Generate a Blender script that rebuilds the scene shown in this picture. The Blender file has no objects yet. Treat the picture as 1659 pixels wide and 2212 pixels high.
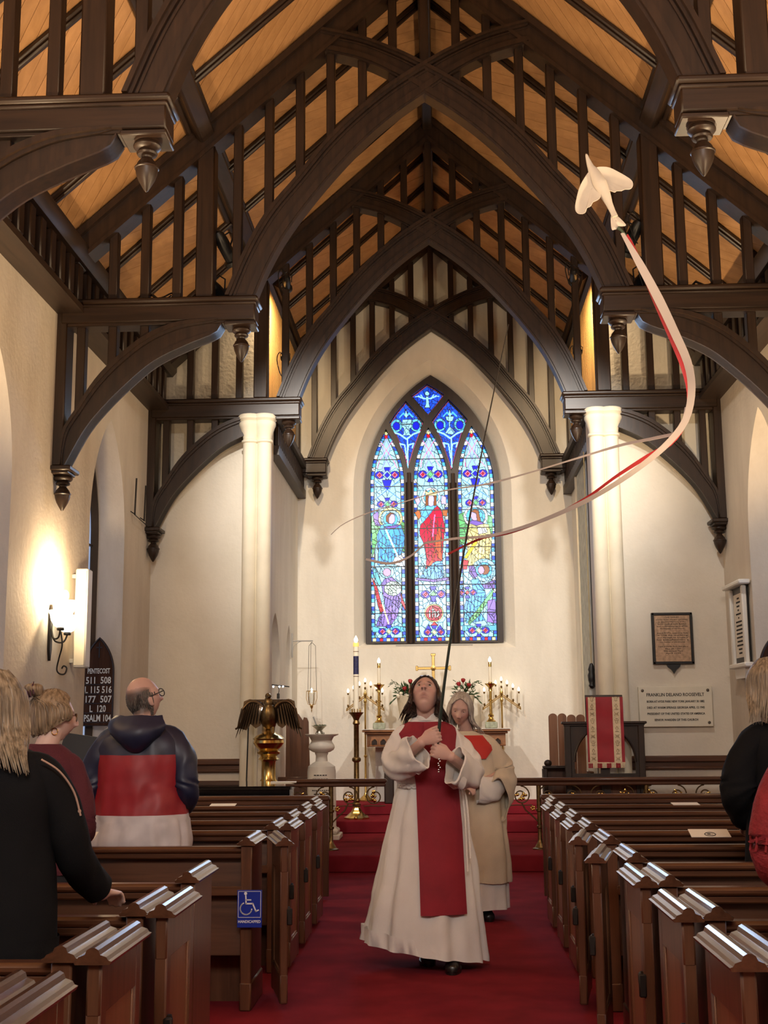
import bpy, bmesh, math, random
from mathutils import Vector, Matrix, Quaternion
from mathutils.geometry import tessellate_polygon
import numpy as np

random.seed(7)
S = bpy.context.scene
COL = S.collection
PI = math.pi

# ------------------------------------------------------------------ camera
CAM_POS = Vector((0.0696, 0.0, 1.55))
TH, PS, RO, FPX = 0.1713, 0.0456, -0.0085, 2637.65
fw = Vector((-math.sin(PS) * math.cos(TH), math.cos(PS) * math.cos(TH), math.sin(TH)))
rt = fw.cross(Vector((0, 0, 1))).normalized()
up = rt.cross(fw)
c_, s_ = math.cos(RO), math.sin(RO)
rt, up = c_ * rt + s_ * up, -s_ * rt + c_ * up
cam_d = bpy.data.cameras.new('camera')
cam = bpy.data.objects.new('camera', cam_d)
COL.objects.link(cam)
cam.matrix_world = Matrix(((rt.x, up.x, -fw.x, CAM_POS.x), (rt.y, up.y, -fw.y, CAM_POS.y), (rt.z, up.z, -fw.z, CAM_POS.z), (0, 0, 0, 1)))
cam_d.sensor_fit = 'VERTICAL'
cam_d.sensor_height = 24.0
cam_d.lens = FPX / 2212 * 24.0
cam_d.clip_start = 0.05
cam_d.clip_end = 100
S.camera = cam

# ------------------------------------------------------------------ world, exposure, lamps
w = bpy.data.worlds.new('world')
S.world = w
w.use_nodes = True
w.node_tree.nodes['Background'].inputs[0].default_value = (0.9, 0.95, 1.0, 1)
w.node_tree.nodes['Background'].inputs[1].default_value = 0.05
S.view_settings.view_transform = 'Standard'
S.view_settings.look = 'None'
S.view_settings.exposure = 0.14
S.view_settings.gamma = 1.0
S.view_settings.use_curve_mapping = False


def light(name, kind, loc, energy, col, size=0.1, aim=None, **kw):
    d = bpy.data.lights.new(name, kind)
    d.energy = energy
    d.color = col
    if kind == 'AREA':
        d.shape = 'RECTANGLE'
        d.size = size
        d.size_y = kw.get('sy', size)
    else:
        d.shadow_soft_size = size
    if kind == 'SPOT':
        d.spot_size = math.radians(kw.get('ang', 60))
        d.spot_blend = kw.get('blend', 0.6)
    o = bpy.data.objects.new(name, d)
    COL.objects.link(o)
    o.location = loc
    if aim is not None:
        o.rotation_euler = (Vector(aim) - Vector(loc)).to_track_quat('-Z', 'Y').to_euler()
    return o


WARM = (1.0, 0.72, 0.42)
WARM2 = (1.0, 0.80, 0.58)
NEUT = (1.0, 0.94, 0.86)
NEUT2 = (1.0, 0.95, 0.90)
COOL = (0.62, 0.75, 1.0)
# wall lamps along both side walls (those beside and behind the camera are out of the picture)
for y in (7.0, 3.4, -0.4):
    for s in (-1, 1):
        light('wall_lamp_light', 'SPOT', (s * 3.02, y, 2.62), 420, WARM, 0.10, (s * 1.6, y + .2, 8), ang=150, blend=0.5)
light('wall_lamp_light', 'SPOT', (3.02, 10.80, 2.62), 380, WARM, 0.10, (1.6, 10.9, 8), ang=150, blend=0.5)
# unseen area fill added high behind the camera for general brightness
light('rear_fill_light', 'AREA', (0.0, -2.2, 5.6), 290, NEUT2, 3.2, (0, 10, 2.2), sy=1.6)
# chancel spots fixed behind the hammer beams
for s in (-1, 1):
    light('chancel_spot', 'SPOT', (s * 1.80, 10.98, 5.78), 620, NEUT, 0.07, (s * 0.2, 17.8, 2.8), ang=62, blend=0.8)
    light('arch_wall_spot', 'SPOT', (s * 1.80, 10.98, 6.25), 100 if s < 0 else 220, NEUT, 0.07, (s * 2.7, 14.3, 3.0), ang=70, blend=0.9)
    light('chancel_roof_spot', 'SPOT', (s * 1.72, 14.42, 6.85), 260, WARM, 0.04, (s * 2.05, 15.3, 6.0), ang=115, blend=0.7)

light('east_window_daylight', 'SPOT', (-.02, 17.55, 4.7), 350, (.48, .68, 1.0), .85, (0, 4, .9), ang=75, blend=.6)

# ------------------------------------------------------------------ mesh helpers


class MB:
    """collects shapes for one mesh"""

    def __init__(self):
        self.v, self.f = [], []
        self.smooth = None

    def add(self, vs, fs):
        n = len(self.v)
        self.v += [Vector(a) for a in vs]
        self.f += [tuple(i + n for i in f) for f in fs]
        return self

    def box(self, c, s, rot=None, bev=0.0):
        hx, hy, hz = s[0] / 2, s[1] / 2, s[2] / 2
        b = min(bev, hx * .9, hy * .9, hz * .9)
        vs, fs = [], []
        if b <= 0:
            for x in (-hx, hx):
                for y in (-hy, hy):
                    for z in (-hz, hz):
                        vs.append(Vector((x, y, z)))
            fs = [(0, 1, 3, 2), (4, 6, 7, 5), (0, 4, 5, 1), (2, 3, 7, 6), (0, 2, 6, 4), (1, 5, 7, 3)]
        else:
            idx = {}
            for sx in (-1, 1):
                for sy in (-1, 1):
                    for sz in (-1, 1):
                        for a in range(3):
                            p = [sx * (hx - b), sy * (hy - b), sz * (hz - b)]
                            p[a] += (sx, sy, sz)[a] * b
                            idx[(sx, sy, sz, a)] = len(vs)
                            vs.append(Vector(p))
            for a in range(3):
                u, v_ = (a + 1) % 3, (a + 2) % 3
                for s1 in (-1, 1):
                    q = []
                    for su, sv in ((-1, -1), (1, -1), (1, 1), (-1, 1)):
                        k = [0, 0, 0]
                        k[a], k[u], k[v_] = s1, su, sv
                        q.append(idx[(k[0], k[1], k[2], a)])
                    fs.append(tuple(q if s1 > 0 else q[::-1]))
            for a in range(3):
                u, v_ = (a + 1) % 3, (a + 2) % 3
                for su in (-1, 1):
                    for sv in (-1, 1):
                        q = []
                        for sa, ax in ((-1, u), (1, u), (1, v_), (-1, v_)):
                            k = [0, 0, 0]
                            k[a], k[u], k[v_] = sa, su, sv
                            q.append(idx[(k[0], k[1], k[2], ax)])
                        fs.append(tuple(q if su * sv < 0 else q[::-1]))
            for sx in (-1, 1):
                for sy in (-1, 1):
                    for sz in (-1, 1):
                        q = [idx[(sx, sy, sz, a)] for a in range(3)]
                        fs.append(tuple(q if sx * sy * sz > 0 else q[::-1]))
        m = rot if rot is not None else Matrix.Identity(3)
        c = Vector(c)
        return self.add([m @ p + c for p in vs], fs)

    def prism(self, poly, lo, hi, plane='xz'):
        """2D polygon extruded along the third axis"""
        def P(a, b, t):
            return {'xz': (a, t, b), 'xy': (a, b, t), 'yz': (t, a, b)}[plane]
        n = len(poly)
        ar = sum(poly[i][0] * poly[(i + 1) % n][1] - poly[(i + 1) % n][0] * poly[i][1] for i in range(n))
        if (ar > 0) == (plane == 'xz'):
            poly = poly[::-1]
        # xz with y up needs clockwise for outward -y; the others counter-clockwise for +
        vs = [P(a, b, lo) for a, b in poly] + [P(a, b, hi) for a, b in poly]
        tris = tessellate_polygon([[Vector((a, b, 0)) for a, b in poly]]) if n > 4 else None
        fs = []
        if tris:
            for t in tris:
                a, b, c = t
                A = (poly[b][0] - poly[a][0]) * (poly[c][1] - poly[a][1]) - (poly[c][0] - poly[a][0]) * (poly[b][1] - poly[a][1])
                want = (plane == 'xz')
                if (A > 0) == want:
                    t = (a, c, b)
                fs.append((t[0], t[2], t[1]))
                fs.append(tuple(i + n for i in t))
        else:
            fs.append(tuple(range(n))[::-1])
            fs.append(tuple(range(n, 2 * n)))
        for i in range(n):
            j = (i + 1) % n
            fs.append((i, j, j + n, i + n))
        return self.add(vs, fs)

    def strip(self, A, B, lo, hi, plane='xz'):
        """band between two 2D polylines of equal length, extruded"""
        def P(q, t):
            return {'xz': (q[0], t, q[1]), 'xy': (q[0], q[1], t), 'yz': (t, q[0], q[1])}[plane]
        n = len(A)
        vs = []
        for i in range(n):
            vs += [P(A[i], lo), P(B[i], lo), P(B[i], hi), P(A[i], hi)]
        fs = [(0, 1, 2, 3), (4 * n - 1, 4 * n - 2, 4 * n - 3, 4 * n - 4)]
        for i in range(n - 1):
            for k in range(4):
                a, b = 4 * i + k, 4 * i + (k + 1) % 4
                fs.append((a, a + 4, b + 4, b))
        return self.add(vs, fs)

    def tube(self, path, r, n=8, cap=True, closed=False):
        path = [Vector(q) for q in path]
        m = len(path)
        rad = r if hasattr(r, '__len__') else [r] * m
        up0 = None
        vs, fs = [], []
        for i, q in enumerate(path):
            if closed:
                t = (path[(i + 1) % m] - path[i - 1])
            else:
                t = path[min(i + 1, m - 1)] - path[max(i - 1, 0)]
            if t.length < 1e-9:
                t = Vector((0, 0, 1))
            t.normalize()
            if up0 is None:
                a = Vector((0, 0, 1)) if abs(t.z) < .9 else Vector((0, 1, 0))
                up0 = (a - a.dot(t) * t).normalized()
            else:
                up0 = up0 - up0.dot(t) * t
                up0 = up0.normalized() if up0.length > 1e-6 else t.orthogonal().normalized()
            side = t.cross(up0)
            for k in range(n):
                a = 2 * PI * k / n
                vs.append(q + rad[i] * (math.cos(a) * up0 + math.sin(a) * side))
        rng = m if closed else m - 1
        for i in range(rng):
            j = (i + 1) % m
            for k in range(n):
                l = (k + 1) % n
                fs.append((i * n + k, i * n + l, j * n + l, j * n + k))
        if cap and not closed:
            fs.append(tuple(range(n))[::-1])
            fs.append(tuple(range((m - 1) * n, m * n)))
        return self.add(vs, fs)

    def lathe(self, prof, n=20, c=(0, 0, 0), a0=0.0, a1=2 * PI, rot=None):
        """profile of (radius, z) turned about z"""
        full = abs(a1 - a0 - 2 * PI) < 1e-6
        k = n if full else n + 1
        vs, fs = [], []
        m = rot if rot is not None else Matrix.Identity(3)
        for r, z in prof:
            for i in range(k):
                a = a0 + (a1 - a0) * i / n
                vs.append(m @ Vector((r * math.cos(a), r * math.sin(a), z)) + Vector(c))
        for i in range(len(prof) - 1):
            for j in range(n):
                l = (j + 1) % k
                fs.append((i * k + j, (i + 1) * k + j, (i + 1) * k + l, i * k + l))
        if full:
            if prof[0][0] > 1e-5:
                fs.append(tuple(range(k)))
            if prof[-1][0] > 1e-5:
                fs.append(tuple(range((len(prof) - 1) * k, len(prof) * k))[::-1])
        return self.add(vs, fs)

    def rings(self, R, cap=True):
        """loft through equal-length rings of 3D points"""
        n = len(R[0])
        vs, fs = [], []
        for r in R:
            vs += r
        for i in range(len(R) - 1):
            for k in range(n):
                l = (k + 1) % n
                fs.append((i * n + k, i * n + l, (i + 1) * n + l, (i + 1) * n + k))
        if cap:
            fs.append(tuple(range(n))[::-1])
            fs.append(tuple(range((len(R) - 1) * n, len(R) * n)))
        return self.add(vs, fs)

    def sheet(self, grid, th=0.004, closed=False):
        """grid[i][j] of points -> sheet with thickness along its normals"""
        a, b = len(grid), len(grid[0])
        G = [[Vector(q) for q in r] for r in grid]
        N = []
        for i in range(a):
            row = []
            for j in range(b):
                du = G[min(i + 1, a - 1)][j] - G[max(i - 1, 0)][j]
                dv = G[i][min(j + 1, b - 1)] - G[i][max(j - 1, 0)]
                nn = du.cross(dv)
                row.append(nn.normalized() if nn.length > 1e-12 else Vector((0, 0, 1)))
            N.append(row)
        vs = [G[i][j] + N[i][j] * th / 2 for i in range(a) for j in range(b)] + [G[i][j] - N[i][j] * th / 2 for i in range(a) for j in range(b)]
        o = a * b
        fs = []
        for i in range(a - 1):
            for j in range(b - 1):
                q = (i * b + j, (i + 1) * b + j, (i + 1) * b + j + 1, i * b + j + 1)
                fs.append(q)
                fs.append(tuple(k + o for k in q[::-1]))
        for i in range(a - 1):
            for j, fl in ((0, 0), (b - 1, 1)):
                q = (i * b + j, i * b + j + o, (i + 1) * b + j + o, (i + 1) * b + j)
                fs.append(q if not fl else q[::-1])
        for j in range(b - 1):
            for i, fl in ((0, 1), (a - 1, 0)):
                q = (i * b + j, i * b + j + o, i * b + j + 1 + o, i * b + j + 1)
                fs.append(q if not fl else q[::-1])
        return self.add(vs, fs)

    def ball(self, c, r, n=10, m=7, rot=None):
        rr = r if hasattr(r, '__len__') else (r, r, r)
        M = rot if rot is not None else Matrix.Identity(3)
        vs, fs = [], []
        c = Vector(c)
        for i in range(m + 1):
            t = PI * i / m
            for j in range(n):
                a = 2 * PI * j / n
                vs.append(M @ Vector((rr[0] * math.sin(t) * math.cos(a), rr[1] * math.sin(t) * math.sin(a), rr[2] * math.cos(t))) + c)
        for i in range(m):
            for j in range(n):
                l = (j + 1) % n
                fs.append((i * n + j, (i + 1) * n + j, (i + 1) * n + l, i * n + l))
        return self.add(vs, fs)

    def move(self, v, start=0):
        v = Vector(v)
        self.v = self.v[:start] + [a + v for a in self.v[start:]]
        return self

    def xf(self, M, start=0):
        self.v = self.v[:start] + [M @ a for a in self.v[start:]]
        return self

    def mesh(self, name, smooth=40):
        me = bpy.data.meshes.new(name)
        me.from_pydata([tuple(a) for a in self.v], [], self.f)
        if smooth:
            me.polygons.foreach_set('use_smooth', [True] * len(me.polygons))
            me.set_sharp_from_angle(angle=math.radians(smooth))
        me.update()
        return me

    def build(self, name, mat, parent=None, loc=None, smooth=40, kind=None, label=None):
        o = bpy.data.objects.new(name, self.mesh(name, smooth))
        o.data.materials.append(mat)
        COL.objects.link(o)
        if parent is not None:
            o.parent = parent
        if loc is not None:
            o.location = loc
        if kind:
            o['kind'] = kind
        if label:
            o['label'] = label
        return o


def thing(name, label, cat, loc=(0, 0, 0), rz=0.0, group=None):
    o = bpy.data.objects.new(name, None)
    o.empty_display_size = 0.1
    COL.objects.link(o)
    o.location = loc
    o.rotation_euler = (0, 0, rz)
    o['label'] = label
    o['category'] = cat
    if group:
        o['group'] = group
    return o


def tag(o, label, cat, group=None):
    o['label'] = label
    o['category'] = cat
    if group:
        o['group'] = group
    return o


def struct(o, label=None):
    o['kind'] = 'structure'
    if label:
        o['label'] = label
    return o


def root_struct(name, label):
    o = bpy.data.objects.new(name, None)
    COL.objects.link(o)
    return struct(o, label)


def copy_tree(o, parent=None, loc=None, rz=None, label=None):
    c = o.copy()
    COL.objects.link(c)
    if parent is not None:
        c.parent = parent
    if loc is not None:
        c.location = loc
    if rz is not None:
        c.rotation_euler = (0, 0, rz)
    if label:
        c['label'] = label
    for ch in list(o.children):
        copy_tree(ch, c)
    return c


def inst(src, parent, loc=None):
    """another copy of one part, sharing its mesh"""
    c = src.copy()
    COL.objects.link(c)
    c.parent = parent
    if loc is not None:
        c.location = loc
    return c


def catmull(P, n=6):
    P = [Vector(q) for q in P]
    out = []
    for i in range(len(P) - 1):
        p0, p1, p2, p3 = P[max(i - 1, 0)], P[i], P[i + 1], P[min(i + 2, len(P) - 1)]
        for k in range(n):
            t = k / n
            out.append(0.5 * ((2 * p1) + (-p0 + p2) * t + (2 * p0 - 5 * p1 + 4 * p2 - p3) * t * t + (-p0 + 3 * p1 - 3 * p2 + p3) * t ** 3))
    out.append(P[-1])
    return out


def resample(P, n):
    P = [Vector(q) for q in P]
    L = [0]
    for i in range(len(P) - 1):
        L.append(L[-1] + (P[i + 1] - P[i]).length)
    out = []
    j = 0
    for k in range(n):
        d = L[-1] * k / (n - 1)
        while j < len(P) - 2 and L[j + 1] < d:
            j += 1
        t = (d - L[j]) / max(L[j + 1] - L[j], 1e-9)
        out.append(P[j].lerp(P[j + 1], min(max(t, 0), 1)))
    return out


def lerp(a, b, t):
    return a + (b - a) * t


def text_mb(txt, size, width=None, align='CENTER', extrude=0.0015, bold=0.0):
    """lettering turned into a mesh, lying in local x-y, facing +z"""
    cu = bpy.data.curves.new('t', 'FONT')
    cu.body = txt
    cu.size = size
    cu.align_x = align
    cu.align_y = 'CENTER'
    cu.extrude = extrude
    cu.offset = bold
    cu.resolution_u = 2
    ob = bpy.data.objects.new('t', cu)
    COL.objects.link(ob)
    dg = bpy.context.evaluated_depsgraph_get()
    me = bpy.data.meshes.new_from_object(ob.evaluated_get(dg))
    vs = [v.co.copy() for v in me.vertices]
    fs = [tuple(p.vertices) for p in me.polygons]
    bpy.data.objects.remove(ob)
    bpy.data.curves.remove(cu)
    bpy.data.meshes.remove(me)
    if width and vs:
        x0, x1 = min(v.x for v in vs), max(v.x for v in vs)
        k = width / max(x1 - x0, 1e-6)
        for v in vs:
            v.x *= k
    m = MB()
    m.add(vs, fs)
    return m


# ------------------------------------------------------------------ materials
def nodes(name):
    m = bpy.data.materials.new(name)
    m.use_nodes = True
    nt = m.node_tree
    b = nt.nodes['Principled BSDF']
    return m, nt, b


def plain(name, col, rough=.6, metal=0.0, spec=.5, var=0.0, scale=8.0, bump=0.0, bscale=60.0, coat=0.0, emit=None, estr=0.0, sheen=0.0, trans=0.0):
    m, nt, b = nodes(name)
    b.inputs['Base Color'].default_value = (*col, 1)
    b.inputs['Roughness'].default_value = rough
    b.inputs['Metallic'].default_value = metal
    b.inputs['Specular IOR Level'].default_value = spec
    b.inputs['Coat Weight'].default_value = coat
    b.inputs['Sheen Weight'].default_value = sheen
    b.inputs['Transmission Weight'].default_value = trans
    if emit:
        b.inputs['Emission Color'].default_value = (*emit, 1)
        b.inputs['Emission Strength'].default_value = estr
    tc = nt.nodes.new('ShaderNodeTexCoord')
    if var:
        n = nt.nodes.new('ShaderNodeTexNoise')
        n.inputs['Scale'].default_value = scale
        n.inputs['Detail'].default_value = 6
        r = nt.nodes.new('ShaderNodeValToRGB')
        r.color_ramp.elements[0].position = .3
        r.color_ramp.elements[1].position = .7
        r.color_ramp.elements[0].color = (*[max(0, c * (1 - var)) for c in col], 1)
        r.color_ramp.elements[1].color = (*[min(1, c * (1 + var)) for c in col], 1)
        nt.links.new(tc.outputs['Object'], n.inputs['Vector'])
        nt.links.new(n.outputs['Fac'], r.inputs['Fac'])
        nt.links.new(r.outputs['Color'], b.inputs['Base Color'])
    if bump:
        n2 = nt.nodes.new('ShaderNodeTexNoise')
        n2.inputs['Scale'].default_value = bscale
        n2.inputs['Detail'].default_value = 3
        bp = nt.nodes.new('ShaderNodeBump')
        bp.inputs['Strength'].default_value = bump
        bp.inputs['Distance'].default_value = 0.01
        nt.links.new(tc.outputs['Object'], n2.inputs['Vector'])
        nt.links.new(n2.outputs['Fac'], bp.inputs['Height'])
        nt.links.new(bp.outputs['Normal'], b.inputs['Normal'])
    return m


def wood(name, c1, c2, rough=.4, axis=2, scale=6.0, coat=0.0, perobj=0.0, spec=.5):
    """grain stretched along one axis of the object"""
    m, nt, b = nodes(name)
    tc = nt.nodes.new('ShaderNodeTexCoord')
    mp = nt.nodes.new('ShaderNodeMapping')
    sc = [scale * 4] * 3
    sc[axis] = scale * .25
    mp.inputs['Scale'].default_value = sc
    n = nt.nodes.new('ShaderNodeTexNoise')
    n.inputs['Scale'].default_value = 1.0
    n.inputs['Detail'].default_value = 5
    n.inputs['Roughness'].default_value = .6
    n.inputs['Distortion'].default_value = .6
    r = nt.nodes.new('ShaderNodeValToRGB')
    r.color_ramp.elements[0].position = .28
    r.color_ramp.elements[1].position = .72
    r.color_ramp.elements[0].color = (*c1, 1)
    r.color_ramp.elements[1].color = (*c2, 1)
    nt.links.new(tc.outputs['Object'], mp.inputs['Vector'])
    nt.links.new(mp.outputs['Vector'], n.inputs['Vector'])
    nt.links.new(n.outputs['Fac'], r.inputs['Fac'])
    out = r.outputs['Color']
    if perobj:
        oi = nt.nodes.new('ShaderNodeObjectInfo')
        hv = nt.nodes.new('ShaderNodeHueSaturation')
        mr = nt.nodes.new('ShaderNodeMapRange')
        mr.inputs['To Min'].default_value = 1 - perobj
        mr.inputs['To Max'].default_value = 1 + perobj
        nt.links.new(oi.outputs['Random'], mr.inputs['Value'])
        nt.links.new(mr.outputs['Result'], hv.inputs['Value'])
        nt.links.new(out, hv.inputs['Color'])
        out = hv.outputs['Color']
    nt.links.new(out, b.inputs['Base Color'])
    b.inputs['Roughness'].default_value = rough
    b.inputs['Coat Weight'].default_value = coat
    b.inputs['Coat Roughness'].default_value = .2
    b.inputs['Specular IOR Level'].default_value = spec
    bp = nt.nodes.new('ShaderNodeBump')
    bp.inputs['Strength'].default_value = .12
    bp.inputs['Distance'].default_value = .004
    nt.links.new(n.outputs['Fac'], bp.inputs['Height'])
    nt.links.new(bp.outputs['Normal'], b.inputs['Normal'])
    return m


def plaster(name, c1, c2, streak=True):
    m, nt, b = nodes(name)
    tc = nt.nodes.new('ShaderNodeTexCoord')
    mp = nt.nodes.new('ShaderNodeMapping')
    mp.inputs['Scale'].default_value = (1.6, 1.6, .5) if streak else (1, 1, 1)
    n = nt.nodes.new('ShaderNodeTexNoise')
    n.inputs['Scale'].default_value = 1.4
    n.inputs['Detail'].default_value = 9
    n.inputs['Roughness'].default_value = .62
    r = nt.nodes.new('ShaderNodeValToRGB')
    r.color_ramp.elements[0].position = .33
    r.color_ramp.elements[1].position = .62
    r.color_ramp.elements[0].color = (*c1, 1)
    r.color_ramp.elements[1].color = (*c2, 1)
    nt.links.new(tc.outputs['Object'], mp.inputs['Vector'])
    nt.links.new(mp.outputs['Vector'], n.inputs['Vector'])
    nt.links.new(n.outputs['Fac'], r.inputs['Fac'])
    nt.links.new(r.outputs['Color'], b.inputs['Base Color'])
    b.inputs['Roughness'].default_value = .85
    b.inputs['Specular IOR Level'].default_value = .25
    n2 = nt.nodes.new('ShaderNodeTexNoise')
    n2.inputs['Scale'].default_value = 22
    n2.inputs['Detail'].default_value = 4
    bp = nt.nodes.new('ShaderNodeBump')
    bp.inputs['Strength'].default_value = .18
    bp.inputs['Distance'].default_value = .02
    nt.links.new(tc.outputs['Object'], n2.inputs['Vector'])
    nt.links.new(n2.outputs['Fac'], bp.inputs['Height'])
    nt.links.new(bp.outputs['Normal'], b.inputs['Normal'])
    return m


def attr_mat(name, rough=.6, emit=0.0, spec=.4, sss=0.0, bump=0.0, bscale=200):
    m, nt, b = nodes(name)
    a = nt.nodes.new('ShaderNodeVertexColor')
    a.layer_name = 'col'
    nt.links.new(a.outputs['Color'], b.inputs['Base Color'])
    b.inputs['Roughness'].default_value = rough
    b.inputs['Specular IOR Level'].default_value = spec
    if sss:
        b.inputs['Subsurface Weight'].default_value = sss
        b.inputs['Subsurface Radius'].default_value = (.012, .005, .003)
    if emit:
        nt.links.new(a.outputs['Color'], b.inputs['Emission Color'])
        b.inputs['Emission Strength'].default_value = emit
    if bump:
        tc = nt.nodes.new('ShaderNodeTexCoord')
        n2 = nt.nodes.new('ShaderNodeTexNoise')
        n2.inputs['Scale'].default_value = bscale
        bp = nt.nodes.new('ShaderNodeBump')
        bp.inputs['Strength'].default_value = bump
        bp.inputs['Distance'].default_value = .002
        nt.links.new(tc.outputs['Object'], n2.inputs['Vector'])
        nt.links.new(n2.outputs['Fac'], bp.inputs['Height'])
        nt.links.new(bp.outputs['Normal'], b.inputs['Normal'])
    return m


M = {}
M['beam'] = wood('dark_oak', (.011, .005, .0025), (.034, .016, .008), .42, 2, 5)
M['beamx'] = wood('dark_oak_across', (.011, .005, .0025), (.034, .016, .008), .42, 0, 5)
M['beamy'] = wood('dark_oak_along', (.014, .007, .004), (.040, .021, .012), .45, 1, 5)
M['plank'] = wood('ceiling_pine', (.36, .185, .075), (.50, .275, .12), .5, 1, 2.2, perobj=.05, spec=.3)
M['spotlit_wood'] = wood('spotlit_pine', (.50, .28, .09), (.66, .40, .15), .45, 2, 4, perobj=.12)  # gold of the warm spotlights put into the board colour
M['pew'] = wood('pew_oak', (.060, .023, .011), (.14, .058, .028), .33, 2, 5, coat=.25)
M['pewx'] = wood('pew_oak_across', (.055, .020, .009), (.125, .050, .023), .33, 0, 5, coat=.25)
M['pewcap'] = wood('pew_cap', (.05, .020, .010), (.11, .045, .022), .24, 1, 6, coat=.5)
M['pewpanel'] = wood('pew_panel', (.13, .052, .024), (.24, .105, .050), .36, 2, 4, coat=.2)
M['plaster'] = plaster('plaster_warm', (.54, .47, .385), (.64, .57, .475))
M['plaster_w'] = plaster('plaster_white', (.68, .64, .56), (.77, .73, .65))
M['plaster_p'] = plaster('plaster_painted', (.66, .60, .50), (.73, .67, .57), False)
M['carpet'] = plain('red_carpet', (.215, .016, .026), .95, spec=.1, var=.22, scale=3, bump=.5, bscale=400)
M['carpet_d'] = plain('red_carpet_riser', (.15, .009, .014), .95, spec=.1, var=.2, scale=3, bump=.5, bscale=400)
M['brass'] = plain('polished_brass', (.62, .42, .14), .22, 1.0)
M['brass_d'] = plain('aged_brass', (.24, .15, .06), .36, 1.0, var=.3, scale=30)
M['bronze'] = plain('dark_bronze', (.10, .06, .03), .35, .9)
M['iron'] = plain('dark_iron', (.03, .025, .022), .5, .7)
M['black'] = plain('black_paint', (.008, .008, .009), .4)
M['lacquer'] = plain('piano_lacquer', (.006, .006, .007), .08, coat=1.0)
M['marble'] = plain('pale_marble', (.72, .66, .56), .45, var=.08, scale=5)
M['stone'] = plain('column_stone', (.74, .67, .52), .7, var=.06, scale=4, bump=.1)
M['white'] = plain('white_paint', (.78, .76, .70), .5)
M['paper'] = plain('paper', (.80, .76, .66), .8)
M['ink'] = plain('dark_ink', (.02, .017, .015), .8)
M['bulb'] = plain('lit_bulb', (1, .9, .7), .4, emit=(1.0, .86, .60), estr=9.0)
M['flame'] = plain('candle_bulb', (1, .9, .7), .4, emit=(1.0, .88, .66), estr=7.0)
M['shade'] = plain('opal_glass_shade', (1, .95, .8), .3, emit=(1.0, .90, .66), estr=4.2)
M['wax'] = plain('candle_wax', (.80, .74, .60), .5, spec=.4)
M['glassdark'] = plain('daylight_leaded_glass', (.03, .035, .05), .15, emit=(.55, .68, 1.0), estr=.5)
M['grey'] = plain('grey_plastic', (.35, .34, .32), .5)
# ------------------------------------------------------------------ the room
XW, YT = 3.42, (7.1, 10.76, 14.3, 17.72)
YF, YA, YB, XC = 17.85, 14.50, -4.2, 2.03      # far wall, chancel arch wall, back wall, chancel half width


def zr(x):
    return 9.06 - .9 * abs(x)


def pointed(y0, y1, z0, zs, za, n=10):
    """pointed opening as a polygon: sill z0, springing zs, apex za"""
    c, h = (y0 + y1) / 2, (y1 - y0) / 2
    R = [(y0, z0), (y1, z0), (y1, zs)]
    k = (za - zs)
    r = (h * h + k * k) / (2 * h)
    a1 = math.asin(min(1, k / r))
    arc = []
    for i in range(1, n):
        a = a1 * i / n
        arc.append((y1 - r + r * math.cos(a), zs + r * math.sin(a)))
    R += arc + [(c, za)] + [(2 * c - a, b) for a, b in arc[::-1]] + [(y0, zs)]
    return R


def wall(name, outer, holes, to3, depth, mat, label, splay=0.0, backs=None):
    """flat wall with recessed openings; to3(a, b, d) maps plane coordinates and depth into the wall"""
    m = MB()
    loops = [outer] + holes
    flat = [q for l in loops for q in l]
    tris = tessellate_polygon([[Vector((a, b, 0)) for a, b in l] for l in loops])
    m.add([to3(a, b, 0) for a, b in flat], [tuple(t) for t in tris])
    for h in holes:
        n = len(h)
        ca = sum(a for a, b in h) / n
        cb = sum(b for a, b in h) / n
        inner = [(a + (ca - a) * splay, b + (cb - b) * splay * .5) for a, b in h]
        vs = [to3(a, b, 0) for a, b in h] + [to3(a, b, depth) for a, b in inner]
        m.add(vs, [(i, (i + 1) % n, (i + 1) % n + n, i + n) for i in range(n)])
    n0 = len(m.v)
    # thickness: a back sheet so that the wall is a solid slab where it has no opening
    o = m.build(name, mat, smooth=25)
    struct(o, label)
    return o


# side walls with pointed window recesses
NICH = [(1.2, 2.6), (4.75, 6.1), (8.3, 9.65), (11.9, 13.25)]
for s, nm in ((-1, 'left'), (1, 'right')):
    outer = [(YB, 0), (YA + .3, 0), (YA + .3, 6.0), (YB, 6.0)]
    hs = [pointed(a, b, 1.05, 3.55, 4.78) for a, b in NICH]
    w_ = wall('wall_' + nm, outer, hs, lambda a, b, d, s=s: (s * (XW + d), a, b), .36, M['plaster'], 'plaster side wall with pointed window recesses, ' + nm, splay=.10)
    for i, (a, b) in enumerate(NICH):
        win = root_struct('window_%d' % (i + 1 + (10 if s > 0 else 0)), 'leaded window in a pointed recess of the %s wall' % nm)
        win.location = (s * (XW + .36), 0, 0)
        g = MB().prism([(q[0], q[1]) for q in pointed(a + .05, b - .05, 1.12, 3.55, 4.65)], -.01 if s > 0 else -.03, .03 if s > 0 else .01, 'yz').build('glass', M['glassdark'], win, smooth=20)
        fr = MB()
        ring = pointed(a + .03, b - .03, 1.08, 3.55, 4.70)
        fr.tube([(-s * .02, q[0], q[1]) for q in ring], .075, 6, closed=True)
        fr.box((-s * .02, (a + b) / 2, 2.6), (.06, .05, 3.0))
        for z in (1.9, 2.7, 3.5):
            fr.box((-s * .02, (a + b) / 2, z), (.03, b - a - .12, .02))
        fr.build('frame', M['beam'], win)

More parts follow.
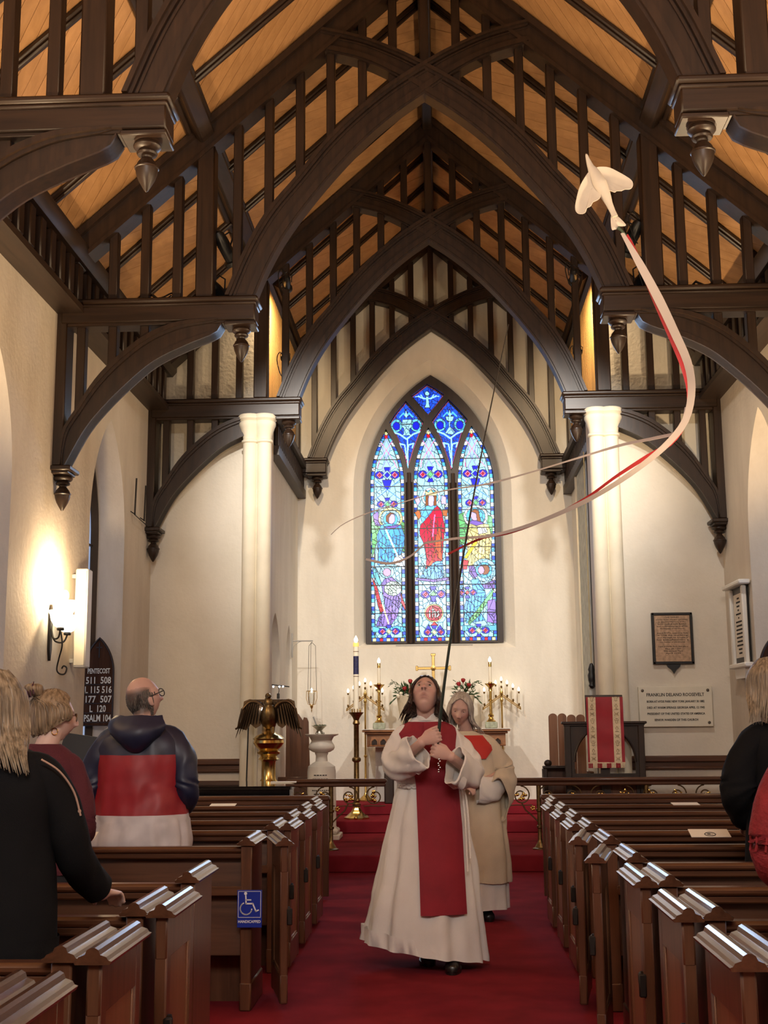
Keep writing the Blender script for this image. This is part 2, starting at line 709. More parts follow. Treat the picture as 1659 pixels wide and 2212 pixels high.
# back wall and chancel walls
m = MB()
m.add([(-XW, YB, 0), (XW, YB, 0), (XW, YB, 6), (0, YB, 9.1), (-XW, YB, 6)], [(0, 1, 2, 3, 4)])
struct(m.build('wall_back', M['plaster']), 'plaster wall behind the camera')

# chancel arch wall: left and right pieces, gap in the middle
XO_L, XO_R = -1.98, 1.90
m = MB()
m.prism([(-XW, 0), (XO_L, 0), (XO_L, 5.28), (-2.09, 5.28), (-2.09, zr(2.09)), (-XW, zr(XW))], YA, YA + .30)
struct(m.build('wall_arch_left', M['plaster_p']), 'plain plaster wall left of the chancel opening')
m = MB()
m.prism([(XO_R, 0), (XW, 0), (XW, zr(XW)), (2.09, zr(2.09)), (2.09, 5.28), (XO_R, 5.28)], YA, YA + .30)
struct(m.build('wall_arch_right', M['plaster_p']), 'plain plaster wall right of the chancel opening, with plaques')

# chancel side walls: plaster below, upright boards above
for s, nm in ((-1, 'left'), (1, 'right')):
    outer = [(YA + .30, 0), (YF, 0), (YF, 5.35), (YA + .30, 5.35)]
    hs = [pointed(15.0, 15.9, 1.25, 2.3, 2.95), pointed(16.5, 17.2, 1.25, 2.3, 2.9)] if s < 0 else []
    w_ = wall('wall_chancel_' + nm, outer, hs, lambda a, b, d, s=s: (s * (XC + d), a, b), .18, M['plaster_w'], 'white plaster side wall of the chancel, ' + nm)
    if hs:
        m = MB()
        for h in hs:
            m.prism(h, -XC - .22, -XC - .17, 'yz')
        m.build('recess_back', M['plaster_w'], w_)
    bm_ = MB().box((0, 0, 0), (.03, .118, 1.95), bev=.012)
    first = None
    y = YA + .06
    while y < YF:
        o = bm_.build('plank', M['spotlit_wood'], w_) if first is None else inst(first, w_)
        first = first or o
        o.location = (s * (XC + .02), y, 5.35 + .95)
        y += .125

# far wall with the window opening
WX, W0, W1, WS, WA = -.02, -1.0, .95, 5.05, 6.72   # glass opening
wcx = (W0 + W1) / 2
outer = [(-XC, 0), (XC, 0), (XC, zr(XC)), (0, zr(0)), (-XC, zr(XC))]
hole = pointed(W0 - .20, W1 + .20, 2.62, 4.98, 6.98, 16)
m = MB()
loops = [outer, hole]
tris = tessellate_polygon([[Vector((a, b, 0)) for a, b in l] for l in loops])
flat = [q for l in loops for q in l]
m.add([(a, YF, b) for a, b in flat], [tuple(t) for t in tris])
inner = pointed(W0 - .02, W1 + .02, 2.74, 4.98, 6.74, 16)
n = len(hole)
m.add([(a, YF, b) for a, b in hole] + [(a, YF + .22, b) for a, b in inner], [(i, (i + 1) % n, (i + 1) % n + n, i + n) for i in range(n)])
fwall = struct(m.build('wall_front', M['plaster_w'], smooth=25), 'white plaster wall behind the altar around the stained glass window')
MB().box((WX - .01, YF + .075, 2.668), (1.12, .02, .03), Matrix.Rotation(-.5, 3, 'X')).build('vent_slot', M['grey'], fwall)

# floor and chancel steps
fl = struct(MB().box((0, (YB + YA + 3.6) / 2, -.05), (2 * XW + .8, YA + 3.6 - YB, .10)).build('floor', M['carpet']), 'red carpeted church floor')
ST = [(13.30, .175, 3.40), (15.92, .33, XC + .1), (16.92, .47, XC + .1)]
z0 = 0
for i, (y, z, hx) in enumerate(ST):
    if i == 0:
        MB().box((0, (y + YA + .35) / 2, z / 2), (2 * hx, YA + .35 - y, z), bev=.012).build('step', M['carpet'], fl)
        MB().box((0, (YA + .30 + YF) / 2, z / 2), (2 * XC - .01, YF - YA - .30, z)).build('step', M['carpet'], fl)
    else:
        MB().box((0, (y + YF) / 2, (z0 + z) / 2), (2 * XC - .02, YF - y, z - z0), bev=.012).build('step', M['carpet'], fl)
    z0 = z

# dado boarding on the arch wall
for s, x0, x1 in ((-1, -XW, -2.26), (1, 2.22, XW)):
    m = MB()
    m.box(((x0 + x1) / 2, YA - .02, 1.075), (x1 - x0, .04, .15))
    m.box(((x0 + x1) / 2, YA - .04, 1.12), (x1 - x0, .09, .07), bev=.012)
    m.box(((x0 + x1) / 2, YA - .045, 1.02), (x1 - x0, .06, .03), bev=.008)
    struct(m.build('baseboard_' + ('left' if s < 0 else 'right'), M['pewx']), 'dark moulded wooden rail along the arch wall')

# ceiling of diagonal boards between battens
ceil = root_struct('ceiling', 'sloping ceiling of pine boards laid diagonally')
SL = math.sqrt(1 + .81)


def clip_poly(poly, a, b, c):
    """keep the side a*x+b*y<=c"""
    out = []
    for i in range(len(poly)):
        p, q = poly[i], poly[(i + 1) % len(poly)]
        dp, dq = a * p[0] + b * p[1] - c, a * q[0] + b * q[1] - c
        if dp <= 0:
            out.append(p)
        if (dp < 0 < dq) or (dq < 0 < dp):
            t = dp / (dp - dq)
            out.append((p[0] + (q[0] - p[0]) * t, p[1] + (q[1] - p[1]) * t))
    return out


def plank_panel(side, y0, y1, sign, width, u1=3.75, parts=True):
    """u runs down the slope from the ridge in plan metres, v along the church"""
    sq = math.sqrt(.5)
    ks = []
    a, b = sq, -sq * sign            # across-board direction
    cs = [a * u + b * v for u in (0, u1) for v in (y0, y1)]
    c = min(cs)
    joined = MB()
    while c < max(cs):
        poly = [(0, y0), (u1, y0), (u1, y1), (0, y1)]
        poly = clip_poly(poly, a, b, c + width - .004)
        if len(poly) > 2:
            poly = clip_poly(poly, -a, -b, -c)
        if len(poly) > 2:
            dz = random.uniform(0, .004)
            vs = [(side * u, v, 9.06 - .9 * u + dz) for u, v in poly] + [(side * u, v, 9.10 - .9 * u) for u, v in poly]
            k = len(poly)
            lo = tuple(range(k))
            fs = [lo if side < 0 else lo[::-1]]
            fs += [(i, (i + 1) % k, (i + 1) % k + k, i + k) for i in range(k)]
            if parts:
                q = MB().add(vs, fs)
                ks.append(q)
            else:
                joined.add(vs, fs)
        c += width
    for q in ks:
        cen = sum(q.v, Vector()) / len(q.v)
        # local frame: board length along local y for the grain
        ang = math.atan2(side * a * 1.0, -b) if False else math.atan2(-side * sign, 1) 
        R = Matrix.Rotation(ang, 3, 'Z')
        q.move(-cen)
        q.xf(R.inverted())
        o = q.build('plank', M['plank'], ceil, smooth=0)
        o.location = cen
        o.rotation_euler = (0, 0, ang)
    if not parts:
        joined.build('board_field', M['plank'], ceil, smooth=0, kind='stuff')


for side in (-1, 1):
    plank_panel(side, YB, 4.4, 1, .30, parts=False)
    plank_panel(side, 4.4, 7.1, -1, .135)
    plank_panel(side, 7.1, 10.76, 1, .125)
    plank_panel(side, 10.76, 14.3, -1, .135)
    plank_panel(side, 14.3, YF, -1, .19)
m = MB()
m.add([(-3.8, YB, 9.14 - .9 * 3.8), (0, YB, 9.14), (0, YF + .5, 9.14), (-3.8, YF + .5, 9.14 - .9 * 3.8), (3.8, YF + .5, 9.14 - .9 * 3.8), (3.8, YB, 9.14 - .9 * 3.8)],
      [(0, 1, 2, 3), (1, 5, 4, 2)])
m.build('roof_boarding', M['beam'], ceil, smooth=0)
SLOPE = math.atan(.9)
for side in (-1, 1):
    for y in (5.2, 6.2, 8.15, 9.04, 9.93, 11.7, 12.72, 13.6, 15.2, 16.1, 17.0):
        m = MB()
        L = 3.62 * SL
        m.box((0, 0, -.022), (L, .10, .045), bev=.012)
        m.box((0, 0, -.055), (L, .052, .03), bev=.012)
        o = m.build('batten', M['beamx'], ceil)
        o.location = (side * 1.81, y, 9.06 - .9 * 1.81)
        o.rotation_euler = (0, side * SLOPE, 0)

# purlins, ridge, wall plates
for side in (-1, 1):
    m = MB()
    R = Matrix.Rotation(side * SLOPE, 3, 'Y')
    for y0, y1 in ((YB, YT[2]), (YT[2], YF)):
        m.box((side * 2.09, (y0 + y1) / 2, 7.06), (.17, y1 - y0, .15), R, bev=.02)
        m.box((side * 2.13, (y0 + y1) / 2, 7.12), (.30, y1 - y0, .05), R, bev=.012)
    struct(m.build('trim_%d' % (1 if side < 0 else 2), M['beamy']), 'dark purlin beam under the boarded ceiling, %s slope' % ('left' if side < 0 else 'right'))
m = MB()
m.box((0, (YB + YF) / 2, 8.95), (.13, YF - YB, .22), bev=.015)
struct(m.build('trim_3', M['beamy']), 'dark ridge beam along the top of the roof')

for side in (-1, 1):
    nm = 'left' if side < 0 else 'right'
    m = MB()
    L = YA - YB
    yc = (YA + YB) / 2
    x0 = XW
    m.prism([(side * (x0 + .05), 5.30), (side * (x0 - .25), 5.30), (side * (x0 - .25), 5.36), (side * (x0 - .13), 5.40), (side * (x0 - .13), 5.80), (side * (x0 + .05), 5.80)], YB, YA)
    m.prism([(side * (x0 + .05), 5.80), (side * (x0 - .22), 5.80), (side * (x0 - .27), 5.86), (side * (x0 - .27), 5.95), (side * (x0 - .2), 6.01), (side * (x0 + .05), 6.01)], YB, YA)
    wp = struct(m.build('trim_%d' % (4 if side < 0 else 5), M['beamy']), 'dark wall plate with a row of dentils along the top of the %s wall' % nm)
    dm = MB().box((0, 0, 0), (.075, .13, .36), bev=.012)
    first = None
    y = 4.2
    while y < YA - .1:
        o = dm.build('dentil', M['beam'], wp) if first is None else inst(first, wp)
        first = first or o
        o.location = (side * (x0 - .165), y, 5.60)
        y += .27
    # chancel plate
    m = MB()
    x0 = XC
    m.prism([(side * (x0 + .02), 4.86), (side * (x0 - .12), 4.86), (side * (x0 - .12), 4.98), (side * (x0 - .05), 4.98), (side * (x0 - .05), 5.27), (side * (x0 + .02), 5.27)], YA + .3, YF)
    m.prism([(side * (x0 + .02), 5.27), (side * (x0 - .15), 5.27), (side * (x0 - .15), 5.36), (side * (x0 + .02), 5.42)], YA + .3, YF)
    m.prism([(side * (x0 + .02), 7.12), (side * (x0 - .10), 7.04), (side * (x0 - .10), 7.16), (side * (x0 + .02), 7.22)], YA + .3, YF)
    wp = struct(m.build('trim_%d' % (6 if side < 0 else 7), M['beamy']), 'dark wall plate with dentils along the %s chancel wall' % nm)
    dm = MB().box((0, 0, 0), (.05, .075, .26), bev=.008)
    first = None
    y = YA + .42
    while y < YF - .05:
        o = dm.build('dentil', M['beam'], wp) if first is None else inst(first, wp)
        first = first or o
        o.location = (side * (x0 - .075), y, 5.125)
        y += .15

# ------------------------------------------------------------------ hammerbeam trusses
ARO = [(-1.861, 5.436), (-1.682, 5.881), (-1.469, 6.261), (-1.211, 6.575), (-.95, 6.914), (-.688, 7.185), (-.424, 7.411), (-.204, 7.569), (0, 7.694), (.245, 7.831), (.6, 7.985), (.985, 8.09)]
ARI = [(-1.591, 5.43), (-1.465, 5.74), (-1.295, 6.051), (-1.037, 6.409), (-.776, 6.723), (-.515, 6.993), (-.252, 7.217), (0, 7.396), (.28, 7.595), (.60, 7.765), (.985, 7.872)]
BRO = [(-3.345, 3.88), (-3.335, 4.175), (-3.215, 4.389), (-3.073, 4.626), (-2.908, 4.819), (-2.656, 5.034), (-2.444, 5.148), (-2.231, 5.205), (-1.93, 5.215)]
BRI = [(-3.31, 3.875), (-3.144, 4.193), (-2.98, 4.406), (-2.773, 4.619), (-2.522, 4.833), (-2.226, 4.98), (-2.014, 5.063), (-1.93, 5.11), (-1.895, 5.175)]
AO = [(q.x, q.y) for q in resample(catmull([(a, b, 0) for a, b in ARO], 5), 44)]
AI = [(q.x, q.y) for q in resample(catmull([(a, b, 0) for a, b in ARI], 5), 44)]
BO = [(q.x, q.y) for q in resample(catmull([(a, b, 0) for a, b in BRO], 5), 26)]
BI = [(q.x, q.y) for q in resample(catmull([(a, b, 0) for a, b in BRI], 5), 26)]


def at_x(poly, x):
    for i in range(len(poly) - 1):
        (a, b), (c, d) = poly[i], poly[i + 1]
        if min(a, c) <= x <= max(a, c) and a != c:
            return b + (d - b) * (x - a) / (c - a)
    return None


def band(m, A, B, f0, f1, t, off=0.0):
    P = [(a[0] + (b[0] - a[0]) * f0, a[1] + (b[1] - a[1]) * f0) for a, b in zip(A, B)]
    Q = [(a[0] + (b[0] - a[0]) * f1, a[1] + (b[1] - a[1]) * f1) for a, b in zip(A, B)]
    m.strip(P, Q, -t / 2 + off, t / 2 + off)


def mir(P, s):
    return [(s * -a, b) for a, b in P] if s > 0 else P


ACORN = [(.0, -.335), (.012, -.325), (.030, -.295), (.052, -.255), (.066, -.215), (.071, -.185), (.077, -.180), (.077, -.172), (.070, -.168), (.058, -.140), (.040, -.118), (.032, -.108), (.036, -.098), (.060, -.090), (.066, -.078), (.060, -.068), (.052, -.060), (.078, -.050), (.088, -.034), (.084, -.020), (.075, -.012), (.092, -.008), (.092, 0)]


def truss(y, label, lower=True, hx=3.38, thick=.2):
    t = thing('roof_truss', label, 'truss', (0, y, 0))
    for s in (-1, 1):
        # principal rafter
        m = MB()
        m.prism([(s * 3.38, 8.98 - .9 * 3.38), (0, 8.98), (0, 8.73), (s * 3.38, 8.73 - .9 * 3.38)], -thick / 2, thick / 2)
        m.prism([(s * 3.38, 9.03 - .9 * 3.38), (0, 9.03), (0, 8.95), (s * 3.38, 8.95 - .9 * 3.38)], -thick / 2 - .05, thick / 2 + .05)
        m.prism([(s * 3.38, 8.76 - .9 * 3.38), (0, 8.76), (0, 8.71), (s * 3.38, 8.71 - .9 * 3.38)], -thick / 2 - .015, thick / 2 + .015)
        m.build('rafter', M['beam'], t)
        # arch brace running on past the crossing to the far rafter
        m = MB()
        A, B = mir(AO, s), mir(AI, s)
        o_ = .006 * s
        band(m, A, B, .0, 1.0, .17, o_)
        band(m, A, B, .0, .13, .29, o_)
        band(m, A, B, .13, .22, .23, o_)
        band(m, A, B, .27, .33, .20, o_)
        band(m, A, B, .70, .92, .22, o_)
        m.build('arch_brace', M['beam'], t, smooth=50)
        # hammer beam
        m = MB()
        xi = 1.585
        m.box((s * (hx + xi) / 2, 0, 5.29), (hx - xi, .24, .17), bev=.01)
        m.box((s * (hx + xi - .03) / 2, 0, 5.40), (hx - xi + .03, .32, .05), bev=.016)
        m.box((s * (hx + xi - .01) / 2, 0, 5.362), (hx - xi + .01, .28, .03), bev=.01)
        m.box((s * (hx + xi) / 2, 0, 5.195), (hx - xi, .19, .03), bev=.006)
        m.box((s * 1.725, 0, 5.175), (.29, .25, .035), bev=.008)
        m.build('hammer_beam', M['beamx'], t)
        MB().lathe(ACORN, 18, (s * 1.725, 0, 5.165)).build('pendant', M['beam'], t)
        # hammer post
        MB().box((s * 2.065, 0, (5.42 + 6.95) / 2), (.165, .19, 1.50), bev=.012).build('hammer_post', M['beam'], t)
        # upper studs
        for x in (2.93, 2.63, 2.33, 1.77, 1.478, 1.184, .893, .592, .302):
            if x > hx:
                continue
            top = 8.80 - .9 * x
            if x > 1.8:
                bot = 5.42
            else:
                bot = at_x(AO, -x) - .05
            if top - bot > .08:
                MB().box((s * x, 0, (top + bot) / 2), (.082, .10, top - bot), bev=.006).build('stud', M['beam'], t)
        if lower:
            m = MB()
            A, B = mir(BO, s), mir(BI, s)
            band(m, A, B, .0, 1.0, .16)
            band(m, A, B, .0, .17, .27)
            band(m, A, B, .17, .28, .22)
            band(m, A, B, .80, 1.0, .20)
            m.build('curved_brace', M['beam'], t, smooth=50)
            MB().box((s * 3.375, 0, 4.62), (.10, .22, 1.5), bev=.01).build('wall_post', M['beam'], t)
            for x in (3.21, 2.917, 2.62):
                bot = at_x(BO, -x) - .03
                MB().box((s * x, 0, (5.19 + bot) / 2), (.082, .10, 5.19 - bot), bev=.006).build('stud', M['beam'], t)
            m = MB()
            m.box((s * 3.335, 0, 3.845), (.19, .30, .045), bev=.01)
            m.box((s * 3.345, 0, 3.812), (.15, .24, .03), bev=.008)
            m.lathe(ACORN, 18, (s * 3.345, 0, 3.80))
            m.build('corbel', M['beam'], t)
    MB().box((0, 0, (7.70 + 8.95) / 2), (.085, .11, 1.25), bev=.006).build('king_stud', M['beam'], t)
    return t


truss(YT[0], 'dark oak hammerbeam truss nearest')
truss(YT[1], 'dark oak hammerbeam truss in mid nave with spotlights on its hammer posts')
truss(YT[2], 'dark oak hammerbeam truss against the chancel opening, hammer beams resting on the pale columns')
truss(YT[3], 'dark oak truss laid on the white plaster above the stained glass window', lower=False, hx=XC + .02, thick=.16)
# ------------------------------------------------------------------ stained glass window
PX0, PY0, GW, GH = 790, 806, 296, 582


def px2x(x):
    return (x - 937.5) * .0067 - .02


def px2z(y):
    # quadratic through measured heights
    return 6.716 + (y - 808) * (-.00709) + (y - 808) * (y - 1050) * 4.68e-7


yy, xx = np.mgrid[0:GH, 0:GW]
GX, GY = xx + PX0 + .5, yy + PY0 + .5
rng = np.random.RandomState(5)


def inpoly(P):
    P = [(float(a), float(b)) for a, b in P]
    c = np.zeros(GX.shape, bool)
    j = len(P) - 1
    for i in range(len(P)):
        xi, yi = P[i]
        xj, yj = P[j]
        if yi != yj:
            cond = ((yi > GY) != (yj > GY)) & (GX < (xj - xi) * (GY - yi) / (yj - yi) + xi)
            c ^= cond
        j = i
    return c


def ell(cx, cy, rx, ry):
    return ((GX - cx) / rx) ** 2 + ((GY - cy) / ry) ** 2 <= 1


def seg(pts, t):
    m_ = np.zeros(GX.shape, bool)
    for (x0, y0), (x1, y1) in zip(pts[:-1], pts[1:]):
        dx, dy = x1 - x0, y1 - y0
        L = dx * dx + dy * dy + 1e-9
        u = np.clip(((GX - x0) * dx + (GY - y0) * dy) / L, 0, 1)
        m_ |= (GX - x0 - u * dx) ** 2 + (GY - y0 - u * dy) ** 2 <= (t / 2) ** 2
    return m_


def c2(x, y):
    return (760 + x / 4.74, 790 + y / 4.74)


def c3(x, y):
    return (760 + x / 4.74, 1080 + y / 4.74)


def srgb(h):
    v = [int(h[i:i + 2], 16) / 255 for i in (0, 2, 4)]
    return np.array([a / 12.92 if a <= .04045 else ((a + .055) / 1.055) ** 2.4 for a in v])


PALE, CY, BLUE, DEEP, YEL, RED, PINK, VIO, WHT, GRN, TEAL = [srgb(h) for h in ('8FD2F6', '4FB2F0', '2A58E4', '1A22CE', 'F2EFA0', 'C4122E', 'E46AA8', '7A5FCF', 'E2F2FF', '5FB878', '58B8D8')]
ORG, DRED, SKIN, ROBE, PURP, BRN = [srgb(h) for h in ('F0522A', 'A81033', 'B9A8E6', '58A8F2', '7562BE', 'A0603A')]
gcol = np.zeros((GH, GW, 3))
gid = np.zeros((GH, GW), int)
gmask = np.zeros((GH, GW), bool)
lead = np.zeros((GH, GW), bool)
foldm = np.zeros((GH, GW), bool)
darkm = np.zeros((GH, GW), bool)
nid = [1]


def paint(mask, col, jit=.10, shard=0, new=True):
    """one colour of glass; shard = mean size in px of the pieces it is cut into"""
    mask = mask & gmask
    if not mask.any():
        return
    if new:
        nid[0] += 1
    if shard:
        ys, xs = np.nonzero(mask)
        k = max(1, int(len(ys) / (shard * shard)))
        s = rng.choice(len(ys), k, replace=False)
        sx, sy = xs[s] + rng.rand(k), ys[s] + rng.rand(k)
        best = np.full(len(ys), 1e9)
        who = np.zeros(len(ys), int)
        for i in range(k):
            d = (xs - sx[i]) ** 2 + ((ys - sy[i]) * .75) ** 2
            b = d < best
            best[b] = d[b]
            who[b] = i
        f = 1 + (rng.rand(k, 1) - .5) * 2 * jit + (rng.rand(k, 3) - .5) * jit
        foldm[mask] = False
        darkm[mask] = False
        gcol[ys, xs] = np.clip(col * f[who], 0, 1.2)
        gid[ys, xs] = nid[0] + who
        nid[0] += k
    else:
        foldm[mask] = False
        darkm[mask] = False
        gcol[mask] = np.clip(col * (1 + (rng.rand() - .5) * 2 * jit), 0, 1.2)
        gid[mask] = nid[0]


def folds(pts, col, t=1.4):
    col = np.array(col, float)
    if col.mean() < .22:
        mk = seg(pts, 1.15) & gmask
        darkm[mk] = True
        foldm[mk] = False
        return
    mk = seg(pts, t) & gmask
    nid[0] += 1
    gcol[mk] = col
    gid[mk] = nid[0]
    foldm[mk] = True
    darkm[mk] = False


def lancet(x0, x1, ys, ya, yb, ax=None):
    c = ax if ax is not None else (x0 + x1) / 2
    P = [(x0, yb), (x0, ys)]
    for t in np.linspace(.08, .94, 9):
        P.append((x0 + (c - x0) * (t ** 2.1), ys + (ya - ys) * t))
    P.append((c, ya))
    for t in np.linspace(.94, .08, 9):
        P.append((x1 + (c - x1) * (t ** 2.1), ys + (ya - ys) * t))
    P += [(x1, ys), (x1, yb)]
    return P


LANC = [lancet(799, 874.5, 1040, 918, 1382.5, 834.5), lancet(896, 972.5, 1040, 916, 1382.5, 930), lancet(995, 1074, 1040, 914, 1382.5, 1027.5)]
KITE = [[c2(570, 318), c2(660, 420), c2(757, 540), c2(712, 660), c2(655, 800), c2(585, 1020), c2(545, 880), c2(478, 710), c2(390, 540), c2(470, 430)],
        [c2(1028, 308), c2(1120, 400), c2(1225, 520), c2(1170, 650), c2(1110, 830), c2(1045, 1050), c2(1000, 900), c2(930, 700), c2(845, 530), c2(930, 420)],
        [c2(800, 143), c2(900, 200), c2(980, 258), c2(900, 360), c2(806, 466), c2(715, 365), c2(628, 265), c2(715, 205)]]
LIGHTS = LANC + KITE
regions = []
for P in LIGHTS:
    r_ = inpoly(P)
    regions.append(r_)
    gmask |= r_


def edge_band(r, k):
    e = r.copy()
    for _ in range(k):
        e = e & np.roll(e, 1, 0) & np.roll(e, -1, 0) & np.roll(e, 1, 1) & np.roll(e, -1, 1)
    return e


def diamond(cx, cy, rx, ry):
    return (np.abs(GX - cx) / rx + np.abs(GY - cy) / ry) <= 1


def jewel(cx, cy, k=1.0, mid=GRN):
    """quatrefoil knot of small diamonds"""
    for dx in (-18, 18):
        paint(ell(cx + dx * k, cy, 11 * k, 9 * k), DEEP, .1)
        paint(diamond(cx + dx * k, cy, 8 * k, 8 * k), PINK, .1)
        paint(diamond(cx + dx * k, cy, 4 * k, 4 * k), RED, .1)
    paint(inpoly([(cx - 8 * k, cy - 18 * k), (cx + 8 * k, cy - 18 * k), (cx, cy)]), DEEP)
    paint(inpoly([(cx - 8 * k, cy + 18 * k), (cx + 8 * k, cy + 18 * k), (cx, cy)]), DEEP)
    paint(diamond(cx, cy, 11 * k, 11 * k), PALE)
    paint(diamond(cx, cy, 7 * k, 7 * k), mid)


for li in range(3):
    r = regions[li]
    xs_ = np.nonzero(r.any(0))[0]
    xa, xb = PX0 + xs_[0], PX0 + xs_[-1]
    cx = LANC[li][11][0]
    cxx = (xa + xb) / 2
    paint(r, PALE, .10, 13)
    inner = edge_band(r, 7)
    blocks = (np.floor((GY - 900) / 9).astype(int)) % 3
    for b, col in ((0, DEEP), (1, CY), (2, WHT)):
        paint(r & ~inner & (blocks == b), col if b else BLUE * .8, .15, 8)
    i2 = edge_band(inner, 1)
    paint(inner & ~i2, VIO, .1)
    # bottom border
    paint(r & (GY > 1374), BLUE, .1, 9)
    for k in range(5):
        paint(r & (np.abs(GX - xa - 6 - k * (xb - xa - 12) / 4) < 4) & (GY > 1375), YEL if k % 2 == 0 else RED, .1)
    # ornament in the head
    for (yc, ry, rx) in ((958, 22, 9), (1000, 18, 10)):
        paint(diamond(cx, yc, rx, ry), PALE * .9, .1)
        folds([(cx - rx, yc), (cx, yc - ry), (cx + rx, yc), (cx, yc + ry), (cx - rx, yc)], VIO, 1.5)
    folds([(cx - 14, 940), (cx + 16, 985), (cxx + 22, 1000)], PINK * .8, 1.6)
    folds([(cx + 14, 940), (cx - 16, 985), (cxx - 22, 1000)], PINK * .8, 1.6)
    paint(ell(cx, 931, 4, 5), RED)
    paint(ell(cx, 925, 3, 4), YEL)
    jewel(cxx, 1016, .95, GRN if li == 1 else DEEP)
    if li != 1:
        paint(inpoly([(cxx - 11, 1027), (cxx + 11, 1027), (cxx + 6, 1042), (cxx, 1048), (cxx - 6, 1042)]), DEEP)
        folds([(xa + 10, 1028), (xb - 10, 1068)], BLUE, 1.5)
        folds([(xb - 10, 1028), (xa + 10, 1068)], BLUE, 1.5)
        jewel(cxx, 1080, .8, GRN)

# left light: blue robed figure above, violet kneeling figure below
paint(inpoly([c3(190, 120), c3(250, 90), c3(300, 240), c3(240, 420), c3(195, 560)]), GRN * .8, .3, 8)
paint(inpoly([c3(500, 160), c3(540, 200), c3(540, 500), c3(500, 480)]), GRN * .7, .3, 8)
paint(inpoly([c3(205, 110), c3(260, 70), c3(290, 230), c3(230, 220)]), VIO * .8, .2, 8)
paint(ell(*c3(392, 150), 27, 24), YEL * .95, .1, 6)
paint(ell(*c3(392, 150), 22, 19), PALE, .08, 9)
paint(ell(*c3(392, 160), 16, 15), CY, .08)
paint(inpoly([c3(290, 220), c3(360, 200), c3(500, 220), c3(540, 330), c3(535, 430), c3(490, 540), c3(440, 610), c3(250, 630), c3(260, 480), c3(245, 330)]), ROBE * np.array([.55, .9, 1]), .22, 12)
paint(inpoly([c3(320, 240), c3(500, 215), c3(440, 250), c3(360, 255)]), VIO * .7)
paint(ell(*c3(400, 150), 9, 12), SKIN * .9)
paint(inpoly([c3(345, 180), c3(345, 120), c3(390, 85), c3(445, 100), c3(400, 105), c3(375, 140), c3(372, 195)]), BRN * .45)
for k in range(7):
    folds([c3(265 + 38 * k, 300 + 12 * (k % 3)), c3(258 + 34 * k, 600)], BLUE * .35)
folds([c3(340, 260), c3(470, 560)], WHT, 3)
folds([c3(430, 350), c3(500, 380)], BLUE * .3)
paint(inpoly([c3(400, 610), c3(440, 550), c3(500, 530), c3(550, 600), c3(540, 660), c3(450, 640)]), WHT, .1, 8)
paint(inpoly([c3(190, 650), c3(235, 670), c3(290, 820), c3(270, 860), c3(220, 760)]), TEAL, .2, 7)
paint(inpoly([c3(192, 760), c3(245, 860), c3(330, 1180), c3(360, 1270), c3(330, 1280), c3(250, 1050)]), RED * .9, .3, 7)
paint(inpoly([c3(480, 880), c3(545, 1080), c3(545, 1120), c3(470, 980)]), RED, .3, 7)
paint(ell(*c3(350, 705), 16, 14), PALE, .1, 8)
paint(ell(*c3(350, 710), 9, 9), SKIN * np.array([1, .75, .7]))
paint(inpoly([c3(290, 830), c3(320, 780), c3(400, 760), c3(480, 830), c3(500, 1000), c3(450, 1180), c3(370, 1280), c3(230, 1270), c3(260, 1180), c3(330, 1080)]), PURP, .25, 11)
paint(ell(*c3(410, 880), 19, 16), GRN * .4 + WHT * .6, .15, 6)
for k in range(6):
    folds([c3(330 + 28 * k, 960), c3(260 + 40 * k, 1270)], PURP * .25)
folds([c3(300, 1050), c3(360, 1240)], YEL, 3)
paint(inpoly([c3(195, 1270), c3(300, 1300), c3(450, 1270), c3(550, 1290), c3(550, 1330), c3(195, 1330)]), CY, .25, 10)

# right light: gold robed figure above, blue kneeling figure below
paint(inpoly([c3(1115, 120), c3(1180, 90), c3(1230, 230), c3(1180, 420), c3(1120, 440)]), GRN * .75, .3, 8)
paint(inpoly([c3(1400, 120), c3(1470, 150), c3(1470, 330), c3(1430, 300)]), GRN, .3, 8)
paint(ell(*c3(1295, 140), 27, 24), WHT, .1, 6)
paint(ell(*c3(1295, 140), 21, 19), CY * .9, .1, 9)
paint(inpoly([c3(1210, 240), c3(1300, 200), c3(1430, 230), c3(1460, 380), c3(1430, 560), c3(1440, 650), c3(1180, 650), c3(1200, 480), c3(1195, 330)]), YEL * np.array([1, .9, .8]), .22, 11)
paint(inpoly([c3(1215, 210), c3(1270, 170), c3(1340, 190), c3(1385, 220), c3(1300, 240)]), VIO * .7)
paint(inpoly([c3(1310, 250), c3(1400, 260), c3(1420, 310), c3(1320, 330)]), WHT, .1, 7)
paint(ell(*c3(1285, 130), 9, 12), SKIN * .85)
paint(inpoly([c3(1250, 90), c3(1280, 65), c3(1325, 85), c3(1350, 200), c3(1310, 190), c3(1300, 110)]), BRN * .6)
for k in range(7):
    folds([c3(1215 + 36 * k, 330 + 10 * (k % 3)), c3(1200 + 36 * k, 640)], BRN * .4)
paint(inpoly([c3(1160, 570), c3(1280, 390), c3(1310, 410), c3(1190, 580)]), srgb('F2C22A'))
paint(inpoly([c3(1150, 590), c3(1210, 600), c3(1190, 690), c3(1150, 690)]), RED)
paint(ell(*c3(1370, 700), 27, 25), PALE, .1, 8)
paint(ell(*c3(1370, 700), 18, 17), CY, .1, 8)
paint(ell(*c3(1375, 695), 11, 11), BRN * .5)
paint(ell(*c3(1340, 700), 7, 9), SKIN * np.array([1, .75, .7]))
paint(inpoly([c3(1210, 660), c3(1260, 640), c3(1300, 760), c3(1260, 790), c3(1215, 730)]), VIO * .6, .2, 8)
paint(inpoly([c3(1310, 870), c3(1480, 800), c3(1480, 890), c3(1330, 900)]), PURP * .8, .2, 7)
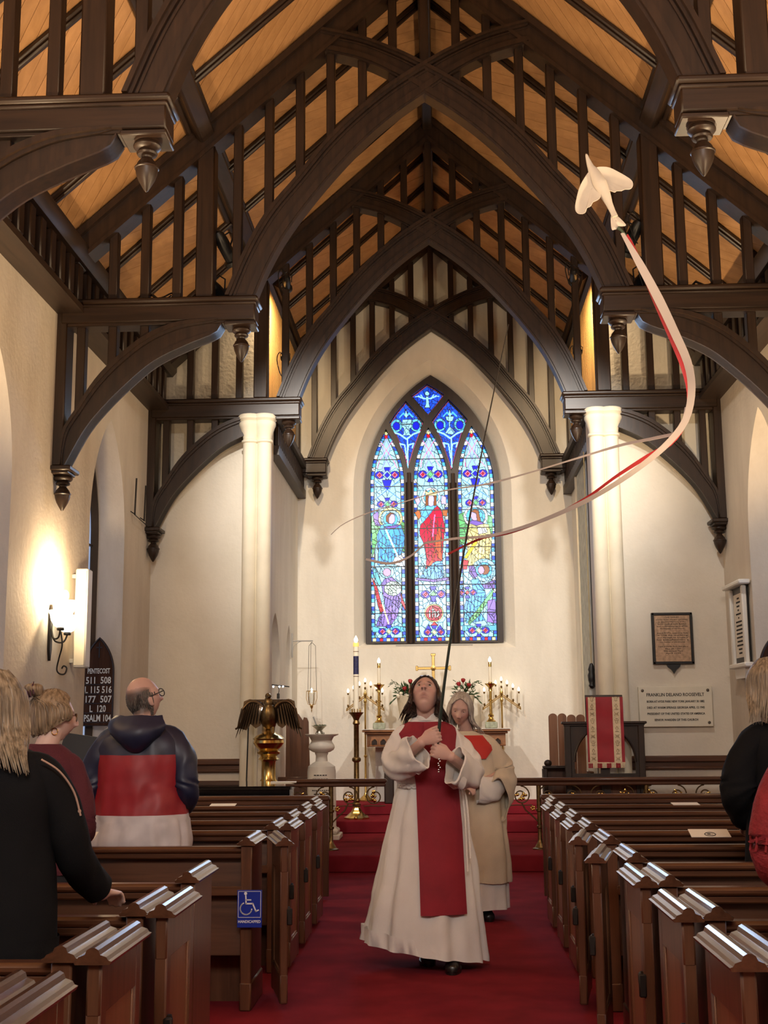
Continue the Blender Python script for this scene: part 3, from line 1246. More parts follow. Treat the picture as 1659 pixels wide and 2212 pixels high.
paint(inpoly([c3(1230, 800), c3(1310, 790), c3(1370, 900), c3(1390, 1000), c3(1300, 1100), c3(1370, 1220), c3(1170, 1250), c3(1150, 1100), c3(1190, 980), c3(1260, 940)]), ROBE * np.array([.6, .9, 1]), .22, 11)
paint(inpoly([c3(1470, 890), c3(1450, 960), c3(1300, 1180), c3(1200, 1270), c3(1190, 1230), c3(1370, 1010)]), GRN, .3, 8)
paint(inpoly([c3(1400, 1020), c3(1480, 1000), c3(1490, 1260), c3(1390, 1240)]), PURP, .2, 10)
for k in range(6):
    folds([c3(1200 + 34 * k, 960), c3(1170 + 34 * k, 1230)], BLUE * .3)
jewel(*c3(1190, 930), .7, RED)
paint(inpoly([c3(1135, 1270), c3(1300, 1290), c3(1490, 1270), c3(1490, 1330), c3(1135, 1330)]), TEAL, .25, 10)

# middle light: crowned figure in a red cloak over blue
paint(ell(*c3(830, 400), 31, 62), PALE, .06, 9)
for k in range(24):
    a = 2 * PI * k / 24
    folds([(c3(830, 400)[0] + 24 * math.cos(a), c3(830, 400)[1] + 50 * math.sin(a)), (c3(830, 400)[0] + 31 * math.cos(a), c3(830, 400)[1] + 62 * math.sin(a))], CY * .5, 1.0)
paint(inpoly([c2(690, 1290), c2(650, 1330), c2(680, 1400), c2(715, 1350)]), SKIN)
paint(inpoly([c2(940, 1290), c2(985, 1310), c2(985, 1390), c2(930, 1380)]), SKIN)
paint(inpoly([c3(645, 90), c3(700, 60), c3(720, 130), c3(690, 165)]), BRN)
paint(inpoly([c3(940, 70), c3(1000, 70), c3(995, 140), c3(950, 130)]), BRN)
paint(ell(*c2(825, 1310), 21, 21), WHT, .08, 8)
paint(ell(*c2(825, 1310), 16, 16), CY, .08)
paint(inpoly([c3(720, 60), c3(780, 20), c3(880, 20), c3(930, 60), c3(900, 250), c3(740, 230), c3(715, 150)]), ROBE, .2, 10)
paint(ell(*c2(822, 1345), 9, 13), SKIN * np.array([.9, 1, 1.1]))
paint(inpoly([c2(770, 1300), c2(800, 1290), c2(795, 1400), c2(770, 1400)]), BRN * .5)
paint(inpoly([c2(860, 1290), c2(885, 1300), c2(880, 1400), c2(852, 1400)]), BRN * .5)
paint(inpoly([c2(770, 1295), c2(765, 1240), c2(800, 1262), c2(825, 1225), c2(850, 1262), c2(895, 1240), c2(885, 1295)]), YEL)
paint(inpoly([c3(705, 770), c3(740, 700), c3(800, 560), c3(930, 560), c3(950, 780), c3(830, 790)]), ROBE, .2, 11)
paint(inpoly([c3(890, 20), c3(935, 80), c3(970, 260), c3(950, 400), c3(935, 600), c3(880, 600), c3(830, 620), c3(755, 690), c3(770, 560), c3(735, 400), c3(700, 330), c3(705, 230), c3(760, 170)]), DRED * 1.15, .22, 12)
paint(inpoly([c3(890, 250), c3(920, 250), c3(935, 600), c3(885, 560), c3(870, 480), c3(830, 630), c3(765, 670), c3(840, 560)]), ORG, .15, 11)
folds([c3(860, 120), c3(835, 340)], PINK, 3)
for k in range(6):
    folds([c3(740 + 38 * k, 180 + 20 * (k % 2)), c3(760 + 32 * k, 560)], DRED * .25)
for k in range(6):
    folds([c3(740 + 36 * k, 640), c3(725 + 42 * k, 780)], BLUE * .3)
paint(inpoly([c3(660, 770), c3(830, 790), c3(1000, 770), c3(1000, 800), c3(840, 820), c3(660, 795)]), VIO * .5, .3, 8)
jewel(*c3(833, 945), .95, GRN)
paint(inpoly([c3(800, 960), c3(870, 960), c3(850, 1010), c3(833, 1030), c3(815, 1010)]), DEEP)
paint(ell(*c3(838, 1142), 21, 20), YEL * .9)
paint(ell(*c3(838, 1142), 18.5, 17.5), DRED, .15, 8)
for pts in ([c3(795, 1115), c3(795, 1185)], [c3(825, 1090), c3(825, 1185)], [c3(825, 1130), c3(850, 1125), c3(850, 1185)], [c3(815, 1108), c3(840, 1108)], [c3(890, 1122), c3(870, 1130), c3(890, 1155), c3(868, 1178)]):
    mk = seg(pts, 2.6) & gmask
    gcol[mk] = WHT * .85
    nid[0] += 1
    gid[mk] = nid[0]
paint(diamond(*c3(838, 1268), 8, 8), RED)
for dx in (-60, 60):
    paint(diamond(*c3(838 + dx, 1320), 8, 12), DEEP)
jewel(*c3(838, 1340), .8, YEL)
for li in (0, 2):
    cxx = (837, 1034.5)[li // 2]
    jewel(cxx, 1360, .8, YEL)
# upper lights
for li in (3, 4, 5):
    paint(regions[li], BLUE * np.array([.6, .75, 1.0]), .35, 9)
    e1 = edge_band(regions[li], 1)
    e2 = edge_band(regions[li], 3)
    paint(e1 & ~e2, PINK * .9, .2)
for cx, top in ((571, 490), (1040, 465)):
    for s in (-1, 1):
        paint(ell(*c2(cx + s * 105, 560), 13, 14), TEAL, .2, 8)
        paint(ell(*c2(cx + s * 105, 565), 8, 9), DEEP, .2)
        folds([c2(cx, 900), c2(cx + s * 20, 760), c2(cx + s * 75, 745), c2(cx + s * 60, 790)], PALE, 3)
        folds([c2(cx, 700), c2(cx + s * 70, 650), c2(cx + s * 140, 625)], PALE, 3.5)
        folds([c2(cx, 470), c2(cx + s * 30, 430), c2(cx + s * 70, 470)], CY, 3)
    folds([c2(cx + 8, 690), c2(cx + 12, 1000)], PALE, 3)
    paint(inpoly([c2(cx - 20, 470), c2(cx, 390), c2(cx + 20, 470)]), PALE, .1)
paint(inpoly([c2(530, 500), c2(632, 500), c2(632, 580), c2(605, 590), c2(605, 640), c2(630, 665), c2(525, 665), c2(545, 640), c2(545, 590), c2(525, 575)]), PALE, .1, 8)
folds([c2(530, 545), c2(632, 545)], BLUE * .3)
paint(inpoly([c2(995, 475), c2(1085, 475), c2(1070, 520), c2(1045, 535), c2(1045, 580), c2(1095, 640), c2(1060, 665), c2(985, 650), c2(1030, 580), c2(1030, 535), c2(1005, 515)]), PALE, .1, 8)
paint(inpoly([c2(785, 260), c2(815, 260), c2(820, 340), c2(832, 380), c2(770, 380), c2(785, 340)]), PALE, .08)
for s in (-1, 1):
    for k in range(3):
        folds([c2(800 + s * 14, 285), c2(800 + s * (40 + 26 * k), 285 - 12 * k), c2(800 + s * (68 + 28 * k), 245 + 8 * k)], PALE, 2.6)
paint(ell(*c2(800, 232), 5, 5), PALE)
lead &= False
# saddle bars
bars = np.zeros_like(lead)
for y in (1041, 1094, 1134, 1176, 1217, 1258, 1320, 982):
    bars |= (np.abs(GY - y) < 1.0) & (regions[0] | regions[1] | regions[2])
d1 = (gid != np.roll(gid, -1, 1)) | (gid != np.roll(gid, -1, 0))
nf_ = foldm | np.roll(foldm, -1, 0) | np.roll(foldm, -1, 1)
lead = ((d1 & ~nf_) | bars | darkm) & gmask
glass_ = gmask & ~lead


def runs_mesh(mask, key, y0, y1, colored):
    """rows of equal key merged into flat rectangles, with thickness"""
    m_ = MB()
    cols = []
    active = {}
    for r in range(GH):
        row = mask[r]
        cur = {}
        c = 0
        while c < GW:
            if row[c]:
                k0 = key[r, c]
                e = c
                while e < GW and row[e] and key[r, e] == k0:
                    e += 1
                cur[(c, e, k0)] = active.pop((c, e, k0), r)
                c = e
            else:
                c += 1
        for (a, b, k), r0 in active.items():
            emit_run(m_, cols, a, b, r0, r, y0, y1, k, colored)
        active = cur
    for (a, b, k), r0 in active.items():
        emit_run(m_, cols, a, b, r0, GH, y0, y1, k, colored)
    return m_, cols


pal = {}
ys, xs = np.nonzero(glass_)
for y, x in zip(ys, xs):
    pal.setdefault(gid[y, x], gcol[y, x])


def emit_run(m_, cols, a, b, r0, r1, y0, y1, k, colored):
    xa, xb = px2x(PX0 + a), px2x(PX0 + b)
    za, zb = px2z(PY0 + r0), px2z(PY0 + r1)
    n = len(m_.v)
    if colored:
        m_.v += [Vector((xa, y0, zb)), Vector((xb, y0, zb)), Vector((xb, y0, za)), Vector((xa, y0, za))]
        m_.f.append((n, n + 1, n + 2, n + 3))
        cols.append(pal[k])
    else:
        m_.v += [Vector((x, y, z)) for y in (y0, y1) for x, z in ((xa, zb), (xb, zb), (xb, za), (xa, za))]
        m_.f += [(n, n + 1, n + 2, n + 3), (n, n + 4, n + 5, n + 1), (n + 1, n + 5, n + 6, n + 2), (n + 2, n + 6, n + 7, n + 3), (n + 3, n + 7, n + 4, n)]


M['stained'] = attr_mat('stained_glass', .15, emit=1.1)
YW = YF + .20
window = root_struct('window_9', 'pointed stained glass window of three lights above the altar')
NAMES = ['side_light_glass', 'middle_light_glass', 'side_light_glass', 'kite_light_glass', 'kite_light_glass', 'diamond_light_glass']
for li in range(6):
    m, cols = runs_mesh(glass_ & regions[li], gid, YW, YW + .004, True)
    o = m.build(NAMES[li], M['stained'], window, smooth=0, kind='stuff')
    ca = o.data.color_attributes.new('col', 'FLOAT_COLOR', 'CORNER')
    buf = np.ones((len(m.f) * 4, 4), np.float32)
    buf[:, :3] = np.repeat(np.array(cols), 4, axis=0)
    ca.data.foreach_set('color', buf.ravel())
    m, _ = runs_mesh(lead & regions[li], lead.astype(int), YW - .008, YW + .004, False)
    m.build('lead_came', M['black'], window, smooth=0, kind='stuff')
# tracery
main = [(W0 - .03, 2.70)] + [(W1 + .03, 2.70)]
outp = pointed(W0 - .035, W1 + .035, 2.70, 4.98, 6.76, 16)
holes = []
for P in LIGHTS:
    q = [(px2x(a), px2z(b)) for a, b in P]
    cx = sum(a for a, b in q) / len(q)
    cz = sum(b for a, b in q) / len(q)
    holes.append([(a + (a - cx) * .015, b + (b - cz) * .004) for a, b in q])
m = MB()
loops = [outp] + holes
tris = tessellate_polygon([[Vector((a, b, 0)) for a, b in l] for l in loops])
flat = [q for l in loops for q in l]
m.add([(a, YW - .10, b) for a, b in flat], [tuple(t) for t in tris])
for h in holes:
    n = len(h)
    m.add([(a, YW - .10, b) for a, b in h] + [(a, YW + .02, b) for a, b in h], [(i, (i + 1) % n, (i + 1) % n + n, i + n) for i in range(n)])
m.build('tracery', M['beam'], window, smooth=30)
for x0_, z1 in ((885.3, 1015), (983.5, 1018)):
    m = MB()
    m.tube([(px2x(x0_), YW - .12, 2.70), (px2x(x0_), YW - .12, px2z(z1))], .028, 8)
    m.tube([(px2x(x0_) - .045, YW - .10, 2.70), (px2x(x0_) - .04, YW - .10, px2z(z1 + 20))], .016, 6)
    m.tube([(px2x(x0_) + .045, YW - .10, 2.70), (px2x(x0_) + .04, YW - .10, px2z(z1 + 20))], .016, 6)
    m.build('mullion', M['beam'], window)
m = MB()
m.box((wcx, YW + .10, 4.6), (2.2, .02, 4.4))
m.build('outer_board', M['black'], window)

# ------------------------------------------------------------------ pews
CAPP = [(-.050, 0), (-.055, .010), (-.046, .013), (-.040, .022), (-.022, .028), (-.017, .041), (-.006, .047), (.006, .047), (.017, .041), (.022, .028), (.040, .022), (.046, .013), (.055, .010), (.050, 0)]
ZC = .885


def make_pew(s, x_in, x_wall=3.36, label='', door=True, cut=0.0):
    """bench against the aisle; origin at the middle of its length on the floor, y=0 at the near end of its cap"""
    xo = s * 2.1
    t = thing('pew', label, 'pew', (xo, 0, 0), group='oak pews along the red aisle')
    X = lambda x: s * x - xo
    xe = x_in + .052
    # bench end with recessed panel
    m = MB()
    m.box((X(xe), .215, .44), (.05, .43, .88), bev=.006)
    m.box((X(xe), .215, .075), (.066, .45, .15), bev=.008)
    m.box((X(xe), .02, .5), (.062, .05, .76), bev=.006)
    m.build('bench_end', M['pew'], t)
    m = MB()
    m.prism([(X(xe) + a, ZC - .004 + b) for a, b in CAPP], -.02, .445)
    m.build('cap', M['pewcap'], t, smooth=22)
    # back
    x0, x1 = xe + .02, x_wall
    xm, L = X((x0 + x1) / 2), x1 - x0
    m = MB()
    tilt = Matrix.Rotation(-.10, 3, 'X')
    m.box((xm, .085, .56), (L, .028, .56), tilt, bev=.004)
    m.build('backrest', M['pewx'], t)
    m = MB()
    m.box((xm, .055, .855), (L, .075, .035), bev=.012)
    m.box((xm, .062, .822), (L, .055, .035), bev=.008)
    m.build('top_rail', M['pewx'], t)
    m = MB()
    m.box((xm, .045, .62), (L, .10, .018), bev=.005)
    m.box((xm, .0, .635), (L, .014, .05), bev=.004)
    m.build('book_ledge', M['pewx'], t)
    m = MB()
    m.box((xm, .255, .44), (L, .32, .035), bev=.010)
    m.box((xm, .40, .405), (L, .03, .07), bev=.008)
    m.build('seat', M['pewx'], t)
    MB().box((xm, .26, .21), (L * .98, .025, .42)).build('kick_board', M['pew'], t)
    return t


def make_door(t, s, x_in, swing=0.0, length=.47):
    """door folded back against the bench end; hinge at the far end"""
    xo = s * 2.1
    xc = x_in - .052
    d = bpy.data.objects.new('door', None)
    m = MB()
    y0 = -.47
    hgt = ZC
    m.box((0, -.035, hgt / 2 + .02), (.044, .065, hgt - .04), bev=.006)
    m.box((0, y0 + .035, hgt / 2 + .02), (.044, .065, hgt - .04), bev=.006)
    m.box((0, y0 / 2, hgt - .075), (.042, -y0, .15), bev=.006)
    m.box((0, y0 / 2, .12), (.042, -y0, .15), bev=.006)
    d = bpy.data.objects.new('door', m.mesh('door'))
    d.data.materials.append(M['pew'])
    COL.objects.link(d)
    d.parent = t
    d.location = (s * xc - xo, .435, 0)
    d.rotation_euler = (0, 0, swing)
    m = MB()
    m.box((0, y0 / 2, .46), (.022, -y0 - .10, .60))
    for zz in (.76, .20):
        m.box((0, y0 / 2, zz), (.034, -y0 - .12, .015), bev=.004)
    for yv in (-.075, y0 + .075):
        m.box((0, yv, .48), (.034, .015, .56), bev=.004)
    m.build('door_panel', M['pewpanel'], d)
    m = MB()
    m.prism([(a, ZC - .004 + b) for a, b in CAPP], y0 - .02, .0)
    m.build('door_cap', M['pewcap'], d, smooth=22)
    m = MB()
    m.lathe([(0, -.012), (.022, -.012), (.030, -.004), (.030, .006), (.018, .010), (0, .012)], 14, (-s * .028, y0 + .03, .52), rot=Matrix.Rotation(PI / 2, 3, 'Y'))
    m.box((-s * .03, y0 - .004, .50), (.03, .016, .09), bev=.005)
    m.build('latch', M['iron'], d)
    return d


LP = [(2.83, 1, 0), (3.64, 1, 0), (4.49, 1, 0), (5.41, 0, 0), (7.02, 1, .24), (8.05, 1, 0), (8.88, 1, 0), (9.72, 1, 0), (10.44, 0, 0)]
RP = [(3.55, 1, 0), (4.38, 1, 0), (5.25, 1, 0), (6.13, 1, -.20), (7.02, 1, -.17), (7.90, 1, 0), (8.72, 1, 0), (9.55, 1, 0), (10.39, 0, 0)]
ORD = ['front', 'second', 'third', 'fourth', 'fifth', 'sixth', 'seventh', 'eighth', 'ninth']
for s, lst, x_in, nm in ((-1, LP, .985, 'left'), (1, RP, .94, 'right')):
    proto = make_pew(s, x_in, label='x')
    used = False
    for i, (y, dr, sw) in enumerate(lst):
        row = ORD[len(lst) - 1 - i]
        t = proto if not used else copy_tree(proto)
        used = True
        t.location = (s * 2.1, y, 0)
        extra = 'with its door folded back' if dr and not sw else ('with its door standing ajar' if dr else 'without a door')
        if s < 0 and i == 4:
            extra = 'bearing the blue sign'
        t['label'] = 'oak pew %s of the aisle, %s row from the altar, %s' % (nm, row, extra)
    pews = [o for o in S.objects if o.name.startswith('pew') and o.get('category') == 'pew' and abs(o.location.x - s * 2.1) < 1e-4]
    for t in pews:
        for y, dr, sw in lst:
            if abs(t.location.y - y) < 1e-4 and dr:
                make_door(t, s, x_in, sw)
# front screens before the first row
for s, x0, nm in ((-1, 1.0, 'left'), (1, .96, 'right')):
    t = thing('pew_screen', 'low panelled oak screen before the front pew, %s of the aisle' % nm, 'screen', (s * 2.15, 11.32, 0))
    L = 3.36 - x0
    MB().box((0, 0, .43), (L, .035, .80), bev=.004).build('panel', M['pewx'], t)
    m = MB()
    m.box((0, 0, .885), (L + .02, .11, .045), bev=.014)
    m.box((0, -.02, .845), (L, .06, .04), bev=.008)
    m.build('top_rail', M['pewx'], t)
    for k in range(4):
        MB().box((-L / 2 + .03 + k * (L - .06) / 3, -.024, .43), (.06, .02, .80), bev=.004).build('stile', M['pew'], t)

# accessible seating sign on the bench end
t = thing('accessible_sign', 'blue sign with a white wheelchair symbol on the pew end', 'sign', (-1.012, 6.985, .545))
m = MB()
m.box((0, 0, 0), (.138, .006, .20), bev=.002)
m.build('plate', plain('sign_blue', (.012, .03, .30), .35), t)
wm = plain('sign_white', (.75, .76, .80), .5)


def flat_line(m, pts, w_, y=-.0045):
    for (a, b), (c, d) in zip(pts[:-1], pts[1:]):
        L = math.hypot(c - a, d - b)
        m.box(((a + c) / 2, y, (b + d) / 2), (L + w_ * .6, .002, w_), Matrix.Rotation(-math.atan2(d - b, c - a), 3, 'Y'))


m = MB()
m.lathe([(0, -.001), (.0085, -.001), (.0085, .001), (0, .001)], 14, (-.022, -.0045, .082), rot=Matrix.Rotation(PI / 2, 3, 'X'))
flat_line(m, [(-.021, .070), (-.019, .028), (.018, .028), (.036, -.012), (.050, -.006)], .0075)
flat_line(m, [(-.020, .048), (.008, .048)], .006)
arc = [(-.019 + .032 * math.cos(a), .002 + .032 * math.sin(a)) for a in [math.radians(g) for g in range(115, 361, 15)]]
flat_line(m, arc, .0065)
m.build('symbol', wm, t)
m = MB()
R_ = [(-.062, -.045), (.062, -.045), (.062, .093), (-.062, .093), (-.062, -.045)]
flat_line(m, R_, .0022)
m.build('border', wm, t)
m = text_mb('HANDICAPPED', .02, .125, bold=.0003)
m.xf(Matrix.Rotation(PI / 2, 3, 'X'))
m.move((0, -.0042, -.068))
m.build('lettering', wm, t)

# service leaflets
for i, (x, y, z, rz, lab) in enumerate(((-1.66, 9.77, .905, .03, 'cream leaflet lying on a left pew rail'), (1.90, 9.60, .905, .02, 'cream leaflet lying on a right pew rail'), (1.54, 7.06, .905, -.04, 'white leaflet with a ring emblem on a right pew'), (-1.97, 7.06, .905, .05, 'cream card with a ring emblem beside the man in the tricolour jacket'))):
    t = thing('leaflet', lab, 'leaflet', (x, y, z), rz, 'service leaflets on the pews')
    big = i > 1
    w_, h_ = (.20, .11) if not big else (.215, .13)
    if i == 3:
        w_ = .13
    tilt = Matrix.Rotation(.24 if big else .1, 3, 'X')
    m = MB().box((0, 0, h_ * .22), (w_, h_, .003), tilt)
    m.build('sheet', M['paper'], t)
    if big:
        m = MB()
        m.tube([(.03 * math.cos(a), .028 * math.sin(a) - .025, .003) for a in [2 * PI * k / 20 for k in range(20)]], .0022, 4, closed=True)
        m.box((-.006, -.022, .003), (.018, .014, .001))
        m.box((.010, -.026, .003), (.008, .003, .001))
        m.xf(tilt)
        m.move((0, 0, h_ * .22))
        m.build('emblem', M['ink'], t)
# ------------------------------------------------------------------ columns
for s, x, nm in ((-1, -2.10, 'left'), (1, 2.04, 'right')):
    t = thing('column', 'pale clustered stone column %s of the chancel opening' % nm, 'column', (x, 14.28, .175))
    for i, (dx, dy, r) in enumerate(((-.085 * s, -.02, .088), (.085 * s, -.02, .088), (0, .05, .10))):
        m = MB().lathe([(r + .05, 0), (r + .05, .10), (r + .03, .14), (r + .035, .18), (r, .22), (r, 4.70), (r + .018, 4.715), (r + .018, 4.735), (r, 4.75), (r + .006, 4.80), (r + .035, 4.89), (r + .05, 4.925), (r + .05, 4.95), (r + .038, 4.965), (r + .065, 4.995), (r + .065, 5.03), (r + .05, 5.05)], 22, (dx, dy, 0))
        m.build('shaft', M['stone'], t)
    MB().box((0, .01, .06), (.40, .30, .12), bev=.015).build('plinth', M['stone'], t)
    struct(t)

# ------------------------------------------------------------------ altar rail
YR = 13.88


def spiral(cx, cz, r, turns, a0, dirn, n=26):
    return [(cx + r * (1 - .72 * k / n) * math.cos(a0 + dirn * 2 * PI * turns * k / n), 0, cz + r * (1 - .72 * k / n) * math.sin(a0 + dirn * 2 * PI * turns * k / n)) for k in range(n + 1)]


M['gild'] = plain('gilded_metal', (.70, .46, .13), .2, 1.0)
M['rail_metal'] = plain('bronzed_scrollwork', (.16, .10, .045), .35, .9)


def rail(x0, x1, posts, label):
    t = thing('altar_rail', label, 'rail', ((x0 + x1) / 2, YR, .175))
    xc = (x0 + x1) / 2
    m = MB()
    m.box((0, 0, .745), (x1 - x0, .12, .045), bev=.018)
    m.box((0, 0, .705), (x1 - x0 - .03, .085, .045), bev=.012)
    m.build('handrail', M['pewx'], t)
    for px in posts:
        m = MB()
        m.lathe([(.085, 0), (.085, .012), (.060, .022), (.045, .05), (.028, .075), (.022, .10), (.022, .22), (.034, .23), (.034, .25), (.022, .26), (.024, .40), (.036, .41), (.036, .43), (.026, .44), (.026, .69)], 14, (px - xc, 0, 0))
        m.build('post', M['brass_d'], t)
        for sgn in (-1, 1):
            m = MB()
            m.tube([(px - xc, 0, .28), (px - xc + sgn * .08, 0, .36), (px - xc + sgn * .15, 0, .42), (px - xc + sgn * .19, 0, .50)], .008, 6)
            m.build('side_scroll', M['rail_metal'], t)
            m = MB()
            for k in range(5):
                a = 2 * PI * k / 5
                m.ball((px - xc + sgn * (.07 + .018 * math.cos(a)), -.012, .44 + .018 * math.sin(a)), .013, 6, 5)
            m.build('berries', M['gild'], t)
    n = max(2, int((x1 - x0) / .26))
    for k in range(n):
        cx = x0 + (k + .5) * (x1 - x0) / n - xc
        if any(abs(cx + xc - p) < .05 for p in posts):
            continue
        sg = 1 if k % 2 else -1
        m = MB()
        m.tube(spiral(cx, .575, .105, 1.35, PI / 2, sg), .0075, 6)
        m.tube([(cx - .12, 0, .47), (cx - .04, 0, .475), (cx + .04, 0, .47), (cx + .12, 0, .475)], .006, 6)
        m.build('scroll', M['rail_metal'], t)
        m = MB()
        for a in range(9):
            m.ball((cx + random.uniform(-.035, .035), -.012 + random.uniform(-.012, .012), .565 + random.uniform(-.035, .035)), random.uniform(.011, .017), 6, 5)
        for a in range(3):
            ang = random.uniform(0, 6.28)
            m.ball((cx + .05 * math.cos(ang), -.006, .575 + .05 * math.sin(ang)), (.022, .004, .012), 6, 5, Matrix.Rotation(-ang, 3, 'Y'))
        m.build('grape_cluster', M['gild'], t)
    return t


rail(-1.68, -.555, (-1.18, -1.62), 'oak altar rail on gilded scrollwork, left of the gap')
rail(.78, 3.36, (1.12, 2.3, 3.2), 'oak altar rail on gilded scrollwork, right of the gap')

# ------------------------------------------------------------------ altar and what stands on it
M['altarwood'] = wood('altar_oak', (.20, .08, .03), (.36, .16, .065), .45, 0, 5)
t = thing('altar', 'carved oak altar with an arcaded frieze under the stained glass window', 'altar', (-.02, 17.2, .47))
m = MB()
m.box((0, 0, .975), (2.02, .52, .03), bev=.008)
m.build('mensa', M['altarwood'], t)
m = MB()
m.box((0, .02, .875), (1.90, .40, .19))
m.box((0, -.005, .945), (1.96, .44, .03), bev=.008)
m.box((0, -.005, .775), (1.90, .43, .025), bev=.008)
m.build('frieze', M['altarwood'], t)
ar = MB().strip([(-.055, .79), (-.055, .84), (-.03, .88), (0, .895), (.03, .88), (.055, .84), (.055, .79)], [(-.040, .79), (-.040, .835), (-.022, .862), (0, .872), (.022, .862), (.040, .835), (.040, .79)], -.325, -.285)
first = None
for k in range(15):
    o = ar.build('arch', M['altarwood'], t) if first is None else inst(first, t)
    first = first or o
    o.location = (-.84 + k * .12, 0, 0)
ns = MB().prism([(-.040, .79), (.040, .79), (.040, .835), (0, .872), (-.040, .835)], -.19, -.175)
first = None
for k in range(15):
    o = ns.build('sunk_panel', M['beam'], t) if first is None else inst(first, t)
    first = first or o
    o.location = (-.84 + k * .12, -.004, 0)
for x in (-.65, .65, -.2, .2):
    MB().box((x, -.12, .38), (.13, .13, .76), bev=.012).build('leg', M['beam'], t)
MB().box((0, .16, .38), (1.7, .04, .74)).build('back_panel', M['plaster_w'], t)
o = MB().box((-.02, 17.2, 1.4645), (2.06, .54, .008), bev=.003).build('altar_cloth', plain('white_linen', (.78, .75, .70), .8))
tag(o, 'white linen cloth laid along the top of the altar', 'cloth')
ZA = 1.469


def flame_bulb(m, c, k=1.0):
    m.lathe([(0, 0), (.011 * k, .006 * k), (.017 * k, .022 * k), (.015 * k, .038 * k), (.007 * k, .054 * k), (0, .066 * k)], 10, c)


def candlestick(x, nm):
    t = thing('altar_candlestick', 'tall brass candlestick with lit candle on the altar, %s of the cross' % nm, 'candlestick', (x, 17.08, ZA), group='brass candlesticks on the altar')
    MB().box((0, 0, .045), (.17, .15, .09), bev=.012).build('stone_block', plain('green_stone', (.30, .32, .24), .4, var=.3, scale=25), t)
    m = MB().lathe([(.065, .09), (.065, .10), (.045, .115), (.028, .15), (.04, .165), (.04, .18), (.022, .20), (.020, .36), (.034, .37), (.034, .385), (.020, .40), (.020, .50), (.030, .51), (.024, .53), (.030, .56), (.075, .60), (.078, .61), (.03, .605), (.026, .63)], 16)
    m.build('stem', M['brass'], t)
    MB().lathe([(.022, .62), (.022, .86), (.018, .875), (0, .877)], 14).build('candle', M['wax'], t)
    MB().lathe([(.0235, .84), (.0235, .90), (.02, .905), (0, .905)], 14).build('follower', M['brass'], t)
    m = MB()
    flame_bulb(m, (0, 0, .90), 1.25)
    m.build('flame', M['flame'], t)


candlestick(-.80, 'left')
candlestick(.74, 'right')


def candelabrum(x, nm):
    t = thing('candelabrum', 'seven light brass candelabrum standing behind the altar, %s side' % nm, 'candelabrum', (x, 17.68, .47), group='standing brass candelabra')
    m = MB().lathe([(.12, 0), (.12, .015), (.08, .04), (.03, .08), (.016, .12), (.014, .60), (.024, .61), (.024, .63), (.013, .64), (.013, 1.36), (.024, 1.38), (.024, 1.40), (.014, 1.42), (.016, 1.46), (.028, 1.49), (.018, 1.52), (.010, 1.56)], 14)
    m.build('stem', M['brass'], t)
    for s in (-1, 1):
        m = MB()
        m.tube([(0, 0, 1.48), (s * .26, 0, 1.29)], .007, 6)
        m.tube([(0, 0, 1.455), (s * .26, 0, 1.265)], .007, 6)
        m.tube([(s * .26, 0, 1.30), (s * .268, 0, 1.255)], .009, 6)
        m.build('arm', M['brass'], t)
    for k in range(-3, 4):
        xx_ = .082 * k
        zb = 1.475 - abs(xx_) * .72
        zt = 1.665 - .05 * abs(k)
        if k == 0:
            zb = 1.545
        m = MB().lathe([(.004, zb), (.008, zb + .01), (.016, zb + .03), (.013, zb + .045), (.011, zb + .05)], 8, (xx_, 0, 0))
        m.build('cup', M['brass_d'], t)
        m = MB().lathe([(.0075, zb + .045), (.0075, zt), (0, zt)], 8, (xx_, 0, 0))
        m.build('candle', M['wax'], t)
        m = MB().lathe([(.012, zt - .03), (.013, zt - .005), (.008, zt)], 8, (xx_, 0, 0))
        m.build('collar', M['brass_d'], t)
        m = MB()
        flame_bulb(m, (xx_, 0, zt), .95)
        m.build('flame', M['flame'], t)


candelabrum(-1.03, 'left')
candelabrum(.92, 'right')

t = thing('altar_cross', 'polished brass cross on the altar before the window', 'cross', (-.045, 17.36, ZA))
m = MB()
m.box((0, 0, .02), (.26, .16, .04), bev=.008)
m.box((0, 0, .055), (.18, .12, .03), bev=.008)
m.lathe([(.03, .07), (.035, .09), (.05, .13), (.035, .17), (.02, .20), (.02, .26)], 12)
m.build('base', M['brass'], t)
m = MB()
m.box((0, 0, .64), (.044, .03, .80), bev=.006)
m.box((0, 0, .84), (.47, .03, .040), bev=.006)
for c, s_ in (((0, 0, 1.03), (.07, .04, .035)), ((-.232, 0, .84), (.035, .04, .07)), ((.232, 0, .84), (.035, .04, .07))):
    m.box(c, s_, bev=.006)
m.lathe([(.0, -.012), (.035, -.010), (.038, -.006), (.038, .006), (0, .010)], 16, (0, -.012, .84), rot=Matrix.Rotation(PI / 2, 3, 'X'))
m.build('arms', M['brass'], t)

M['rose'] = plain('red_rose', (.30, .008, .012), .6)
M['wrose'] = plain('white_rose', (.76, .72, .60), .7)
M['leaf'] = plain('dark_leaf', (.035, .075, .022), .55, var=.35, scale=30)
M['vase'] = plain('stone_vase', (.52, .44, .32), .7, var=.15, scale=12)


def leaf(m, c, d, L, w_):
    d = Vector(d).normalized()
    sd = d.orthogonal().normalized()
    sd = (Quaternion(d, random.uniform(0, 6.28)) @ sd)
    c = Vector(c)
    nn = d.cross(sd) * .002
    P = [c, c + d * L * .35 + sd * w_, c + d * L + nn * 3, c + d * L * .35 - sd * w_]
    m.add(P + [q + nn for q in P], [(0, 1, 2, 3), (7, 6, 5, 4), (0, 4, 5, 1), (1, 5, 6, 2), (2, 6, 7, 3), (3, 7, 4, 0)])


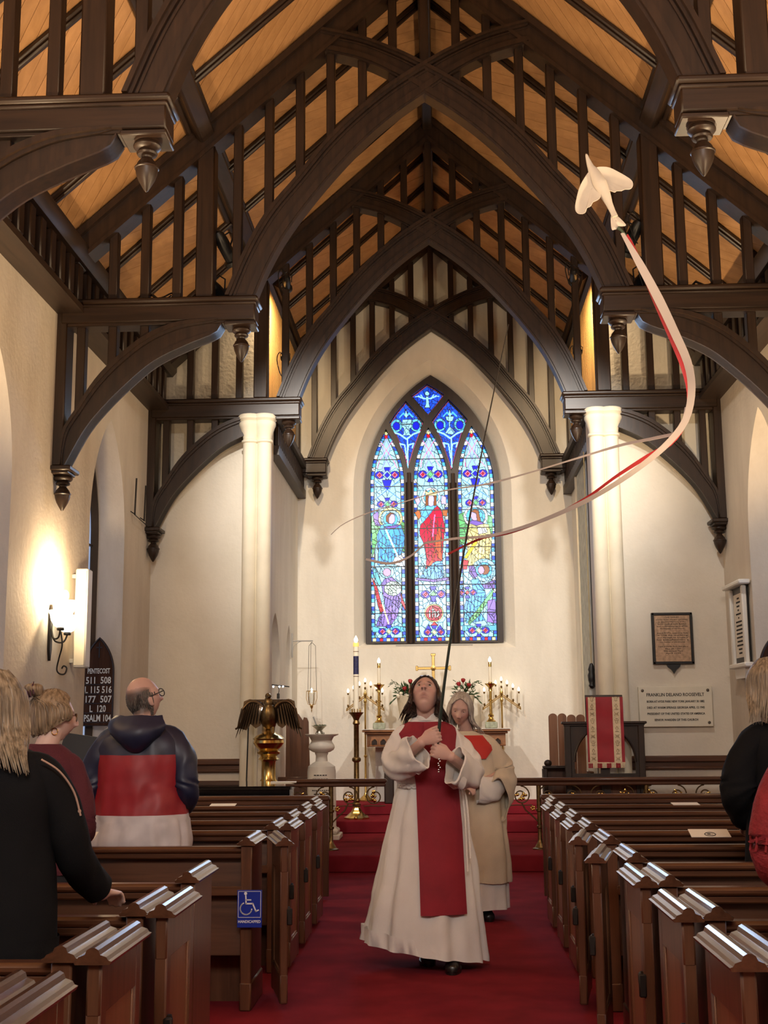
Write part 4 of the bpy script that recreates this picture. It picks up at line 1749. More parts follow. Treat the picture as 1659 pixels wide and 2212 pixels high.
def rose(m, c, r):
    m.lathe([(0, -r), (r * .6, -r * .8), (r * .95, -r * .1), (r, r * .35), (r * .82, r * .55), (r * .8, r * .2), (r * .55, r * .1), (r * .62, r * .62), (r * .5, r * .72), (r * .35, r * .25), (r * .25, r * .75), (0, r * .7)], 9, c, rot=Matrix.Rotation(random.uniform(-.5, .5), 3, 'X') @ Matrix.Rotation(random.uniform(-.5, .5), 3, 'Y'))


def bouquet(x, nm, reds):
    t = thing('flower_arrangement', 'red and white roses with greenery in a tall stone vase, %s of the cross' % nm, 'flowers', (x, 17.30, ZA), group='altar flowers')
    MB().lathe([(.075, 0), (.08, .02), (.06, .04), (.075, .10), (.115, .30), (.135, .44), (.138, .46), (.125, .46), (.10, .40), (0, .38)], 18).build('vase', M['vase'], t)
    m = MB()
    for k in range(190):
        a = random.uniform(0, 2 * PI)
        e = random.uniform(-.25, 1.2)
        R = random.uniform(.02, .16)
        d = Vector((math.cos(a) * math.cos(e), math.sin(a) * math.cos(e) * .7, math.sin(e)))
        leaf(m, Vector((0, 0, .47)) + d * R * Vector((1.2, .8, .9)).length * .6, d + Vector((random.uniform(-.5, .5), random.uniform(-.5, .5), random.uniform(-.3, .5))), random.uniform(.04, .09), random.uniform(.008, .016))
    for s in (-1, 1):
        for k in range(14):
            leaf(m, (s * (.10 + k * .008), random.uniform(-.06, .03), .47 - k * .008), (s, 0, -.8 + random.uniform(-.3, .3)), .06, .01)
    m.build('foliage', M['leaf'], t, smooth=0, kind='stuff')
    for k, (dx, dz) in enumerate(reds):
        m = MB()
        rose(m, (dx, -.05, dz), .033)
        m.tube([(dx * .5, -.02, .45), (dx, -.05, dz - .02)], .004, 5)
        m.build('rose', M['rose'], t, label='red rose')
    for k in range(7):
        m = MB()
        rose(m, (random.uniform(-.14, .14), -.10 + random.uniform(-.02, .03), .46 + random.uniform(-.02, .09)), .026)
        m.build('white_rose', M['wrose'], t, label='white rose')
    for k in range(4):
        m = MB()
        s = random.choice((-1, 1))
        P = [Vector((s * .03 * k, 0, .48)), Vector((s * (.08 + .03 * k), -.02, .60 + .02 * k)), Vector((s * (.14 + .03 * k), -.03, .66 - .02 * k))]
        m.tube(P, .0025, 4)
        for q in catmull(P, 5):
            leaf(m, q, (s, random.uniform(-1, 1), random.uniform(-1, 1)), .04, .006)
        m.build('sprig', M['leaf'], t, smooth=0)


bouquet(-.43, 'left', ((.06, .66), (-.02, .56), (.10, .56)))
bouquet(.39, 'right', ((-.02, .665), (-.085, .615), (.06, .60)))

# ------------------------------------------------------------------ paschal candle
t = thing('paschal_candle', 'tall lit candle with a blue band on a brass stand left of the altar', 'candle', (-1.06, 16.25, .33))
m = MB()
m.lathe([(.165, .0), (.165, .02), (.13, .04), (.075, .09), (.045, .14), (.04, .16)], 6)
for k in range(3):
    a = 2 * PI * k / 3 + .5
    m.ball((.14 * math.cos(a), .14 * math.sin(a), .018), .025, 8, 6)
m.build('base', M['brass'], t)
MB().lathe([(.04, .15), (.055, .17), (.055, .19), (.036, .21), (.05, .235), (.036, .26), (.034, .72), (.055, .735), (.06, .755), (.055, .775), (.034, .79), (.034, 1.20), (.05, 1.22), (.04, 1.245), (.034, 1.26), (.045, 1.29), (.065, 1.32), (.095, 1.355), (.10, 1.365), (.04, 1.362)], 16).build('stem', M['brass_d'], t)
m = MB()
for k in range(10):
    a = 2 * PI * k / 10
    m.box((.062 * math.cos(a), .062 * math.sin(a), 1.385), (.014, .006, .05), Matrix.Rotation(a + PI / 2, 3, 'Z'), bev=.002)
m.build('crown', M['brass'], t)
MB().lathe([(.036, 1.355), (.036, 2.24), (.030, 2.255), (0, 2.256)], 18).build('wax', M['wax'], t)
MB().lathe([(.0365, 1.86), (.0365, 2.10)], 18).build('painted_band', plain('blue_band', (.02, .02, .08), .5, var=.6, scale=40), t, label='blue decorated band')
for z in (2.155, 1.83):
    MB().lathe([(.037, z), (.037, z + .008)], 18).build('ring', plain('brown_ring', (.15, .06, .03), .5), t)
MB().lathe([(.038, 2.225), (.04, 2.25), (.038, 2.275), (.02, 2.28), (0, 2.28)], 18).build('follower', plain('glowing_wax', (.85, .5, .12), .4, emit=(1, .55, .15), estr=.8), t)  # flame glow put into the candle top as emission
m = MB()
flame_bulb(m, (0, 0, 2.275), 1.5)
m.build('flame', M['flame'], t)

# ------------------------------------------------------------------ sanctuary lamp on a bracket
t = thing('sanctuary_lamp', 'hanging brass sanctuary lamp on a wall bracket left of the window', 'lamp', (-XC, 17.15, 2.70))
m = MB()
m.box((.01, 0, -.06), (.02, .03, .34), bev=.004)
m.tube([(.0, 0, .0), (.30, 0, .0)], .009, 8)
m.tube(catmull([(.015, 0, -.18), (.03, 0, -.08), (.10, 0, -.02), (.16, 0, 0)], 5), .005, 6)
m.build('bracket', M['grey'], t)
m = MB()
for k in range(3):
    a = 2 * PI * k / 3 + .4
    m.tube([(.285, 0, -.02), (.285 + .055 * math.cos(a), .055 * math.sin(a), -.07)], .003, 5)
    m.tube([(.285 + .055 * math.cos(a), .055 * math.sin(a), -.07), (.285 + .07 * math.cos(a), .07 * math.sin(a), -.70)], .003, 5)
m.build('chains', M['iron'], t)
m = MB()
for k in range(6):
    a = 2 * PI * k / 6
    ca, sa = math.cos(a), math.sin(a)
    m.tube([(.285 + .072 * ca, .072 * sa, -.70), (.285 + .074 * ca, .074 * sa, -.80), (.285 + .05 * ca, .05 * sa, -.88), (.285, 0, -.90)], .004, 5)
m.tube([(.285 + .072 * math.cos(2 * PI * k / 20), .072 * math.sin(2 * PI * k / 20), -.70) for k in range(20)], .005, 5, closed=True)
m.lathe([(0, -1.0), (.008, -.97), (.005, -.95), (.02, -.92), (.024, -.905), (.012, -.895), (0, -.89)], 10, (.285, 0, 0))
m.build('cage', M['brass'], t)
MB().lathe([(.045, -.87), (.052, -.80), (.055, -.71), (.05, -.71), (.047, -.80), (.04, -.865)], 16, (.285, 0, 0)).build('glass', plain('lamp_glass', (.9, .9, .88), .08, trans=.9), t)
m = MB()
flame_bulb(m, (.285, 0, -.72), 1.0)
m.build('flame', M['flame'], t)

# ------------------------------------------------------------------ font
t = thing('baptismal_font', 'pale marble font on a turned pedestal before the chancel', 'font', (-1.42, 15.25, .175))
m = MB()
m.box((0, 0, .03), (.48, .48, .06), bev=.008)
m.box((0, 0, .09), (.42, .42, .06), bev=.02)
m.build('plinth', M['marble'], t)
MB().lathe([(.20, .12), (.18, .15), (.175, .80), (.165, .86), (.11, .90), (.075, .92), (.07, .99), (.085, 1.02), (.06, 1.03)], 24).build('pedestal', M['marble'], t)
MB().lathe([(.06, 1.02), (.11, 1.035), (.15, 1.06), (.162, 1.09), (.155, 1.12), (.13, 1.155), (.125, 1.18), (.145, 1.215), (.205, 1.238), (.208, 1.25), (.17, 1.25), (.12, 1.16), (0, 1.14)], 36).build('bowl', M['marble'], t, smooth=65)
m = MB()
for r in range(9):
    L = .16 + .08 * ((r * 7) % 5) / 5
    x = -L / 2
    z = .76 - r * .045
    while x < L / 2:
        w_ = random.uniform(.01, .03)
        a = (x + w_ / 2) / .177
        m.box((.1775 * math.sin(a), -.1775 * math.cos(a), z), (w_, .003, .011), Matrix.Rotation(a, 3, 'Z'))
        x += w_ + .009
m.build('inscription', M['ink'], t, smooth=0, kind='stuff')
t = thing('silver_bowl', 'small footed silver bowl of greenery on the font rim', 'bowl', (-1.44, 15.18, 1.425))
m = MB().lathe([(.05, 0), (.045, .02), (.03, .045), (.055, .07), (.085, .095), (.10, .10), (.085, .104), (.04, .08), (0, .07)], 18)
for k in range(3):
    a = 2 * PI * k / 3
    m.ball((.05 * math.cos(a), .05 * math.sin(a), .008), .015, 6, 5)
m.build('dish', plain('tarnished_silver', (.38, .36, .30), .3, 1.0), t)
m = MB()
for k in range(26):
    a = random.uniform(0, 6.28)
    leaf(m, (.05 * math.cos(a) * random.random(), .05 * math.sin(a) * random.random(), .09), (math.cos(a), math.sin(a), .5), .05, .014)
m.build('greenery', M['leaf'], t, smooth=0, kind='stuff')
MB().tube([(-.03, 0, .09), (-.075, 0, .21)], .009, 8).build('sprinkler', M['grey'], t)

# ------------------------------------------------------------------ eagle lectern
t = thing('eagle_lectern', 'brass eagle lectern with spread dark wings left of the chancel', 'lectern', (-1.87, 13.80, .175))
MB().lathe([(.105, 0), (.105, .03), (.095, .06), (.09, .10), (.08, .14), (.075, .70), (.10, .715), (.11, .73), (.10, .75), (.08, .78), (.078, .96), (.085, .975), (.12, .99), (.10, 1.01), (.09, 1.03), (.125, 1.05), (.13, 1.07), (.10, 1.085), (.15, 1.13), (.175, 1.17), (.165, 1.20), (.18, 1.215), (.14, 1.25), (.09, 1.27), (.05, 1.31)], 22).build('column', M['brass'], t)
m = MB()
m.ball((0, -.02, 1.45), (.095, .10, .17), 14, 10, Matrix.Rotation(.35, 3, 'X'))
m.ball((0, -.05, 1.60), (.055, .06, .085), 12, 8, Matrix.Rotation(.25, 3, 'X'))
m.ball((0, -.075, 1.685), (.036, .048, .036), 12, 8)
m.lathe([(.016, 0), (.011, .025), (0, .045)], 8, (0, -.115, 1.68), rot=Matrix.Rotation(PI * .62, 3, 'X'))
for s in (-1, 1):
    m.tube([(s * .045, -.03, 1.34), (s * .05, -.05, 1.27)], [.03, .02], 8)
m.build('eagle_body', M['brass_d'], t)
for s in (-1, 1):
    m = MB()
    NF = 9
    for k in range(NF):
        f = k / (NF - 1)
        x0_, z0_ = s * (.05 + .20 * f), 1.58 + .045 * math.sin(f * PI)
        a = -1.05 + f * .35
        Lf = .20 + .16 * f
        tip = Vector((x0_ + s * (.02 + .10 * f), -.01 - .02 * f, z0_ - Lf))
        rootp = Vector((x0_, -.01 + .02 * f, z0_ + .03))
        w_ = .026
        m.ball((rootp + tip) / 2, (w_, .007, (rootp - tip).length / 2), 8, 8, (tip - rootp).to_track_quat('-Z', 'Y').to_matrix())
    m.prism([(s * .05, 1.46), (s * .06, 1.56), (s * .13, 1.64), (s * .22, 1.655), (s * .285, 1.63), (s * .305, 1.50), (s * .325, 1.40), (s * .36, 1.335), (s * .31, 1.325), (s * .255, 1.31), (s * .21, 1.38), (s * .15, 1.33), (s * .10, 1.36)], .004, .022)
    m.tube(catmull([(s * .04, -.01, 1.52), (s * .12, .0, 1.61), (s * .22, .0, 1.62), (s * .30, -.01, 1.54)], 5), [.03 - .0012 * k for k in range(16)], 8)
    m.tube(catmull([(s * .30, -.01, 1.55), (s * .33, -.02, 1.42), (s * .345, -.02, 1.345), (s * .375, -.02, 1.325)], 4), .012, 6)
    m.build('wing', M['bronze'], t)
MB().box((0, .06, 1.62), (.50, .03, .06), bev=.008).build('book_rest', M['bronze'], t)
t = thing('reading_light', 'small white book light clipped above the eagle lectern', 'lamp', (-1.77, 13.82, 1.83))
MB().box((0, 0, .03), (.03, .03, .06), bev=.004).build('clip', M['black'], t)
m = MB()
m.tube(catmull([(0, 0, .05), (.01, -.01, .10), (.0, -.02, .13)], 4), .004, 6)
m.box((.03, -.03, .145), (.20, .03, .012), Matrix.Rotation(.12, 3, 'Y'), bev=.003)
m.build('arm', M['black'], t)
m = MB()
for x in (-.05, .02, .06):
    m.ball((x, -.05, .135), .010, 8, 6)
m.build('led', plain('cool_led', (1, 1, 1), .4, emit=(.75, .85, 1.0), estr=10), t)
light('reading_lamp_light', 'POINT', (-1.95, 13.76, 1.72), 1.6, COOL, .02)
t = thing('microphone_stand', 'thin black microphone stand with a boom beside the eagle lectern', 'stand', (-2.15, 13.95, .175))
m = MB()
m.lathe([(.07, 0), (.07, .02), (.02, .035), (.012, .06)], 14)
m.build('base', M['black'], t)
m = MB()
m.tube([(0, 0, .03), (.01, 0, .75)], .012, 8)
m.tube([(.01, 0, .74), (.03, 0, 1.55)], .008, 8)
m.ball((.03, 0, 1.56), .018, 8, 6)
m.build('pole', M['black'], t)
MB().tube(catmull([(.03, 0, 1.56), (.07, -.02, 1.61), (.13, -.03, 1.625), (.24, -.03, 1.63)], 5), .006, 6).build('boom', M['black'], t)
MB().lathe([(.008, 0), (.014, .01), (.014, .05), (0, .055)], 8, (.24, -.03, 1.63), rot=Matrix.Rotation(PI / 2, 3, 'Y')).build('microphone', M['iron'], t)

# chairs in the chancel
t = thing('clergy_chair', 'high backed dark oak chair beside the font', 'chair', (-1.78, 15.72, .175))
m = MB()
m.prism([(-.17, .0), (.17, .0), (.13, 1.40), (.11, 1.45), (.07, 1.46), (.055, 1.42), (.0, 1.50), (-.08, 1.545), (-.14, 1.52), (-.16, 1.45)], .16, .20)
m.build('back', M['pew'], t)
m = MB()
m.box((0, -.02, .42), (.40, .40, .04), bev=.01)
m.build('seat', M['pew'], t)
for x in (-.18, .18):
    MB().box((x, -.02, .33), (.04, .42, .66), bev=.008).build('side', M['pew'], t)
MB().box((.0, -.23, .45), (.42, .03, .55), bev=.006).build('front_board', M['pew'], t)

t = thing('choir_stall', 'oak stall with a back of round topped boards behind the reading desk', 'stall', (1.54, 15.0, .175))
for k, (dx, h_) in enumerate(((-.14, 1.475), (-.03, 1.475), (.08, 1.46), (.19, 1.46))):
    m = MB()
    w_ = .105
    m.prism([(dx - w_ / 2, .3), (dx + w_ / 2, .3), (dx + w_ / 2, h_ - .04)] + [(dx + w_ / 2 * math.cos(a), h_ - .045 + .045 * math.sin(a)) for a in [PI * q / 8 for q in range(1, 8)]] + [(dx - w_ / 2, h_ - .04)], -.015, .015)
    m.build('back_board', M['pewpanel'], t)
m = MB()
m.box((0, -.16, .42), (.56, .36, .04), bev=.01)
m.build('seat', M['pewx'], t)
for x in (-.25, .27):
    MB().box((x, -.10, .40), (.05, .40, .80), bev=.01).build('arm_panel', M['pew'], t)
MB().box((0, -.02, .30), (.5, .03, .60)).build('lower_back', M['pew'], t)

# reading desk with pointed openings, hung with a red frontal
t = thing('reading_desk', 'dark oak reading desk with pointed arched openings in its front', 'desk', (1.885, 14.075, .175))
m = MB()
outer = [(-.42, 0), (.42, 0), (.42, 1.345), (-.42, 1.345)]
hs = [pointed(-.34, -.05, .80, .93, 1.24, 8), pointed(.05, .34, .80, .93, 1.24, 8), [(-.34, .08), (-.05, .08), (-.05, .70), (-.34, .70)], [(.05, .08), (.34, .08), (.34, .70), (.05, .70)]]
loops = [outer] + hs
tris = tessellate_polygon([[Vector((a, b, 0)) for a, b in l] for l in loops])
flat = [q for l in loops for q in l]
nf = len(flat)
m.add([(a, -.02, b) for a, b in flat] + [(a, .02, b) for a, b in flat], [tuple(q) for q in tris] + [tuple(i + nf for i in q[::-1]) for q in tris])
i0 = 0
for l in loops:
    n = len(l)
    m.add([(a, -.02, b) for a, b in l] + [(a, .02, b) for a, b in l], [(i, (i + 1) % n, (i + 1) % n + n, i + n) for i in range(n)])
m.build('front', M['beam'], t)
for hh in hs[:2]:
    m = MB()
    m.tube([(q[0], -.025, q[1]) for q in hh[2:-1]] + [(hh[-1][0], -.025, hh[-1][1])], .014, 6)
    m.build('arch_moulding', M['beam'], t)
for x in (-.41, .41):
    MB().box((x, .0, .67), (.07, .08, 1.345), bev=.008).build('post', M['beam'], t)
m = MB()
m.box((0, .0, 1.36), (.95, .12, .03), bev=.008)
m.box((0, .0, 1.335), (.90, .09, .02), bev=.004)
m.build('top', M['beamx'], t)
for x in (-.195, .195):
    MB().box((x, .035, .39), (.30, .012, .62)).build('lower_panel', M['pew'], t)
m = MB()
m.box((.01, -.02, 1.52), (.42, .02, .30), Matrix.Rotation(-.12, 3, 'X'), bev=.004)
m.box((.01, .01, 1.40), (.10, .04, .06), bev=.004)
m.build('book_stand', M['beam'], t)

t = thing('red_frontal', 'red hanging with two gold patterned bands over the reading desk', 'hanging', (1.892, 13.985, 1.05))
M['redcloth'] = plain('red_silk', (.33, .010, .020), .55, var=.14, scale=6)
M['goldcloth'] = plain('gold_brocade', (.72, .58, .38), .6, var=.12, scale=40)
M['golddark'] = plain('brocade_figure', (.24, .15, .05), .6)


def wav(u, v):
    return -.004 * math.sin(v * 21 + u * 6) - .05 * v * 0 - .003 * math.sin(u * 30)


def hang(x0, x1, z0, z1, off, n=8, k=24):
    return [[(lerp(x0, x1, i / n), off + wav(lerp(x0, x1, i / n), lerp(z0, z1, j / k)), lerp(z0, z1, j / k)) for j in range(k + 1)] for i in range(n + 1)]


MB().sheet(hang(-.205, .205, .05, .77, 0), .006).build('cloth', M['redcloth'], t, smooth=80)
for x0_, x1_ in ((-.185, -.10), (.085, .17)):
    MB().sheet(hang(x0_, x1_, .05, .768, -.006, 3), .003).build('gold_band', M['goldcloth'], t, smooth=80)
    m = MB()
    xc = (x0_ + x1_) / 2
    for k in range(9):
        z = .09 + k * .082
        kind = k % 3
        if kind == 0:
            P = [[(-.022, .02), (0, -.012), (.022, .02)], [(-.022, -.02), (0, .012), (.022, -.02)]]
        elif kind == 1:
            P = [[(0, .026), (.014, .006), (0, -.024), (-.014, .006), (0, .026)], [(-.02, -.03), (.02, -.03)]]
        else:
            P = [[(-.022, .022), (-.010, -.004), (0, .018), (.010, -.004), (.022, .022)], [(-.016, -.012), (0, -.024), (.016, -.012)], [(-.012, .03), (.012, .03)]]
        for pl in P:
            pts = [(xc + a, -.0095 + wav(xc, z + b), z + b) for a, b in pl]
            m.tube(pts, .0022, 4)
    m.build('band_figure', M['golddark'], t, kind='stuff')
m = MB()
m.box((0, -.004, .045), (.415, .008, .012))
m.build('braid', M['goldcloth'], t)
for k in range(24):
    x = -.196 + k * .017
    mm = M['redcloth'] if (k // 3) % 2 == 0 else M['goldcloth']
    MB().box((x, -.004 + random.uniform(-.002, .002), .015), (.0145, .008, .055), bev=.002).build('fringe', mm, t, label='cream fringe' if mm is M['goldcloth'] else 'red fringe')

t = thing('prayer_bench', 'low dark bench with a rounded knob behind the altar rail', 'bench', (1.40, 14.46, .175))
m = MB()
m.box((0, 0, .86), (.36, .18, .03), bev=.008)
m.build('shelf', M['beamx'], t)
for x in (-.16, .16):
    MB().box((x, 0, .42), (.05, .2, .85), bev=.008).build('end', M['beam'], t)
MB().box((0, .08, .44), (.30, .02, .80)).build('panel', M['pew'], t)
MB().ball((-.12, 0, .905), (.045, .04, .04), 10, 8).build('knob', M['beam'], t)

# weathered board and bell pull by the right column
M['weather'] = plain('peeling_paint', (.50, .51, .43), .8, var=.22, scale=9, bump=.4, bscale=30)
t = thing('weathered_panel', 'tall pale board with peeling green paint on the right chancel wall', 'panel', (1.975, 15.95, .33))
MB().box((0, .02, 2.45), (.03, 1.10, 4.50), bev=.004).build('board', M['weather'], t)
MB().box((-.002, -.56, 2.40), (.03, .10, 4.6), bev=.008).build('dark_gap', M['black'], t)  # black strip put in for the dark gap beside the board
MB().box((-.012, .60, 2.40), (.05, .10, 4.55), bev=.01).build('far_edge', M['stone'], t)
t = thing('bell_pull', 'turned black bell pull hanging on a cord beside the right column', 'bell pull', (1.885, 15.0, 1.74))
MB().tube([(0, 0, .50), (0, 0, 3.13)], .006, 6).build('cord', plain('cord', (.45, .36, .18), .8), t)
MB().lathe([(0, .20), (.02, .205), (.042, .235), (.034, .26), (.045, .30), (.05, .36), (.036, .40), (.045, .43), (.03, .47), (.02, .50), (0, .51)], 14).build('grip', M['black'], t)
MB().box((.01, .02, .09), (.085, .02, .26), bev=.006).build('tally_board', M['grey'], t)

# ------------------------------------------------------------------ wall tablets
t = thing('bronze_tablet', 'framed bronze tablet of engraved text on the arch wall', 'plaque', (2.775, YA, 2.50))
m = MB()
m.box((0, -.02, 0), (.475, .03, .60), bev=.004)
m.build('backing', M['black'], t)
m = MB()
for c, s_ in (((-.222, -.035, 0), (.032, .03, .60)), ((.222, -.035, 0), (.032, .03, .60)), ((0, -.035, .285), (.475, .03, .032)), ((0, -.035, -.285), (.475, .03, .032))):
    m.box(c, s_, bev=.006)
m.build('frame', M['black'], t)
MB().box((0, -.036, 0), (.415, .006, .545)).build('face', plain('copper_face', (.42, .28, .18), .45, .3, var=.25, scale=30), t)
m = MB()
m.prism([(-.08, -.30), (.08, -.30), (.07, -.33), (.03, -.36), (0, -.41), (-.03, -.36), (-.07, -.33)], -.04, -.005)
m.build('drop', M['black'], t)
lines = [('THIS TABLET', .16), ('erected by the Wardens and Vestry', .36), ('in Grateful Memory of the', .31), ('DOCTOR JOHN BARD', .32), ('and commemorative of his', .35), ('the Founder of the Church', .28), ('', 0), ('born A.D. 1716 removed to Hyde', .35), ('in 1798 this land having', .34), ('and through his bounty a', .34), ('his benefactions a', .36), ('the builder of this Church', .28), ('', 0), ('Died in Hyde Park this place', .34), ('May 30 1799', .18), ('This is Hyde Park', .22), ('April 1799', .17)]
m = MB()
for k, (s_, w_) in enumerate(lines):
    if s_:
        q = text_mb(s_, .022, w_ * 1.02, extrude=.0008)
        q.xf(Matrix.Rotation(PI / 2, 3, 'X'))
        q.move((0, -.040, .245 - k * .0262))
        q.build('lettering', M['ink'], t, smooth=0)
t = thing('marble_tablet', 'white marble tablet with five engraved lines and corner bolts on the arch wall', 'plaque', (2.77, YA, 1.712))
MB().box((0, -.03, 0), (.845, .05, .46), bev=.005).build('slab', plain('white_marble', (.72, .67, .55), .5, var=.04, scale=6), t)
m = MB()
for k, (s_, z, h_, w_) in enumerate((('FRANKLIN DELANO ROOSEVELT', .135, .052, .66), ('BORN AT HYDE PARK NEW YORK JANUARY 30 1882', .058, .034, .66), ('DIED AT WARM SPRINGS GEORGIA APRIL 12 1945', -.012, .034, .66), ('PRESIDENT OF THE UNITED STATES OF AMERICA', -.082, .034, .66), ('SENIOR WARDEN OF THIS CHURCH', -.152, .034, .50))):
    q = text_mb(s_, h_, w_, bold=.0008)
    q.xf(Matrix.Rotation(PI / 2, 3, 'X'))
    q.move((0, -.056, z))
    q.build('lettering', M['ink'], t, smooth=0)
for x in (-.375, .375):
    for z in (.185, -.185):
        MB().lathe([(0, .008), (.014, .006), (.018, 0), (.018, -.006)], 12, (x, -.056, z), rot=Matrix.Rotation(PI / 2, 3, 'X')).build('bolt', plain('bolt', (.12, .10, .08), .4, .8), t)
t = thing('framed_tablet', 'narrow text tablet in a white frame with bracket on the right side wall', 'plaque', (XW - .015, 13.68, 2.58), -PI / 2)
MB().box((0, -.02, 0), (.60, .03, .86), bev=.004).build('back_board', M['black'], t)
for x in (-.28, .28):
    MB().box((x, -.045, 0), (.07, .05, .84), bev=.01).build('pilaster', M['white'], t)
MB().box((0, -.055, .45), (.80, .13, .05), bev=.012).build('cornice', M['white'], t)
MB().box((0, -.045, -.44), (.74, .10, .05), bev=.012).build('ledge', M['white'], t)
m = MB()
m.prism([(-.25, -.465), (.25, -.465), (.20, -.58), (-.20, -.58)], -.06, -.005)
m.build('bracket', M['white'], t)
MB().box((0, -.038, 0), (.42, .006, .70)).build('face', M['marble'], t)
m = MB()
for k in range(15):
    L = (.08, .16, .13, .06, .22, .04, .26, .24, .27, .25, .26, .22, .26, .14, .12)[k]
    m = MB()
    x = -L / 2
    while x < L / 2:
        w_ = random.uniform(.012, .028)
        m.box((x + w_ / 2, -.042, .30 - k * .043), (w_, .002, .018))
        x += w_ + .007
    m.build('engraved_line', M['ink'], t, smooth=0, kind='stuff')


def hymn_board(name_label, loc, rz, rows):
    t = thing('hymn_board', name_label, 'hymn board', loc, rz)
    P = [(-.165, 0), (.165, 0), (.165, .52)]
    P = pointed(-.165, .165, 0, .56, .93, 10)
    MB().prism(P, -.012, .012).build('board', wood('hymn_oak', (.035, .014, .007), (.085, .034, .017), .7, 2, 5, spec=.08), t)
    m = MB()
    m.tube([(a, -.012, b) for a, b in P], .011, 6, closed=True)
    m.build('rim', M['beam'], t)
    m = MB()
    m.box((0, -.014, .80), (.012, .006, .16))
    m.box((0, -.014, .83), (.07, .006, .012))
    m.build('carved_cross', M['beam'], t)
    wl = plain('white_numerals', (.75, .70, .58), .6)
    m = MB()
    for z in (.035, .135, .235, .335, .435):
        m.box((0, -.016, z), (.30, .008, .007))
    m.build('slat', M['beam'], t)
    for s_, z, h_, w_ in rows:
        q = text_mb(s_, h_, w_, bold=.0016)
        q.xf(Matrix.Rotation(PI / 2, 3, 'X'))
        q.move((0, -.016, z))
        q.build('numerals', wl, t, smooth=0, label='white slip-in numerals')
    return t


hymn_board('pointed dark hymn board with white numbers in the left window recess', (-3.60, 13.05, 1.55), -.10,
           (('PENTECOST', .575, .075, .25), ('511  508', .475, .10, .28), ('L 115 516', .375, .10, .30), ('177  507', .275, .10, .29), ('L  120', .175, .10, .18), ('PSALM 104', .075, .10, .30)))
hymn_board('pointed brown hymn board top behind the blonde woman in black', (3.44, 12.70, 1.45), .35, ())

# ------------------------------------------------------------------ lamp, loudspeaker, stands on the left wall
t = thing('wall_sconce', 'wrought iron wall sconce with lit opal glass shades on the left wall', 'sconce', (-XW, 10.75, 2.10))
m = MB()
m.prism([(-.03, .12), (0, .02), (.03, .12), (.03, .45), (0, .52), (-.03, .45)], 0, .025, 'yz')
m.build('backplate', M['iron'], t)
m = MB()
m.tube(catmull([(.02, 0, .30), (.05, .02, .20), (.12, .05, .19), (.155, .06, .27)], 6), .008, 6)
m.tube(catmull([(.02, 0, .33), (.06, -.05, .22), (.12, -.10, .22), (.14, -.11, .30)], 6), .008, 6)
m.tube(catmull([(.10, .03, .28), (.11, .05, .16), (.08, .07, .05), (.06, .08, -.05), (.08, .10, -.09), (.12, .12, -.09), (.135, .125, -.04), (.11, .115, -.02), (.095, .11, -.045)], 5), .007, 6)
m.build('scroll_arm', M['iron'], t)
SH = [(.02, 0), (.055, .02), (.085, .07), (.095, .12), (.115, .155), (.110, .155), (.088, .12), (.075, .07), (.04, .02)]
for (x, y, z) in ((.15, .06, .27), (.14, -.11, .30), (.13, .02, .40)):
    m = MB().lathe([(.028, -.02), (.034, -.012), (.03, .006), (.02, .01)], 14, (x, y, z))
    m.build('shade_cup', M['iron'], t)
    MB().lathe(SH, 22, (x, y, z)).build('shade', M['shade'], t)
m = MB()
m.ball((.13, .02, .60), (.035, .035, .05), 12, 8)
m.ball((.14, -.11, .50), (.035, .035, .05), 12, 8)
m.build('bulb', M['bulb'], t)
light('wall_lamp_light', 'POINT', (-XW + .17, 10.73, 2.80), 70, WARM, .05)

t = thing('column_loudspeaker', 'slim white column loudspeaker fixed to the left wall beside the sconce', 'loudspeaker', (-XW, 11.40, 2.55))
MB().box((.11, 0, 0), (.12, .16, .93), bev=.012).build('cabinet', M['white'], t)
MB().box((.11, -.083, 0), (.10, .008, .89), bev=.003).build('grille', plain('speaker_cloth', (.70, .66, .54), .9, bump=.4, bscale=500), t)
MB().box((.11, -.088, .01), (.016, .004, .004)).build('badge', M['grey'], t)
for z in (-.4, .4):
    MB().box((.025, 0, z), (.05, .05, .04), bev=.004).build('bracket', M['grey'], t)

t = thing('wall_brackets', 'pair of thin iron hanging rods on the left wall near the arch wall', 'bracket', (-XW, 13.7, 4.1))
for y in (-.22, .22):
    m = MB()
    m.tube([(.06, y, .22), (.05, y, -.20)], .010, 6)
    m.tube([(.0, y, -.16), (.06, y, -.20)], .006, 6)
    m.build('rod', M['iron'], t)
MB().tube([(.05, -.24, -.20), (.05, .5, -.24)], .006, 6).build('bar', M['iron'], t)

t = thing('music_stand', 'black music stand behind the man in the tricolour jacket', 'stand', (-2.93, 10.2, 0))
MB().box((0, 0, 1.33), (.36, .02, .30), Matrix.Rotation(-.35, 3, 'X') @ Matrix.Rotation(.15, 3, 'Y'), bev=.004).build('desk', plain('stand_black', (.03, .035, .04), .5), t)
m = MB()
m.tube([(0, .02, .05), (0, .02, 1.28)], .011, 8)
for k in range(3):
    a = 2 * PI * k / 3
    m.tube([(0, .02, .12), (.25 * math.cos(a), .02 + .25 * math.sin(a), .01)], .009, 6)
m.build('legs', M['black'], t)

